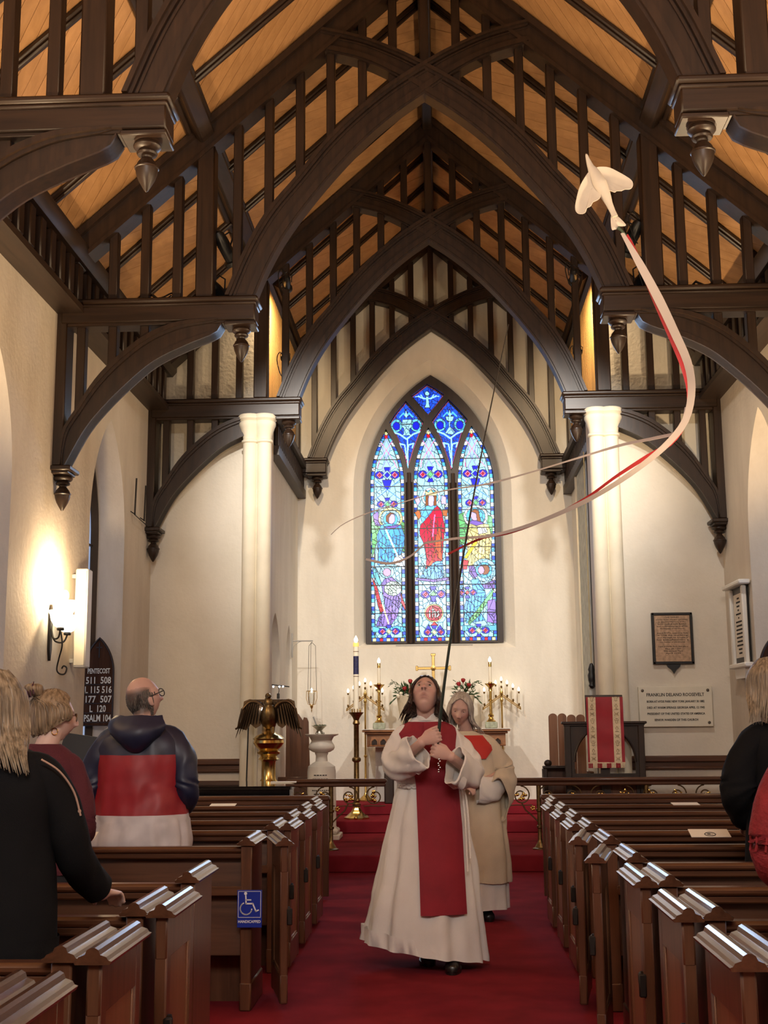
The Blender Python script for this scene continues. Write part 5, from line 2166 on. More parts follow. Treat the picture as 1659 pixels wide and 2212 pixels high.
# ------------------------------------------------------------------ piano
t = thing('grand_piano', 'black lacquered grand piano beyond the left pews', 'piano', (-2.15, 12.45, 0))
CURV = [(-.74, -.55), (.75, -.55), (.76, -.3), (.70, 0), (.52, .28), (.30, .52), (-.05, .66), (-.45, .66), (-.74, .55)]
cv = [(q.x, q.y) for q in catmull([(a, b, 0) for a, b in CURV[1:8]], 4)]
pl = [(-.74, -.55)] + cv + [(-.74, .55)]
MB().prism(pl, .62, .93, 'xy').build('case', M['lacquer'], t, smooth=30)
MB().prism([(a * 1.015, b * 1.015) for a, b in pl], .935, .965, 'xy').build('lid', M['lacquer'], t, smooth=30)
for x, y in ((-.60, -.42), (.60, -.42), (-.1, .5)):
    MB().lathe([(.03, 0), (.03, .05), (.05, .10), (.045, .4), (.075, .62)], 12, (x, y, 0)).build('leg', M['lacquer'], t)
m = MB()
m.box((0, -.60, .66), (1.3, .14, .06), bev=.006)
m.build('keybed', M['lacquer'], t)
m = MB()
for k in range(40):
    m.box((-.58 + k * .0297, -.62, .697), (.027, .10, .012))
m.build('keys', M['white'], t, smooth=0, kind='stuff')
m = MB()
m.tube([(-.05, -.45, .62), (-.05, -.45, .12)], .02, 8)
m.box((0, -.47, .12), (.22, .14, .03), bev=.005)
m.build('pedal_lyre', M['lacquer'], t)
o = MB().box((-1.55, 12.62, .970), (.26, .19, .008), Matrix.Rotation(.1, 3, 'Z')).build('sheet_music', M['paper'])
tag(o, 'white sheet of music lying on the piano lid', 'paper')

# ------------------------------------------------------------------ spotlights on the trusses


def can_spot(loc, aim, label, k=1.0, sides=True):
    t = thing('stage_spotlight', label, 'spotlight', loc, group='black spotlights in the roof')
    d = (Vector(aim) - Vector(loc)).normalized()
    R = d.to_track_quat('-Z', 'Y').to_matrix()
    m = MB().lathe([(0, .16 * k), (.035 * k, .155 * k), (.055 * k, .12 * k), (.062 * k, .06 * k), (.062 * k, -.14 * k), (.085 * k, -.15 * k), (.088 * k, -.19 * k), (.078 * k, -.19 * k), (.06 * k, -.15 * k), (.05 * k, -.05 * k), (0, -.04 * k)], 18, rot=R)
    m.build('can', M['black'], t)
    m = MB()
    m.tube([R @ Vector((.075 * k, 0, 0)), R @ Vector((.085 * k, .10 * k, .05 * k)), R @ Vector((0, .16 * k, .06 * k)), R @ Vector((-.085 * k, .10 * k, .05 * k)), R @ Vector((-.075 * k, 0, 0))], .008 * k, 6)
    m.build('yoke', M['black'], t)
    m = MB()
    a = R @ Vector((0, 0, .15 * k))
    m.tube(catmull([a, a + Vector((-.06, 0, .10)), a + Vector((-.10, .0, .02)), a + Vector((-.07, 0, -.14)), a + Vector((-.03, 0, -.22))], 5), .006, 6)
    m.build('cable', M['black'], t)


can_spot((-1.92, 10.90, 6.02), (-1.3, 12.0, 4.9), 'black spotlight high beside the left hammer post')
can_spot((-1.97, 10.90, 5.56), (-1.3, 12.0, 5.0), 'black spotlight resting low on the left hammer beam')
can_spot((1.92, 10.90, 6.02), (1.3, 12.0, 4.9), 'black spotlight high beside the right hammer post, behind the ribbon')
can_spot((1.97, 10.90, 5.56), (1.3, 12.0, 5.0), 'black spotlight resting low on the right hammer beam')
for s, nm in ((-1, 'left'), (1, 'right')):
    can_spot((s * 1.745, 14.18, 6.88), (s * 1.9, 16, 6.4), 'small black lamp high on a chancel stud, %s side' % nm, .75)
    can_spot((s * 1.80, 14.50, 6.0), (s * 1.95, 16, 6.6), 'small black lamp low above the chancel hammer beam, %s side' % nm, .7)
    t = thing('cable_coil', 'coil of black cable lying on the mid nave hammer beam, %s side' % nm, 'cable', (s * 2.52, 10.80, 5.425))
    m = MB()
    for k in range(3):
        m.tube([(.10 * math.cos(a) + .02 * k, .05 * math.sin(a), .012 + .014 * k + .03 * (1 + math.sin(a * 2 + k))) for a in [2 * PI * q / 16 for q in range(16)]], .008, 6, closed=True)
    m.build('loops', M['black'], t)
# pale plates on the nearest truss
for s, x, nm in ((-1, -2.86, 'left'),):
    o = MB().box((x, YT[0] - .02, 5.135), (.21, .06, .075), bev=.006).build('junction_box', plain('pale_metal', (.36, .34, .29), .5, .3))
    tag(o, 'pale metal box under the nearest left hammer beam', 'box')
# ------------------------------------------------------------------ people
from mathutils import noise

Rx = lambda a: Matrix.Rotation(a, 3, 'X')
Ry = lambda a: Matrix.Rotation(a, 3, 'Y')
Rz = lambda a: Matrix.Rotation(a, 3, 'Z')
g = lambda d, s: math.exp(-(d / s) ** 2)


def head_mb(k=1.0, female=False):
    """a head facing -y, origin between the ears, about 0.24 high"""
    m = MB()
    N, K = 64, 48
    vs, fs = [], []
    for i in range(K + 1):
        t = PI * i / K
        for j in range(N):
            a = 2 * PI * j / N
            d = Vector((math.sin(t) * math.sin(a), -math.sin(t) * math.cos(a), math.cos(t)))
            x, y, z = d.x * .076, d.y * .098, d.z * .120
            fr = max(0, -d.y)
            lo = max(0, -d.z)
            x *= 1 - (.34 if female else .28) * lo ** 1.5
            if d.y > 0:
                y *= 1 - .45 * lo ** 1.2
                y += .012 * max(0, d.z) ** .5
            else:
                y *= 1 - .10 * lo
                y = max(y, -.090 - .012 * g(z + .06, .09))
            f2 = fr ** .5
            # nose
            nz = g(x, .011 + .009 * g(z + .034, .016)) * f2
            y -= nz * .035 * (g(z + .034, .020) if z < -.034 else max(0, 1 - (z + .034) / .050)) 
            # brow, sockets, cheeks
            y -= f2 * .006 * g(z - .026, .012) * g(abs(x) - .030, .026)
            y += f2 * .011 * g(abs(x) - .031, .016) * g(z - .004, .013)
            y -= f2 * .006 * g(abs(x) - .045, .020) * g(z + .030, .022)
            # lips and chin
            y -= f2 * .008 * g(x, .024) * (g(z + .064, .006) + g(z + .078, .007))
            y += f2 * .004 * g(x, .026) * g(z + .0712, .0035)
            y += f2 * .005 * g(x, .03) * g(z + .091, .007)
            y -= f2 * .010 * g(x, .024) * g(z + .107, .014)
            vs.append(Vector((x, y, z)) * k)
    for i in range(K):
        for j in range(N):
            l = (j + 1) % N
            fs.append((i * N + j, (i + 1) * N + j, (i + 1) * N + l, i * N + l))
    m.add(vs, fs)
    for s in (-1, 1):
        m.ball((s * .076 * k, .008 * k, -.012 * k), (.010 * k, .019 * k, .032 * k), 10, 8, Rz(s * -.35) @ Rx(.15))
        m.ball((s * .074 * k, .0, -.036 * k), (.009 * k, .010 * k, .012 * k), 8, 6)
        for a in range(1):
            m.ball((s * .012 * k, -.112 * k, -.040 * k), (.008 * k, .010 * k, .007 * k), 8, 6)
    return m


def capsule(m, P, R, n=12):
    m.tube(P, R, n)
    for p, r in zip(P, R):
        m.ball(p, r * .998, n, 8)


def hand_mb(wrist, F, N, T, curl, k=1.0, spread=.0, thumb=(.5, .5)):
    """F finger direction, N palm normal, T thumb side; curl = three joint angles"""
    F, N, T = Vector(F).normalized(), Vector(N), Vector(T)
    N = (N - N.dot(F) * F).normalized()
    T = (T - T.dot(F) * F - T.dot(N) * N).normalized()
    P = lambda x, y, z: Vector(wrist) + (T * x + F * y - N * z) * k
    m = MB()
    # palm
    R = []
    for y, w_, h_ in ((-.02, .024, .019), (.0, .027, .019), (.03, .037, .017), (.07, .043, .015), (.095, .042, .012)):
        R.append([P(w_ * math.cos(a), y, h_ * math.sin(a)) for a in [2 * PI * q / 14 for q in range(14)]])
    m.rings(R)
    for i, (bx, L, r) in enumerate(((.031, .074, .0095), (.0105, .082, .0098), (-.0105, .076, .0095), (-.030, .060, .0085))):
        pts = [(bx, .080, .0), (bx, .098, .001)]
        ang = 0
        y, z = .098, .001
        for seg_, c in zip((.44, .31, .25), curl):
            ang += c
            y += math.cos(ang) * L * seg_
            z -= math.sin(ang) * L * seg_
            pts.append((bx + spread * (1.5 - i) * .006 * len(pts), y, z))
        capsule(m, [P(*q) for q in pts], [r, r * 1.05, r, r * .92, r * .8], 10)
    th = [(.020, .018, -.004), (.040, .040, -.010)]
    a1, a2 = thumb
    x, y, z = th[-1]
    for L, c, zz in ((.036, a1, .3), (.030, a2, .6)):
        x += math.cos(c) * L * .45
        y += math.sin(c + .35) * L
        z -= zz * L
        th.append((x, y, z))
    capsule(m, [P(*q) for q in th], [.015, .013, .0108, .009], 10)
    return m


def torso_mb(rings, n=28):
    m = MB()
    R = []
    for cx, cy, z, hw, hd in rings:
        R.append([Vector((cx + hw * math.copysign(abs(math.cos(a)) ** .85, math.cos(a)), cy + hd * math.copysign(abs(math.sin(a)) ** .9, math.sin(a)), z)) for a in [2 * PI * q / n for q in range(n)]])
    return m.rings(R)


SKIN = {'fair': (.60, .38, .30), 'rosy': (.60, .385, .325), 'pale': (.63, .44, .375)}
M['skin'] = attr_mat('skin', .48, spec=.35, sss=.12, bump=.05, bscale=260)


def finish_body(name, mb, parent, head, skin, voxel=.005, opts=None):
    """fuses the pieces into one skin and colours it from the head's own frame"""
    opts = opts or {}
    me = mb.mesh(name + '_raw', 0)
    bm = bmesh.new()
    bm.from_mesh(me)
    bmesh.ops.recalc_face_normals(bm, faces=bm.faces)
    bm.to_mesh(me)
    bm.free()
    ob = bpy.data.objects.new('raw', me)
    COL.objects.link(ob)
    md = ob.modifiers.new('r', 'REMESH')
    md.mode = 'VOXEL'
    md.voxel_size = voxel
    sm = ob.modifiers.new('s', 'SMOOTH')
    sm.factor = .5
    sm.iterations = 2
    dg = bpy.context.evaluated_depsgraph_get()
    res = bpy.data.meshes.new_from_object(ob.evaluated_get(dg))
    bpy.data.objects.remove(ob)
    bpy.data.meshes.remove(me)
    res.name = name
    n = len(res.vertices)
    co = np.empty(n * 3, np.float32)
    res.vertices.foreach_get('co', co)
    co = co.reshape(-1, 3)
    hp, hr, hk = head
    L = (co - np.array(hp)) @ np.array(hr) / hk       # rows times R = R^T p
    x, y, z = L[:, 0], L[:, 1], L[:, 2]
    G = lambda d, s: np.exp(-(d / s) ** 2)
    near = (np.abs(x) < .12) & (np.abs(y) < .16) & (np.abs(z) < .16)
    fr = (near & (y < -.03)).astype(float)
    c = np.tile(np.array(skin, float), (n, 1))
    mixc = lambda f, col: c * (1 - f[:, None]) + np.array(col) * f[:, None]
    blush = fr * G(np.abs(x) - .043, .022) * G(z + .030, .022) * .35 + fr * G(x, .016) * G(z + .034, .014) * .35
    c = mixc(blush, (skin[0] * .98, skin[1] * .62, skin[2] * .60))
    c = mixc(fr * G(x, .021) * (G(z + .064, .0055) + G(z + .078, .0065)).clip(0, 1) * opts.get('lipf', .75), opts.get('lip', (.36, .12, .11)))
    c = mixc(fr * G(x, .022) * G(z + .0712, .0028) * .45, (.14, .05, .045))  # shade between the lips put into the colour
    br = opts.get('brow', (.07, .04, .025))
    c = mixc(fr * np.clip(G(np.abs(x) - .032, .016) * G(z - .023 + .12 * (np.abs(x) - .03) ** 1, .0048) * 1.3, 0, 1) * opts.get('browf', .85), br)
    c = mixc(fr * G(np.abs(x) - .031, .017) * G(z - .004, .011) * .6, (skin[0] * .45, skin[1] * .35, skin[2] * .35))  # eye socket shade painted into the skin
    c = mixc(fr * G(np.abs(x) - .008, .0042) * G(z + .046, .004) * .8, (.10, .035, .03))  # nostrils darkened by colour, as shade
    if 'scalp' in opts:
        hc = np.array(opts['scalp'])
        band = near & (y > -.015) & (z > -.085) & (z < .075 - .35 * np.clip(-y + .03, 0, 1)) & ~((np.abs(x) > .078) & (np.abs(y - .005) < .026))
        f = band * np.clip((y + .020) / .03, 0, 1) * np.clip((z + .09) / .03, 0, 1) * np.clip((.085 - z) / .035, 0, 1)
        c = mixc(f * .85, hc)
        top = near & (z > .05)
        c = mixc(top * .10, hc)
    ca = res.color_attributes.new('col', 'FLOAT_COLOR', 'POINT')
    buf = np.ones((n, 4), np.float32)
    buf[:, :3] = c
    ca.data.foreach_set('color', buf.ravel())
    res.polygons.foreach_set('use_smooth', [True] * len(res.polygons))
    res.materials.clear()
    res.materials.append(M['skin'])
    o = bpy.data.objects.new(name, res)
    COL.objects.link(o)
    o.parent = parent
    return o


M['eye'] = plain('eye_white', (.40, .36, .33), .3)
M['lid'] = plain('eyelid_skin', (.50, .27, .21), .5)
M['iris'] = plain('iris', (.035, .022, .014), .15)


def eyes(parent, head, look=(0, 0), lids=True):
    big = 1.0 if lids else 1.18
    hp, hr, hk = head
    hr = Matrix(hr)
    for s in (-1, 1):
        m = MB()
        c = Vector((s * .031, -.0715, .004)) * hk
        m.ball(Vector(hp) + hr @ c, .0125 * hk * big, 14, 10)
        e = m.build('eye', M['eye'], parent)
        d = Vector((look[0], -1, look[1])).normalized()
        m = MB()
        m.ball(Vector(hp) + hr @ (c + d * .0076 * hk * big), .0058 * hk * big * big, 12, 8)
        m.build('iris', M['iris'], e)
        m = MB()
        m.lathe([(.0137 * hk * math.cos(b), .0137 * hk * math.sin(b)) for b in [math.radians(v) for v in (22, 35, 50, 65, 80, 89.9)]], 16, Vector(hp) + hr @ (c + Vector((0, -.0006, 0))), rot=hr @ Rx(.35))
        if lids:
            m.build('eyelid', M['lid'], parent)


def hair_locks(m, head, rows, n, col_noise=0, seed=1, r=.009, wob=.010):
    """locks running along guide curves; rows = two guide lists interpolated across"""
    rnd = random.Random(seed)
    hp, hr, hk = head
    hr = Matrix(hr)
    for k in range(n):
        f = rnd.random()
        idx = min(int(f * (len(rows) - 1)), len(rows) - 2)
        t = f * (len(rows) - 1) - idx
        A, B = rows[idx], rows[idx + 1]
        L = rnd.uniform(.72, 1.0)
        pts = []
        o = Vector((rnd.gauss(0, 1), rnd.gauss(0, 1), rnd.gauss(0, 1))) * wob
        for q, (a, b) in enumerate(zip(A, B)):
            p = Vector(a).lerp(Vector(b), t) + o * (.35 + .65 * q / len(A))
            pts.append(p)
        pts = resample(catmull(pts, 4), 12)
        pts = pts[:max(4, int(len(pts) * L))]
        rr = [r * rnd.uniform(.7, 1.2) * (1 - .93 * (i / (len(pts) - 1)) ** 3) for i in range(len(pts))]
        m.tube(pts, rr, 6)


def hair_mat(name, c1, c2):
    m, nt, b = nodes(name)
    tc = nt.nodes.new('ShaderNodeTexCoord')
    mp = nt.nodes.new('ShaderNodeMapping')
    mp.inputs['Scale'].default_value = (70, 70, 5)
    n = nt.nodes.new('ShaderNodeTexNoise')
    n.inputs['Scale'].default_value = 1.0
    n.inputs['Detail'].default_value = 4
    r = nt.nodes.new('ShaderNodeValToRGB')
    r.color_ramp.elements[0].position = .3
    r.color_ramp.elements[1].position = .7
    r.color_ramp.elements[0].color = (*c1, 1)
    r.color_ramp.elements[1].color = (*c2, 1)
    nt.links.new(tc.outputs['Object'], mp.inputs['Vector'])
    nt.links.new(mp.outputs['Vector'], n.inputs['Vector'])
    nt.links.new(n.outputs['Fac'], r.inputs['Fac'])
    nt.links.new(r.outputs['Color'], b.inputs['Base Color'])
    b.inputs['Roughness'].default_value = .45
    bp = nt.nodes.new('ShaderNodeBump')
    bp.inputs['Strength'].default_value = .5
    bp.inputs['Distance'].default_value = .004
    nt.links.new(n.outputs['Fac'], bp.inputs['Height'])
    nt.links.new(bp.outputs['Normal'], b.inputs['Normal'])
    return m


def scalp_cap(m, head, grow=.010, front=.035, low=-.02, back_low=-.09):
    """a shell of hair over the skull, open at the face"""
    hp, hr, hk = head
    hr = Matrix(hr)
    N, K = 44, 22
    g_ = []
    for i in range(N + 1):
        a = 2 * PI * i / N
        row = []
        # how far down the shell reaches at this angle (a=0 is the face)
        f = (1 - math.cos(a)) / 2
        zl = lerp(.085 - front, back_low, f ** .55) if f > .18 else lerp(.118 - front * .6, .085 - front, f / .18)
        tmax = math.acos(max(-1, min(1, zl / .128)))
        for j in range(K + 1):
            t = tmax * j / K
            d = Vector((math.sin(t) * math.sin(a), -math.sin(t) * math.cos(a), math.cos(t)))
            p = Vector((d.x * (.079 + grow), d.y * (.100 + grow) + .006, d.z * (.124 + grow)))
            p += d * .003 * math.sin(a * 17 + t * 3)
            row.append(Vector(hp) + hr @ (p * hk))
        g_.append(row)
    m.sheet(g_, .008)


def garment(rings, n=64, m_=46, amp=None, thick=True):
    """rings: (cx, cy, z, half width, half depth, fold depth, folds, phase, squareness); z may carry a tilt across x through rings[i][9]"""
    keys = [list(r) + [0] * (10 - len(r)) for r in rings]
    R = []
    for k in range(m_ + 1):
        u = k / m_ * (len(keys) - 1)
        i = min(int(u), len(keys) - 2)
        t = u - i
        def ip(c):
            p0, p1, p2, p3 = keys[max(i - 1, 0)][c], keys[i][c], keys[i + 1][c], keys[min(i + 2, len(keys) - 1)][c]
            return .5 * (2 * p1 + (-p0 + p2) * t + (2 * p0 - 5 * p1 + 4 * p2 - p3) * t * t + (-p0 + 3 * p1 - 3 * p2 + p3) * t ** 3)
        cx, cy, z, hw, hd, fa, fk, ph, sq, tl = [ip(c) for c in range(10)]
        fk = keys[i][6]
        ring = []
        for q in range(n):
            a = 2 * PI * q / n
            w_ = 1 + fa * (.6 * math.sin(fk * a + ph) + .4 * math.sin((fk * 1.7) // 1 * a + ph * 1.3 + 1))
            ca, sa = math.cos(a), math.sin(a)
            e = 1 - sq
            x = hw * w_ * math.copysign(abs(ca) ** e, ca)
            y = hd * w_ * math.copysign(abs(sa) ** e, sa)
            ring.append(Vector((cx + x, cy + y, z + tl * x)))
        R.append(ring)
    return R


def cloth(mb, amp=.006, sc=7.0, seed=0, fine=.0):
    """crumples a garment a little along its normals"""
    me = bpy.data.meshes.new('tmp')
    me.from_pydata([tuple(v) for v in mb.v], [], mb.f)
    me.update()
    out = []
    for v in me.vertices:
        p = v.co
        d = noise.noise(Vector((p.x * sc + seed, p.y * sc, p.z * sc * .6))) * amp
        d += noise.noise(Vector((p.x * sc * 2.6 + seed, p.y * sc * 2.6, p.z * sc * 1.8 + p.x * 6))) * amp * .45
        out.append(p + v.normal * d)
    mb.v = out
    bpy.data.meshes.remove(me)
    return mb


def skirted(R, hem_in=.97):
    """garment rings with the hem turned in"""
    c = sum(R[0], Vector()) / len(R[0])
    inn = [c + (p - c) * hem_in + Vector((0, 0, .004)) for p in R[0]]
    inn2 = [c + (p - c) * hem_in + Vector((0, 0, .10)) for p in R[0]]
    m = MB()
    return m.rings([inn2, inn] + R, cap=False)


def sleeve(P, RR, flat=.0, n=34, seg_n=40, ripple=.05, open_end=True, seed=0, flip=Vector((0, 0, 1))):
    """sleeve along P with radii RR (tuple of across/along-drop radii)"""
    pts = resample(catmull(P, 8), seg_n)
    R = []
    ks = len(RR) - 1
    for i, p in enumerate(pts):
        u = i / (seg_n - 1) * ks
        k = min(int(u), ks - 1)
        t = u - k
        ra = lerp(RR[k][0], RR[k + 1][0], t)
        rb = lerp(RR[k][1], RR[k + 1][1], t)
        d = (pts[min(i + 1, seg_n - 1)] - pts[max(i - 1, 0)]).normalized()
        b = (flip - flip.dot(d) * d).normalized()
        a = d.cross(b)
        drop = (rb - ra) * .75
        ring = []
        for q in range(n):
            an = 2 * PI * q / n
            w_ = 1 + ripple * math.sin(5 * an + i * .55 + seed) * min(1, i / 5)
            ring.append(p + a * math.cos(an) * ra * w_ + b * (math.sin(an) * rb * w_ - drop))
        R.append(ring)
    m = MB()
    if open_end:
        e = R[-1]
        c = sum(e, Vector()) / n
        inn = [c + (q - c) * .93 for q in e]
        d = (pts[-1] - pts[-2]).normalized()
        inn2 = [q - d * .09 for q in inn]
        R = R + [inn, inn2]
    m.rings(R, cap=False)
    m.f.append(tuple(range(n))[::-1])
    return m


def shoe(parent, c, rz, mat, L=.28, lift=0.0):
    m = MB()
    R = []
    for y, w_, h_, z in ((-.5, .02, .018, .03), (-.47, .036, .028, .032), (-.36, .048, .036, .038), (-.15, .047, .047, .05), (.05, .041, .065, .068), (.25, .038, .07, .072), (.42, .038, .065, .066), (.49, .030, .05, .055), (.5, .01, .02, .05)):
        R.append([Vector((w_ * math.cos(a), y * L, max(.014, z + h_ * math.sin(a)))) for a in [2 * PI * q / 18 for q in range(18)]])
    m.rings(R)
    sole = [(.052 * math.cos(a) * (1 - .12 * math.sin(a)), .51 * L * math.sin(a)) for a in [2 * PI * q / 24 for q in range(24)]]
    m.prism(sole, 0, .022, 'xy')
    M3 = Rz(rz) @ Rx(lift)
    m.xf(M3)
    m.move(c)
    return m.build('shoe', mat, parent)


def person(label, loc, rz=0.0):
    return thing('person', label, 'person', loc, rz)


M['alb'] = plain('alb_linen', (.74, .71, .67), .85, var=.05, scale=5, bump=.25, bscale=350)
M['stole'] = plain('deep_red_cloth', (.24, .008, .020), .75, var=.14, scale=5, bump=.2, bscale=300)
M['shoe'] = plain('black_leather', (.012, .010, .010), .3)
M['tunicle'] = plain('cream_tunic', (.62, .53, .40), .8, var=.08, scale=6, bump=.3, bscale=250)
M['scarf_red'] = plain('bright_red_cloth', (.50, .022, .015), .7)

# ---- the priest, walking toward the camera with the pole
PX = Vector((0.0, 8.22, 0))
P_ = person('person in white alb and long deep red stole, face turned up, holding the pole', PX)
hp = Vector((-.040, -.06, 1.728))
hr = Ry(.07) @ Rx(-.74) @ Rz(-.10)
# a face looking up: tilt backwards
hk = 1.10
H = (tuple(hp), [list(r) for r in hr], hk)
mb = MB()
h_ = head_mb(hk, female=False)
h_.xf(hr)
h_.move(hp)
mb.add(h_.v, h_.f)
capsule(mb, [Vector((-.035, .02, 1.50)), Vector((-.04, -.02, 1.60)), Vector((-.04, -.045, 1.66)), hp + Vector((0, .02, -.02))], [.072, .066, .064, .070], 16)
t_ = torso_mb([(-.03, .0, .80, .16, .11), (-.03, .0, .95, .175, .12), (-.03, 0, 1.12, .15, .10), (-.03, 0, 1.30, .175, .115), (-.03, .0, 1.45, .175, .105), (-.03, .01, 1.53, .13, .08), (-.03, .01, 1.57, .07, .06)])
mb.add(t_.v, t_.f)
hipL, hipR = Vector((-.11, 0, .86)), Vector((.06, 0, .86))
capsule(mb, [hipL, Vector((-.11, -.02, .48)), Vector((-.055, .17, .10))], [.085, .055, .042])
capsule(mb, [hipR, Vector((.07, -.10, .48)), Vector((.11, -.03, .10))], [.085, .055, .042])
SR, ER, WR = Vector((-.205, .0, 1.475)), Vector((-.258, -.10, 1.265)), Vector((-.065, -.33, 1.425))
SL_, EL, WL = Vector((.145, .0, 1.475)), Vector((.260, -.10, 1.225)), Vector((.120, -.33, 1.335))
capsule(mb, [SR + Vector((.035, 0, -.03)), ER, WR], [.036, .040, .031])
capsule(mb, [SL_ + Vector((-.035, 0, -.03)), EL, WL], [.036, .040, .031])
poleB, poleT = Vector((.018, -.385, 1.30)), Vector((.060, -.385, 1.66))
pd = (poleT - poleB).normalized()
grip = (1.25, 1.55, .9)
ha = hand_mb(Vector((-.062, -.335, 1.438)), (.93, -.22, .32), (.10, 1, -.05), pd, grip, 1.08, thumb=(1.1, 1.3))
mb.add(ha.v, ha.f)
hb = hand_mb(Vector((.115, -.335, 1.345)), (-.90, -.22, .30), (-.10, 1, -.05), pd, grip, 1.08, thumb=(1.1, 1.3))
mb.add(hb.v, hb.f)
finish_body('body', mb, P_, H, SKIN['rosy'], .0042, dict(brow=(.06, .03, .02), browf=.9, lip=(.40, .17, .14)))
eyes(P_, H, (.12, .12), False)
shoe(P_, (-.055, .17, 0), .1, M['shoe'], .29)
shoe(P_, (.115, -.09, .0), -.08, M['shoe'], .29)
# alb
AL = [(-.075, .02, .105, .395, .27, .085, 9, .3, .0, -.15), (-.065, .02, .28, .365, .26, .085, 9, .5, 0, -.05), (-.045, .02, .60, .315, .235, .075, 9, .7, 0, 0), (-.035, .01, .90, .262, .19, .06, 9, .9, 0, 0), (-.025, .0, 1.10, .212, .148, .05, 9, 1.0, 0, 0), (-.02, .0, 1.145, .200, .140, .05, 9, 1.0, 0, 0), (-.02, .0, 1.20, .222, .158, .04, 9, 1.0, 0, 0), (-.025, .0, 1.36, .225, .150, .02, 5, 1, .1, 0), (-.03, .0, 1.475, .205, .128, .01, 5, 1, .1, 0), (-.033, .005, 1.535, .150, .100, 0, 5, 1, 0, 0), (-.036, .0, 1.585, .083, .080, 0, 5, 1, 0, 0)]
RA = garment(AL, 96, 64)
cloth(skirted(RA), .014, 6, 3).build('alb', M['alb'], P_, smooth=80)
cl = [Vector((-.036 + .078 * math.cos(a), -.012 + .080 * math.sin(a), 0)) for a in [2 * PI * q / 28 for q in range(28)]]
m = MB()
m.rings([[p + Vector((0, 0, 1.565 + .0 * p.y)) for p in cl], [p * .97 + Vector((0, 0, 1.60 - .28 * max(0, -p.y) * g(p.x + .036, .03))) for p in cl], [p * .94 + Vector((-.002, 0, 1.635 + .30 * p.y - .35 * max(0, -p.y) * g(p.x + .036, .03))) for p in cl], [p * .90 + Vector((-.003, 0, 1.62 + .30 * p.y - .35 * max(0, -p.y) * g(p.x + .036, .03))) for p in cl]], cap=False)
m.build('collar', M['alb'], P_, smooth=60)
sl = sleeve([Vector((-.09, 0, 1.49)), Vector((-.165, 0, 1.482)), Vector((-.240, -.04, 1.36)), ER + Vector((0, -.01, .03)), Vector((-.19, -.22, 1.32)), Vector((-.105, -.315, 1.41))], [(.05, .05), (.072, .07), (.074, .078), (.070, .088), (.064, .10), (.068, .125)], seed=1, ripple=.09)
cloth(sl, .018, 7, 5).build('sleeve', M['alb'], P_, smooth=80)
sl = sleeve([Vector((.03, 0, 1.49)), Vector((.105, 0, 1.482)), Vector((.205, -.04, 1.35)), EL + Vector((.005, -.01, .03)), Vector((.215, -.22, 1.265)), Vector((.155, -.315, 1.32))], [(.05, .05), (.072, .07), (.076, .082), (.072, .092), (.066, .105), (.070, .13)], seed=4, ripple=.09)
cloth(sl, .018, 7, 9).build('sleeve', M['alb'], P_, smooth=80)


def front_y(x, z, AL=AL, off=.012):
    ks = sorted(AL, key=lambda r: r[2])
    for a, b in zip(ks[:-1], ks[1:]):
        if a[2] <= z <= b[2]:
            t = (z - a[2]) / (b[2] - a[2])
            cx, cy, hw, hd = [lerp(a[i], b[i], t) for i in (0, 1, 3, 4)]
            u = min(.985, abs((x - cx) / hw))
            return cy - hd * math.sqrt(1 - u * u) - off
    r = ks[0] if z < ks[0][2] else ks[-1]
    return r[1] - r[4] - off


def sheet_front(edges, nx=16, nz=60, fy=front_y, th=.006, off=.014, wavy=.004):
    """edges: (z, x_left, x_right) rows"""
    G_ = []
    zs = [e[0] for e in edges]
    for i in range(nx + 1):
        col = []
        for j in range(nz + 1):
            z = lerp(zs[0], zs[-1], j / nz)
            for a, b in zip(edges[:-1], edges[1:]):
                if min(a[0], b[0]) - 1e-9 <= z <= max(a[0], b[0]) + 1e-9:
                    t = (z - a[0]) / (b[0] - a[0])
                    xl, xr = lerp(a[1], b[1], t), lerp(a[2], b[2], t)
                    break
            x = lerp(xl, xr, i / nx)
            col.append(Vector((x, fy(x, z) - off + wavy * math.sin(z * 9 + i * .5), z)))
        G_.append(col)
    return MB().sheet(G_, th)


def fy_stole(x, z):
    # hangs straight from the belly
    return min(front_y(x, z), front_y(x, 1.2) + .02) if z < 1.2 else front_y(x, z)


sheet_front([(.36, -.085, .205), (.60, -.090, .195), (.90, -.098, .185), (1.15, -.105, .165), (1.30, -.125, .155), (1.40, -.175, .150), (1.48, -.215, .160), (1.53, -.225, .150), (1.556, -.150, .080)], fy=fy_stole).build('stole', M['stole'], P_, smooth=80)
m = MB()
m.tube([(-.075 + .02, -.152, 1.555), (-.06, -.168, 1.50), (-.035, -.180, 1.42), (-.03, -.185, 1.30)], .004, 6)
m.build('stole_fold', M['stole'], P_)
# cincture
m = MB()
for ph in (0, PI):
    m.tube([Vector((-.02 + .208 * math.cos(a) , .0 + .150 * math.sin(a) - .004, 1.145 + .009 * math.sin(a * 16 + ph))) for a in [2 * PI * q / 120 for q in range(120)]], .009, 6, closed=True)
for dx, zz in ((.0, .62), (.02, .70)):
    m.tube(catmull([(.160 + dx, -.105, 1.15), (.190 + dx, -.135, 1.09), (.205 + dx, -.165, .95), (.215 + dx, -.19, zz)], 6), .007, 6)
m.build('rope_belt', plain('white_cord', (.74, .70, .64), .8, bump=.5, bscale=90), P_)
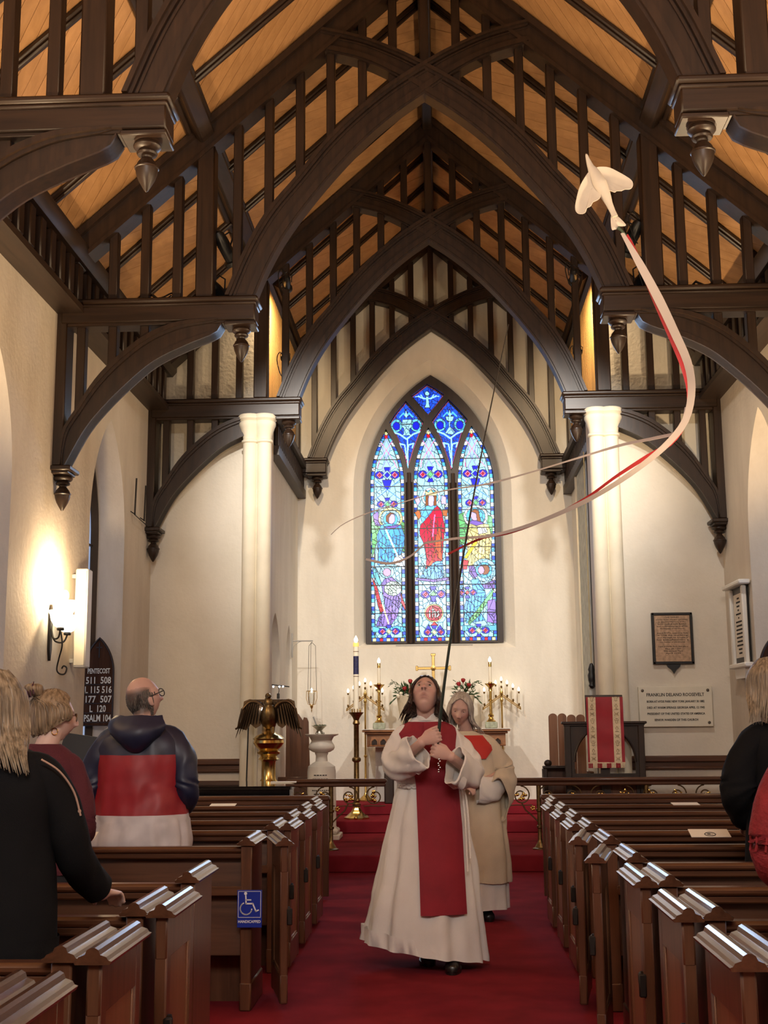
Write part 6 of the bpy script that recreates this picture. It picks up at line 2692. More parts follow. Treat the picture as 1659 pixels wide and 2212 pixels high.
# hair: dark brown, shoulder length
M['hair_brown'] = hair_mat('brown_hair', (.012, .006, .004), (.055, .026, .015))
m = MB()
scalp_cap(m, H, .010, .050, back_low=-.02)
up_ = lambda x, y, z: hp + hr @ (Vector((x, y, z)) * hk)
rows = []
for f in range(8):
    a = lerp(-1.95, 1.95, f / 7)      # around the back of the head
    x0, y0 = math.sin(a) * .085, math.cos(a) * .105
    s = 1 if x0 > 0 else -1
    end = Vector((-.035 + x0 * (1.9 if s > 0 else 2.5), .07 + .03 * math.cos(a), 1.50 - .02 * abs(s)))
    if f < 2:
        end = Vector((-.20 - .025 * (1 - f), -.02 + .03 * f, 1.535))
    rows.append([up_(x0 * .6, y0 * .6, .105), up_(x0, y0, .02), up_(x0 * 1.05, y0 * 1.02, -.08), hp.lerp(end, .72) + Vector((x0 * .3, .05, .02)), end])
hair_locks(m, H, rows, 220, seed=3, r=.009, wob=.010)
m.build('hair', M['hair_brown'], P_, smooth=60)
# pectoral chain hanging below the hands
m = MB()
for k in range(7):
    m.ball((.045 + .006 * math.sin(k * 2), -.40, 1.325 - .013 * k), .006, 6, 5)
m.build('bead_chain', plain('silver_beads', (.6, .58, .55), .25, 1.0), P_)

# ---- the deacon behind
DX = Vector((.355, 10.2, 0))
D_ = person('person with long grey hair in cream tunic and red collar, walking behind the priest', DX)
hp2 = Vector((-.135, -.06, 1.655))
hr2 = Rz(-.10) @ Ry(.10) @ Rx(.22)
H2 = (tuple(hp2), [list(r) for r in hr2], 1.06)
mb = MB()
h_ = head_mb(1.06, True)
h_.xf(hr2)
h_.move(hp2)
mb.add(h_.v, h_.f)
capsule(mb, [Vector((-.08, .03, 1.42)), Vector((-.10, .0, 1.52)), hp2 + Vector((.0, .03, -.04))], [.06, .052, .055], 14)
t_ = torso_mb([(-.02, .0, .78, .16, .11), (-.02, 0, .95, .18, .12), (-.03, 0, 1.1, .15, .10), (-.05, 0, 1.28, .17, .11), (-.06, .01, 1.40, .16, .09), (-.07, .02, 1.46, .08, .06)])
mb.add(t_.v, t_.f)
capsule(mb, [Vector((-.10, 0, .82)), Vector((-.10, -.06, .45)), Vector((-.10, .0, .10))], [.08, .05, .04])
capsule(mb, [Vector((.06, 0, .82)), Vector((.06, .02, .45)), Vector((.04, .02, .10))], [.08, .05, .04])
S2, E2, W2 = Vector((.11, .0, 1.38)), Vector((.20, -.02, 1.15)), Vector((-.04, -.24, 1.06))
S3, E3, W3 = Vector((-.23, .0, 1.38)), Vector((-.28, -.05, 1.14)), Vector((-.16, -.26, 1.06))
capsule(mb, [S2 + Vector((-.04, 0, -.04)), E2, W2], [.034, .036, .028])
capsule(mb, [S3 + Vector((.04, 0, -.04)), E3, W3], [.034, .036, .028])
q = hand_mb(W2, (-.8, -.5, -.1), (-.2, .3, -1), (0, -1, .2), (.5, .5, .3), .95)
mb.add(q.v, q.f)
q = hand_mb(W3, (.8, -.5, -.1), (.2, .3, -1), (0, -1, .2), (.5, .5, .3), .95)
mb.add(q.v, q.f)
finish_body('body', mb, D_, H2, SKIN['rosy'], .006, dict(brow=(.30, .24, .18), browf=.5, lipf=.5, lip=(.46, .19, .17)))
eyes(D_, H2, (-.1, -.2))
shoe(D_, (.035, -.02, 0), .25, M['shoe'], .27)
shoe(D_, (-.10, .12, 0), .05, M['shoe'], .27)
AL2 = [(.0, .0, .09, .225, .20, .06, 7, .2), (.0, .0, .50, .21, .18, .05, 7, .5), (-.02, 0, 1.0, .18, .13, .03, 7, .5), (-.05, 0, 1.3, .17, .12, 0, 5, 0)]
cloth(skirted(garment(AL2, 72, 30)), .008, 6, 21).build('alb', M['alb'], D_, smooth=80)
TU = [(.005, .0, .30, .235, .21, .07, 7, .8, 0, -.03), (-.005, 0, .60, .225, .195, .06, 7, .9), (-.02, 0, .95, .215, .17, .04, 5, 1), (-.045, 0, 1.2, .205, .15, .02, 5, 1), (-.06, 0, 1.36, .185, .125, .01, 5, 1, .1), (-.075, .01, 1.435, .13, .095, 0, 5, 1), (-.085, .01, 1.475, .075, .07, 0, 5, 1)]
cloth(skirted(garment(TU, 80, 46)), .016, 6, 33).build('tunic', M['tunicle'], D_, smooth=80)
sl = sleeve([Vector((-.02, 0, 1.40)), Vector((.06, 0, 1.395)), Vector((.155, -.01, 1.27)), E2 + Vector((.01, 0, .0)), Vector((.17, -.12, 1.06)), Vector((.15, -.20, 1.02))], [(.05, .05), (.07, .07), (.08, .09), (.09, .13), (.085, .17), (.08, .19)], seed=2)
cloth(sl, .012, 7, 41).build('wide_sleeve', M['tunicle'], D_, smooth=80)
sl = sleeve([E2 + Vector((.0, -.02, .0)), Vector((.12, -.16, 1.06)), W2 + Vector((.03, .04, .0))], [(.05, .07), (.05, .09), (.055, .11)], seed=5)
cloth(sl, .006, 8, 43).build('sleeve', M['alb'], D_, smooth=80)
sl = sleeve([Vector((-.12, 0, 1.40)), Vector((-.19, 0, 1.395)), Vector((-.26, -.02, 1.27)), E3, Vector((-.22, -.14, 1.08)), Vector((-.14, -.20, 1.04))], [(.05, .05), (.07, .07), (.08, .09), (.09, .13), (.085, .16), (.08, .17)], seed=7)
cloth(sl, .012, 7, 45).build('wide_sleeve', M['tunicle'], D_, smooth=80)
fy2 = lambda x, z: front_y(x, z, TU, .01)
sheet_front([(1.26, -.06, .06), (1.33, -.10, .115), (1.40, -.12, .125), (1.445, -.11, .06)], 12, 16, fy=fy2, off=.008).build('red_collar', M['scarf_red'], D_, smooth=80)
M['hair_grey'] = hair_mat('grey_hair', (.30, .26, .21), (.62, .58, .52))
m = MB()
scalp_cap(m, H2, .012, .042, back_low=-.10)
up2 = lambda x, y, z: hp2 + hr2 @ (Vector((x, y, z)) * 1.06)
rows = []
for f in range(7):
    a = lerp(-1.9, 1.9, f / 6)
    x0, y0 = math.sin(a) * .09, math.cos(a) * .11
    end = Vector((-.13 + x0 * 1.7, .06 + .03 * math.cos(a) - (.08 if abs(a) > 1.4 else 0), 1.43))
    if f == 6:
        end = Vector((.075, -.06, 1.42))
    rows.append([up2(x0 * .5, y0 * .5 - .01, .12), up2(x0, y0, .03), up2(x0 * 1.08, y0 * 1.02, -.07), hp2.lerp(end, .65) + Vector((x0 * .35, .02, 0)), end])
hair_locks(m, H2, rows, 220, seed=8, r=.008, wob=.010)
m.build('hair', M['hair_grey'], D_, smooth=60)


# ---- people standing in the pews, seen from behind (they face +y, so everything is built facing -y and turned)
def stander(label, loc, turn, headpos, headrot, hk, skin, opts, shoulders, arms, hips_z=.92, vox=.0065, female=True, belly=1.0):
    """local frame faces -y; returns the empty and the head tuple"""
    t = person(label, loc, turn)
    H_ = (tuple(headpos), [list(r) for r in headrot], hk)
    mb = MB()
    h_ = head_mb(hk, female)
    h_.xf(Matrix(headrot))
    h_.move(headpos)
    mb.add(h_.v, h_.f)
    hw, sz = shoulders
    hp_ = Vector(headpos)
    capsule(mb, [Vector((0, .02, sz - .02)), Vector((hp_.x * .6, .01, sz + .06)), hp_ + Vector((0, .02, -.06))], [.062, .054, .056], 14)
    q = torso_mb([(0, 0, hips_z - .08, .165, .12 * belly), (0, 0, hips_z + .05, .17, .13 * belly), (0, 0, hips_z + .22, hw * .80, .12 * belly), (0, 0, sz - .18, hw * .92, .125), (0, 0, sz - .06, hw * .86, .10), (0, .01, sz, hw * .45, .07)])
    mb.add(q.v, q.f)
    for s in (-1, 1):
        capsule(mb, [Vector((s * .09, 0, hips_z - .05)), Vector((s * .10, -.01, .50)), Vector((s * .10, .02, .10))], [.09, .058, .042])
    for S_, E_, W_, hd in arms:
        S_ = Vector(S_) * 1.0 + Vector((-.03 if S_[0] > 0 else .03, 0, -.03))
        capsule(mb, [Vector(S_), Vector(E_), Vector(W_)], [.036, .040, .029])
        F = (Vector(W_) - Vector(E_)).normalized()
        q = hand_mb(Vector(W_), hd[0], hd[1], hd[2], hd[3], .95 if female else 1.05)
        mb.add(q.v, q.f)
    finish_body('body', mb, t, H_, skin, vox, opts)
    return t, H_


def trousers(t, mat, hips_z=.92, w_=.17, d_=.13):
    for s in (-1, 1):
        R = garment([(s * .10, .01, .07, .075, .085, .02, 4, 0), (s * .10, 0, .5, .082, .09, .02, 4, 1), (s * .09, 0, hips_z - .12, .10, d_ + .005, 0, 4, 0), (s * .075, 0, hips_z + .06, .105, d_ + .01, 0, 4, 0)], 32, 18)
        cloth(skirted(R), .006, 8, 50 + s).build('trouser_leg', mat, t, smooth=80)
        shoe(t, (s * .10, -.03, 0), 0, M['shoe'], .27)


M['black_wool'] = plain('black_jacket', (.006, .006, .007), .85, spec=.15, bump=.2, bscale=300)
M['dark_trouser'] = plain('dark_trousers', (.012, .012, .015), .85)
M['maroon'] = plain('maroon_knit', (.075, .008, .016), .85, bump=.4, bscale=160)
M['navy'] = plain('navy_nylon', (.012, .016, .045), .45, var=.2, scale=9)
M['nylon_red'] = plain('red_nylon', (.28, .010, .018), .5, var=.14, scale=7)
M['nylon_white'] = plain('white_nylon', (.58, .54, .56), .5, var=.10, scale=8)
RELAX = (.35, .45, .3)

# man in the tricolour jacket
mhp = Vector((.0, -.03, 1.715))
mhr = Rz(-.75) @ Rx(-.32)
t, Hm = stander('balding man with glasses in navy, red and white jacket, seen from behind', (-1.785, 7.58, 0), PI, mhp, mhr, 1.10, SKIN['rosy'], dict(scalp=(.05, .042, .038), brow=(.10, .07, .05)), (.235, 1.50),
                [((-.215, 0, 1.45), (-.285, .03, 1.16), (-.24, -.18, 1.04), ((.3, -.9, 0), (.8, 0, -.5), (0, 0, 1), RELAX)), ((.215, 0, 1.45), (.285, .03, 1.16), (.24, -.18, 1.04), ((-.3, -.9, 0), (-.8, 0, -.5), (0, 0, 1), RELAX))], female=False, belly=1.15)
JK = [(0, .0, .80, .305, .205, .05, 13, .4), (0, .0, .84, .315, .215, .05, 13, .4), (0, 0, 1.0, .29, .20, .035, 9, .4), (0, 0, 1.2, .275, .185, .02, 5, .4), (0, 0, 1.36, .27, .165, .01, 5, .4, .1), (0, 0, 1.46, .245, .135, 0, 5, .4, .1), (0, .005, 1.525, .17, .105, 0, 5, 0), (0, .01, 1.575, .105, .085, 0, 5, 0), (0, .01, 1.605, .080, .075, 0, 5, 0)]
RJ = garment(JK, 88, 80)
full = cloth(MB().rings(RJ, cap=False), .018, 6, 60)
n = 88
RJ = [full.v[i * n:(i + 1) * n] for i in range(81)]
k1 = next(i for i, r in enumerate(RJ) if r[0].z > 1.0)
k2 = next(i for i, r in enumerate(RJ) if r[0].z > 1.365)
m = skirted(RJ[:k1 + 1], .97)
m.build('white_hem_panel', M['nylon_white'], t, smooth=80, label='white lower jacket panel')
MB().rings([[p * 1.0 for p in r] for r in RJ[k1:k2 + 1]], cap=False).build('red_panel', M['nylon_red'], t, smooth=80, label='red middle jacket panel')
MB().rings(RJ[k2:], cap=False).build('navy_yoke', M['navy'], t, smooth=80, label='navy upper jacket panel')
for s in (-1, 1):
    sl = sleeve([(s * .06, 0, 1.485), (s * .165, 0, 1.475), (s * .262, .02, 1.33), (s * .295, .03, 1.17), (s * .275, -.07, 1.09), (s * .245, -.16, 1.045)], [(.05, .05), (.082, .078), (.085, .087), (.075, .078), (.065, .068), (.05, .05)], seed=s + 2, ripple=.04)
    cloth(sl, .010, 9, 62 + s).build('sleeve', M['navy'], t, smooth=80)
# hood lying on the back (back is +y here)
G_ = []
for i in range(21):
    a = lerp(-1.15, 1.15, i / 20)
    row = []
    for j in range(13):
        f = j / 12
        r_ = .10 + .055 * math.sin(f * PI * .9)
        z = 1.605 - .19 * f * math.cos(a * .9) ** .8 - .02 * f
        row.append(Vector((math.sin(a) * (r_ + .055 * (1 - f)), .025 + math.cos(a) * (r_ + .03) + .035 * math.sin(f * PI), z)))
    G_.append(row)
cloth(MB().sheet(G_, .014), .008, 12, 70).build('hood', M['navy'], t, smooth=80)
trousers(t, M['nylon_red'], .90, .17, .15)
hp_, hr_, hk_ = mhp, mhr, 1.10
up3 = lambda x, y, z: hp_ + hr_ @ (Vector((x, y, z)) * hk_)
m = MB()
for s in (-1, 1):
    m.tube([up3(s * .080, .012, .012), up3(s * .081, -.04, .014), up3(s * .068, -.092, .014)], .0032, 6)
    m.tube([up3(s * .038 + .028 * math.cos(a), -.099, .004 + .022 * math.sin(a)) for a in [2 * PI * q / 16 for q in range(16)]], .003, 6, closed=True)
m.tube([up3(-.012, -.102, .012), up3(.012, -.102, .012)], .003, 6)
m.build('glasses', M['black'], t)
eyes(t, Hm, (0, .1))
m = MB()
rnd = random.Random(4)
for k in range(800):
    a = rnd.uniform(.62, 2 * PI - .62)
    zz = rnd.uniform(-.085, .055 if abs(a - PI) < 1.6 else .03)
    if (a < 1.45 or a > 2 * PI - 1.45) and (zz < .02 or a < 1.15 or a > 2 * PI - 1.15):
        continue
    d = Vector((math.sin(a), -math.cos(a), 0))
    e = math.sqrt(max(.05, 1 - (zz / .122) ** 2))
    lo = max(0, -zz / .12)
    by = .100 * (1 - .42 * lo ** 1.2) if d.y > 0 else .098
    p = Vector((d.x * (.077 - .02 * lo) * e, d.y * by * e, zz))
    m.tube([up3(*(p * .99)), up3(p.x * 1.025, p.y * 1.025 + .003, p.z - .010), up3(p.x * 1.02, p.y * 1.02 + .003, p.z - .019)], [.004, .0035, .001], 4)
m.build('hair', hair_mat('short_grey_hair', (.035, .03, .028), (.16, .14, .125)), t, smooth=60)

# woman with pinned-up hair, maroon jumper
whp = Vector((-.045, -.03, 1.590))
whr = Rz(-1.2) @ Rx(-.02)
t, Hw = stander('woman with hair clipped up, glasses and maroon jumper, seen from behind', (-1.885, 5.98, 0), PI, whp, whr, 1.0, SKIN['pale'], dict(brow=(.15, .09, .06)), (.195, 1.40),
                [((-.18, 0, 1.35), (-.225, .03, 1.08), (-.15, -.20, 1.0), ((.3, -.9, 0), (.8, 0, -.5), (0, 0, 1), RELAX)), ((.18, 0, 1.35), (.225, .03, 1.08), (.15, -.20, 1.0), ((-.3, -.9, 0), (-.8, 0, -.5), (0, 0, 1), RELAX))])
JW = [(0, 0, .86, .215, .165, .02, 5, 0), (0, 0, 1.0, .205, .155, .02, 5, .4), (0, 0, 1.2, .20, .145, .01, 5, .4), (0, 0, 1.33, .195, .128, 0, 5, .4, .1), (0, 0, 1.415, .155, .10, 0, 5, 0), (-.01, .005, 1.465, .085, .075, 0, 5, 0)]
cloth(skirted(garment(JW, 64, 40)), .007, 7, 80).build('jumper', M['maroon'], t, smooth=80)
for s in (-1, 1):
    sl = sleeve([(s * .05, 0, 1.375), (s * .135, 0, 1.37), (s * .205, .02, 1.23), (s * .235, .03, 1.08), (s * .20, -.08, 1.03), (s * .155, -.18, 1.0)], [(.04, .04), (.062, .060), (.058, .060), (.054, .056), (.050, .052), (.042, .042)], seed=s + 8, ripple=.03)
    cloth(sl, .006, 9, 84 + s).build('sleeve', M['maroon'], t, smooth=80)
trousers(t, M['dark_trouser'], .88)
upw = lambda x, y, z: whp + whr @ Vector((x, y, z))
M['hair_ash'] = hair_mat('ash_blonde_hair', (.10, .062, .034), (.33, .24, .15))
m = MB()
scalp_cap(m, Hw, .014, .036, back_low=-.085)
rows = []
for f in range(9):
    a = lerp(-2.3, 2.3, f / 8)
    x0, y0 = math.sin(a) * .090, math.cos(a) * .110
    rows.append([upw(x0 * .95, y0 * .95, -.075 if abs(a) < 1.2 else -.01), upw(x0 * 1.08, y0 * 1.08, -.01), upw(x0 * .95, y0 * 1.0 + .01, .06), upw(x0 * .35, .085, .105), upw(0.0, .10, .125)])
hair_locks(m, Hw, rows, 200, seed=12, r=.0065, wob=.007)
for k in range(16):
    a = 2 * PI * k / 16
    m.tube(catmull([upw(.035 * math.cos(a), .085 + .03 * math.sin(a), .115), upw(.05 * math.cos(a), .10 + .04 * math.sin(a), .148), upw(.02 * math.cos(a + .8), .095 + .02 * math.sin(a + .8), .162)], 4), [.010] * 8 + [.005], 6)
m.build('hair', M['hair_ash'], t, smooth=60)
m = MB()
for s in (-1, 1):
    for k in range(5):
        m.tube(catmull([upw(s * .008, .10 + .012 * k, .175 - .016 * k), upw(s * .045, .105 + .012 * k, .16 - .018 * k), upw(s * .055, .10 + .012 * k, .115 - .012 * k)], 4), .005, 6)
m.build('claw_clip', plain('plum_clip', (.05, .012, .022), .3), t)
m = MB()
for s in (-1, 1):
    m.tube([upw(s * .079, .01, .01), upw(s * .079, -.05, .01), upw(s * .068, -.100, .006)], .002, 5)
    m.tube([upw(s * .036 + .026 * math.cos(a), -.106, -.002 + .020 * math.sin(a)) for a in [2 * PI * q / 14 for q in range(14)]], .002, 5, closed=True)
m.build('glasses', M['brass_d'], t)
m = MB()
for s in (-1, 1):
    m.tube([upw(s * .082 + .001 * math.cos(a), .0 + .014 * math.cos(a), -.066 + .016 * math.sin(a)) for a in [2 * PI * q / 12 for q in range(12)]], .0022, 5, closed=True)
m.build('hoop_earring', M['brass'], t)
eyes(t, Hw)

# blonde woman in black blazer, near left
bhp = Vector((.02, -.02, 1.600))
bhr = Rz(-.15) @ Rx(-.05)
t, Hb = stander('woman with long blonde hair in a black blazer, hand on the pew rail', (-1.465, 4.20, 0), PI, bhp, bhr, 1.04, SKIN['pale'], {}, (.21, 1.43),
                [((-.195, 0, 1.38), (-.265, -.06, 1.13), (-.315, -.26, .965), ((-.15, -.95, -.15), (0, .1, -1), (1, 0, 0), (.35, .4, .25))), ((.195, 0, 1.38), (.24, .0, 1.12), (.20, -.22, 1.02), ((-.3, -.9, 0), (-.8, 0, -.5), (0, 0, 1), RELAX))])
JB = [(0, 0, .76, .245, .185, .02, 5, 0), (0, 0, .95, .235, .17, .02, 5, .4), (0, 0, 1.15, .215, .15, .01, 5, .4), (0, 0, 1.32, .225, .14, 0, 5, .4, .12), (0, 0, 1.42, .195, .115, 0, 5, .4, .1), (0, .0, 1.475, .10, .085, 0, 5, 0)]
cloth(skirted(garment(JB, 72, 46)), .008, 6, 90).build('blazer', M['black_wool'], t, smooth=80)
for P0, RR, sd in (([(-.05, 0, 1.40), (-.145, 0, 1.395), (-.228, -.02, 1.27), (-.268, -.06, 1.12), (-.285, -.15, 1.04), (-.308, -.225, .985)], [(.05, .05), (.074, .072), (.072, .072), (.066, .066), (.06, .06), (.055, .055)], 1), ([(.05, 0, 1.40), (.145, 0, 1.395), (.222, 0, 1.27), (.245, .0, 1.12), (.225, -.11, 1.06), (.205, -.19, 1.03)], [(.05, .05), (.074, .072), (.072, .072), (.066, .066), (.06, .06), (.055, .055)], 6)):
    cloth(sleeve(P0, RR, seed=sd, ripple=.02), .007, 9, 92 + sd).build('sleeve', M['black_wool'], t, smooth=80)
m = MB()
m.ball((-.305, -.115, 1.02), .006, 8, 6)
m.build('cuff_button', M['white'], t)
m = MB()
m.tube(catmull([(-.19, .085, 1.44), (-.245, .06, 1.40), (-.285, .02, 1.33), (-.305, .0, 1.25)], 5), .0035, 6)
m.ball((-.300, .0, 1.265), .007, 6, 5)
m.build('scarf_edge', plain('tan_scarf', (.42, .27, .20), .8), t)
trousers(t, M['dark_trouser'], .90)
upb = lambda x, y, z: bhp + bhr @ (Vector((x, y, z)) * 1.04)
M['hair_blonde'] = hair_mat('blonde_hair', (.085, .060, .036), (.36, .28, .185))
m = MB()
scalp_cap(m, Hb, .016, .040, back_low=-.11)
rows = []
for f in range(9):
    a = lerp(-2.0, 2.0, f / 8)
    x0, y0 = math.sin(a) * .098, math.cos(a) * .115
    end = Vector((.0 + x0 * 1.75, .10 + .045 * math.cos(a), 1.37 + .02 * math.cos(f * 2)))
    rows.append([upb(x0 * .4, y0 * .4, .130), upb(x0 * .95, y0 * .95, .06), upb(x0 * 1.1, y0 * 1.08, -.05), bhp.lerp(end, .75) + Vector((x0 * .3, .05, 0)), end])
hair_locks(m, Hb, rows, 420, seed=15, r=.0075, wob=.007)
m.build('hair', M['hair_blonde'], t, smooth=60)

# blonde woman in black at the right
rhp = Vector((.075, -.02, 1.735))
rhr = Rz(.1) @ Rx(-.05)
t, Hr_ = stander('tall woman with blonde hair in a black coat at the right, seen from behind', (1.90, 6.69, 0), PI, rhp, rhr, 1.04, SKIN['pale'], {}, (.215, 1.50),
                 [((-.20, 0, 1.45), (-.26, .05, 1.20), (-.16, -.15, 1.02), ((.3, -.9, 0), (.8, 0, -.5), (0, 0, 1), RELAX)), ((.20, 0, 1.45), (.285, .05, 1.22), (.225, -.15, 1.00), ((-.3, -.9, -.3), (-.8, 0, -.5), (0, 0, 1), RELAX))], hips_z=.95)
JR = [(0, 0, .72, .265, .20, .03, 5, 0), (0, 0, .95, .245, .175, .02, 5, .4), (0, 0, 1.18, .225, .155, .01, 5, .4), (0, 0, 1.38, .23, .145, 0, 5, .4, .12), (0, 0, 1.48, .20, .118, 0, 5, .4, .1), (.01, .0, 1.545, .10, .085, 0, 5, 0)]
cloth(skirted(garment(JR, 72, 46)), .008, 6, 100).build('coat', M['black_wool'], t, smooth=80)
for s in (-1, 1):
    sl = sleeve([(s * .05, 0, 1.475), (s * .15, .01, 1.47), (s * .245, .03, 1.34), (s * .295, .05, 1.21), (s * .265, -.05, 1.09), (s * .225, -.13, 1.02)], [(.05, .05), (.08, .075), (.085, .09), (.085, .10), (.07, .08), (.05, .055)], seed=s + 11, ripple=.03)
    cloth(sl, .008, 8, 104 + s).build('sleeve', M['black_wool'], t, smooth=80)
m = MB()
for k in range(3):
    m.tube([Vector((.01 + (.105 + .012 * k) * math.cos(a), .0 + (.095 + .012 * k) * math.sin(a), 1.535 - .022 * k + .012 * math.sin(a * 5 + k))) for a in [2 * PI * q / 36 for q in range(36)]], .016, 8, closed=True)
m.build('scarf', plain('patterned_scarf', (.34, .22, .17), .8, var=.8, scale=45), t, smooth=80)
trousers(t, M['dark_trouser'], .92)
upr = lambda x, y, z: rhp + rhr @ (Vector((x, y, z)) * 1.04)
m = MB()
scalp_cap(m, Hr_, .016, .040, back_low=-.11)
rows = []
for f in range(9):
    a = lerp(-2.0, 2.0, f / 8)
    x0, y0 = math.sin(a) * .100, math.cos(a) * .115
    end = Vector((.075 + x0 * 1.45, .07 + .04 * math.cos(a), 1.50))
    rows.append([upr(x0 * .4, y0 * .4, .130), upr(x0 * .95, y0 * .95, .06), upr(x0 * 1.1, y0 * 1.08, -.05), rhp.lerp(end, .7) + Vector((x0 * .3, .04, 0)), end])
hair_locks(m, Hr_, rows, 360, seed=19, r=.0075, wob=.007)
m.build('hair', M['hair_blonde'], t, smooth=60)

# person in the red cable jumper, only the elbow in the picture
xhp = Vector((0, -.02, 1.62))
M['red_knit'] = plain('red_cable_knit', (.20, .008, .012), .85, var=.18, scale=18, bump=.8, bscale=55)
t, Hx = stander('person in a red cable knit jumper at the right edge, elbow bent', (1.385, 4.14, 0), PI, xhp, Rx(0), 1.02, SKIN['pale'], {}, (.21, 1.44),
                [((-.20, 0, 1.39), (-.23, .05, 1.14), (-.12, -.18, 1.05), ((.4, -.9, 0), (.8, 0, -.5), (0, 0, 1), RELAX)), ((.20, 0, 1.39), (.245, .05, 1.13), (.12, -.18, 1.08), ((-.4, -.9, 0), (-.8, 0, -.5), (0, 0, 1), RELAX))])
JX = [(0, 0, .84, .23, .17, .02, 5, 0), (0, 0, 1.0, .225, .165, .02, 5, .4), (0, 0, 1.25, .22, .15, .01, 5, .4), (0, 0, 1.37, .215, .135, 0, 5, .4, .1), (0, 0, 1.45, .17, .105, 0, 5, 0), (0, .0, 1.50, .09, .08, 0, 5, 0)]
cloth(skirted(garment(JX, 64, 40)), .007, 7, 110).build('jumper', M['red_knit'], t, smooth=80)
for s in (-1, 1):
    P0 = [(s * .05, 0, 1.41), (s * .14, .01, 1.405), (s * .222, .03, 1.29), (s * .255, .06, 1.14), (s * .20, -.05, 1.06), (s * .14, -.15, 1.06)]
    sl = sleeve(P0, [(.05, .05), (.078, .074), (.085, .088), (.082, .09), (.068, .075), (.05, .05)], seed=s + 17, ripple=.02)
    o = cloth(sl, .005, 9, 114 + s).build('sleeve', M['red_knit'], t, smooth=80)
    m = MB()
    for k in range(5):
        a = lerp(-.9, .9, k / 4)
        pts = [Vector(p) + Vector((s * .083 * math.cos(a), .085 * math.sin(a) + .006 * math.sin(i * 2.2 + k), 0)) for i, p in enumerate(resample(catmull(P0[1:4], 6), 16))]
        m.tube(pts, .0045, 6)
    m.build('cable_rib', M['red_knit'], o, smooth=60)
trousers(t, M['dark_trouser'], .90)
m = MB()
scalp_cap(m, Hx, .016, .040)
m.build('hair', M['hair_brown'], t, smooth=60)

# ------------------------------------------------------------------ pole, dove and ribbons


t = thing('kite_pole', 'long thin dark green pole held upright by the priest', 'pole', (0.0331, 7.8300, 1.3674))
o0 = t.location.copy()
t.location += Vector((-.0005, .064, .004))
pts = [Vector((0.0331, 7.8300, 1.3674)) - o0, Vector((0.0769, 7.8300, 1.7270)) - o0, Vector((0.1695, 7.8200, 2.3127)) - o0, Vector((0.2856, 7.8000, 2.9400)) - o0, Vector((0.4120, 7.7700, 3.5467)) - o0, Vector((0.5512, 7.7200, 4.1413)) - o0]
pp = resample(catmull(pts, 6), 30)
MB().tube(pp[:9], [.0115 - .0003 * k for k in range(9)], 10).build('handle', plain('green_rod', (.010, .022, .012), .3), t, label='dark green lower section')
MB().tube(pp[8:], [.0085 - .00028 * k for k in range(len(pp) - 8)], 8).build('shaft', plain('dark_rod', (.014, .012, .011), .25), t)
base = Vector((1.1475, 7.4000, 4.9270))
t = thing('dove_kite', 'white cloth dove with spread wings and ribbon tails flying below the rafters', 'kite', base)
M['dovecloth'] = plain('white_cloth', (.55, .50, .44), .85, var=.05, scale=9)


def U(x, y, dy=0.0):
    # outline units to metres in the dove's own upright plane
    return Vector(((x - 560) * 0.0004250 + (y - 560) * -0.0000176, dy, (x - 560) * -0.0000128 + (y - 560) * -0.0004554))


# body: tube along the spine
SP = [(318, 100, .006), (345, 190, .014), (385, 290, .022), (430, 370, .034), (520, 540, .046), (600, 700, .034), (660, 840, .022), (710, 950, .018), (745, 1030, .020)]
m = MB()
path = catmull([U(a, b, -.01) for a, b, r in SP], 4)
rad = []
for i in range(len(path)):
    u = i / (len(path) - 1) * (len(SP) - 1)
    k = min(int(u), len(SP) - 2)
    rad.append(lerp(SP[k][2], SP[k + 1][2], u - k))
m.tube(path, rad, 14)
m.build('body', M['dovecloth'], t, smooth=80)
m = MB()
m.tube([U(318, 100), U(312, 80)], [.005, .001], 6)
m.build('beak', plain('pale_beak', (.62, .50, .30), .6), t)
MB().tube([U(790, 1180, .0), U(850, 1230, .0), U(905, 1285, .02)], [.012, .008, .014], 8).build('knot', plain('green_cord', (.03, .05, .03), .7), t)
TW = [(700, 960), (770, 990), (910, 1130), (860, 1155), (810, 1155), (790, 1190), (740, 1205), (705, 1200), (690, 1060)]


def fan(poly, cen, dy_edge, th, name):
    """a softly domed flat cloth piece from an outline"""
    poly = resample(catmull([Vector((a, b, 0)) for a, b in poly + [poly[0]]], 5), 60)
    C = Vector((cen[0], cen[1], 0))
    K = 7
    g_ = []
    for p in poly:
        g_.append([U(*(C.lerp(p, k / K)).xy, dy_edge * (k / K) ** 1.6) for k in range(K + 1)])
    MB().sheet(g_, th).build(name, M['dovecloth'], t, smooth=80)


fan([(430, 330), (510, 303), (650, 312), (780, 372), (900, 440), (980, 497), (1010, 550), (1000, 605), (960, 638), (880, 640), (845, 662), (760, 665), (738, 688), (680, 662), (610, 640), (520, 560)], (610, 470), -.025, .005, 'wing')
fan([(400, 340), (355, 372), (280, 480), (210, 620), (165, 800), (150, 920), (178, 988), (240, 1005), (300, 985), (322, 920), (380, 890), (412, 832), (480, 800), (525, 750), (540, 640), (480, 500)], (400, 590), -.025, .005, 'wing')
fan(TW, (760, 1080), .01, .006, 'tail')
M['ribbon_w'] = plain('pale_ribbon', (.46, .40, .38), .6)
M['ribbon_r'] = plain('red_ribbon', (.34, .012, .018), .5)


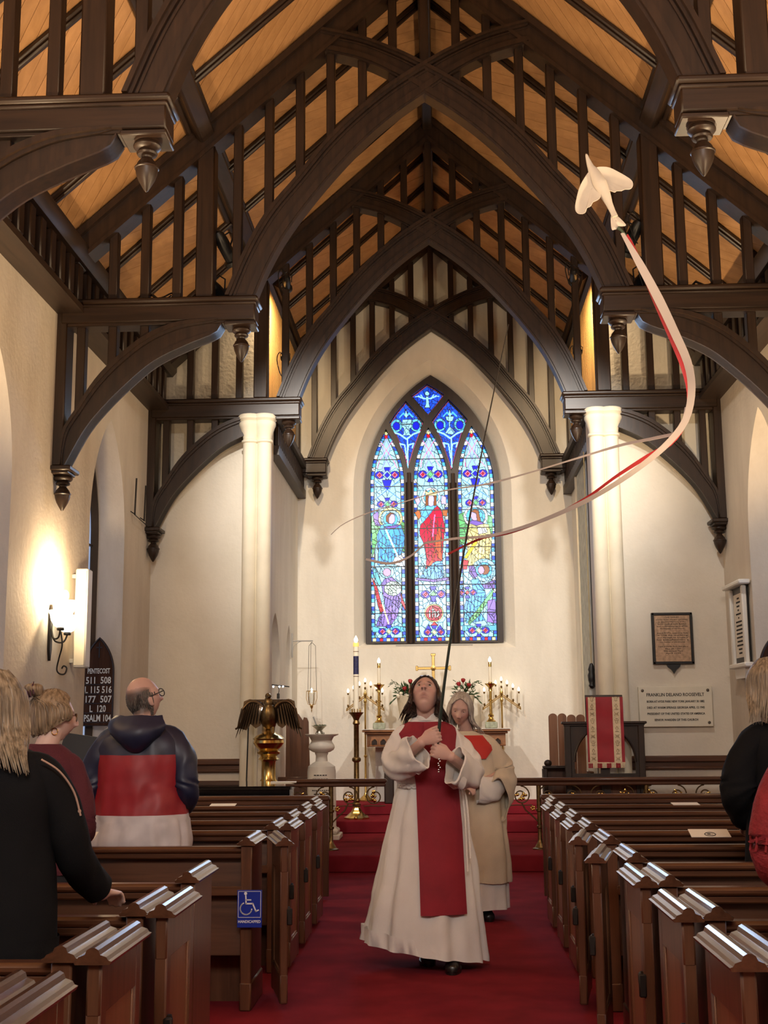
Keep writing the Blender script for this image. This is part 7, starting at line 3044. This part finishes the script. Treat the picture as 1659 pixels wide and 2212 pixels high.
def ribbon(pts, widths, mat, tw=1.5, ph=0.0, name='ribbon'):
    P = [Vector(q) - base for q in pts]
    n = 60
    C = resample(catmull(P, 8), n)
    g_ = []
    for i, p in enumerate(C):
        d = (C[min(i + 1, n - 1)] - C[max(i - 1, 0)]).normalized()
        s1 = d.cross(Vector((0, -1, 0))).normalized()
        s2 = d.cross(s1)
        a = .55 * math.sin(ph + tw * 2 * PI * i / n)
        sd = s1 * math.cos(a) + s2 * math.sin(a)
        u = i / (n - 1) * (len(widths) - 1)
        k = min(int(u), len(widths) - 2)
        w_ = lerp(widths[k], widths[k + 1], u - k)
        g_.append([p - sd * w_ / 2, p, p + sd * w_ / 2])
    MB().sheet(g_, .0015).build(name, mat, t, smooth=80)


ribbon([(1.260, 7.400, 4.605), (1.370, 7.400, 4.379), (1.479, 7.420, 4.154), (1.570, 7.450, 3.950), (1.647, 7.480, 3.761), (1.665, 7.500, 3.586), (1.632, 7.550, 3.420), (1.543, 7.600, 3.299), (1.401, 7.650, 3.178), (1.198, 7.700, 3.042), (0.965, 7.750, 2.920), (0.670, 7.800, 2.806), (0.403, 7.850, 2.743), (0.178, 7.900, 2.735), (-0.025, 7.950, 2.715)], [.022, .050, .058, .055, .05, .045, .04, .036, .034, .030, .024, .018, .018, .016], M['ribbon_w'], 1.2)
ribbon([(1.286, 7.420, 4.597), (1.343, 7.440, 4.488), (1.458, 7.460, 4.169), (1.558, 7.490, 3.917), (1.630, 7.520, 3.728), (1.660, 7.540, 3.552), (1.627, 7.590, 3.400), (1.542, 7.630, 3.282), (1.407, 7.680, 3.214), (1.204, 7.730, 3.093), (1.017, 7.780, 2.967), (0.762, 7.830, 2.840), (0.524, 7.880, 2.761), (0.345, 7.920, 2.736), (0.125, 7.960, 2.641)], [.03, .03, .03, .03, .03, .036, .03, .028, .02, .018, .014, .012, .016, .016], M['ribbon_r'], 1.0, 1.0)
ribbon([(1.646, 7.570, 3.500), (1.604, 7.600, 3.358), (1.460, 7.620, 3.320), (1.232, 7.660, 3.283), (0.942, 7.720, 3.211), (0.648, 7.780, 3.137), (0.380, 7.840, 3.081), (0.108, 7.900, 3.054), (-0.169, 7.960, 2.992), (-0.417, 8.000, 2.925), (-0.575, 8.040, 2.862), (-0.655, 8.060, 2.797)], [.03, .028, .022, .014, .010, .010, .014, .010, .009, .008, .006, .004], M['ribbon_w'], 1.6, .4)
ribbon([(-0.026, 7.970, 2.718), (-0.066, 7.980, 2.680), (-0.143, 7.990, 2.624), (-0.266, 8.000, 2.590), (-0.420, 8.020, 2.623)], [.010, .014, .020, .020, .014], M['ribbon_w'], .5)
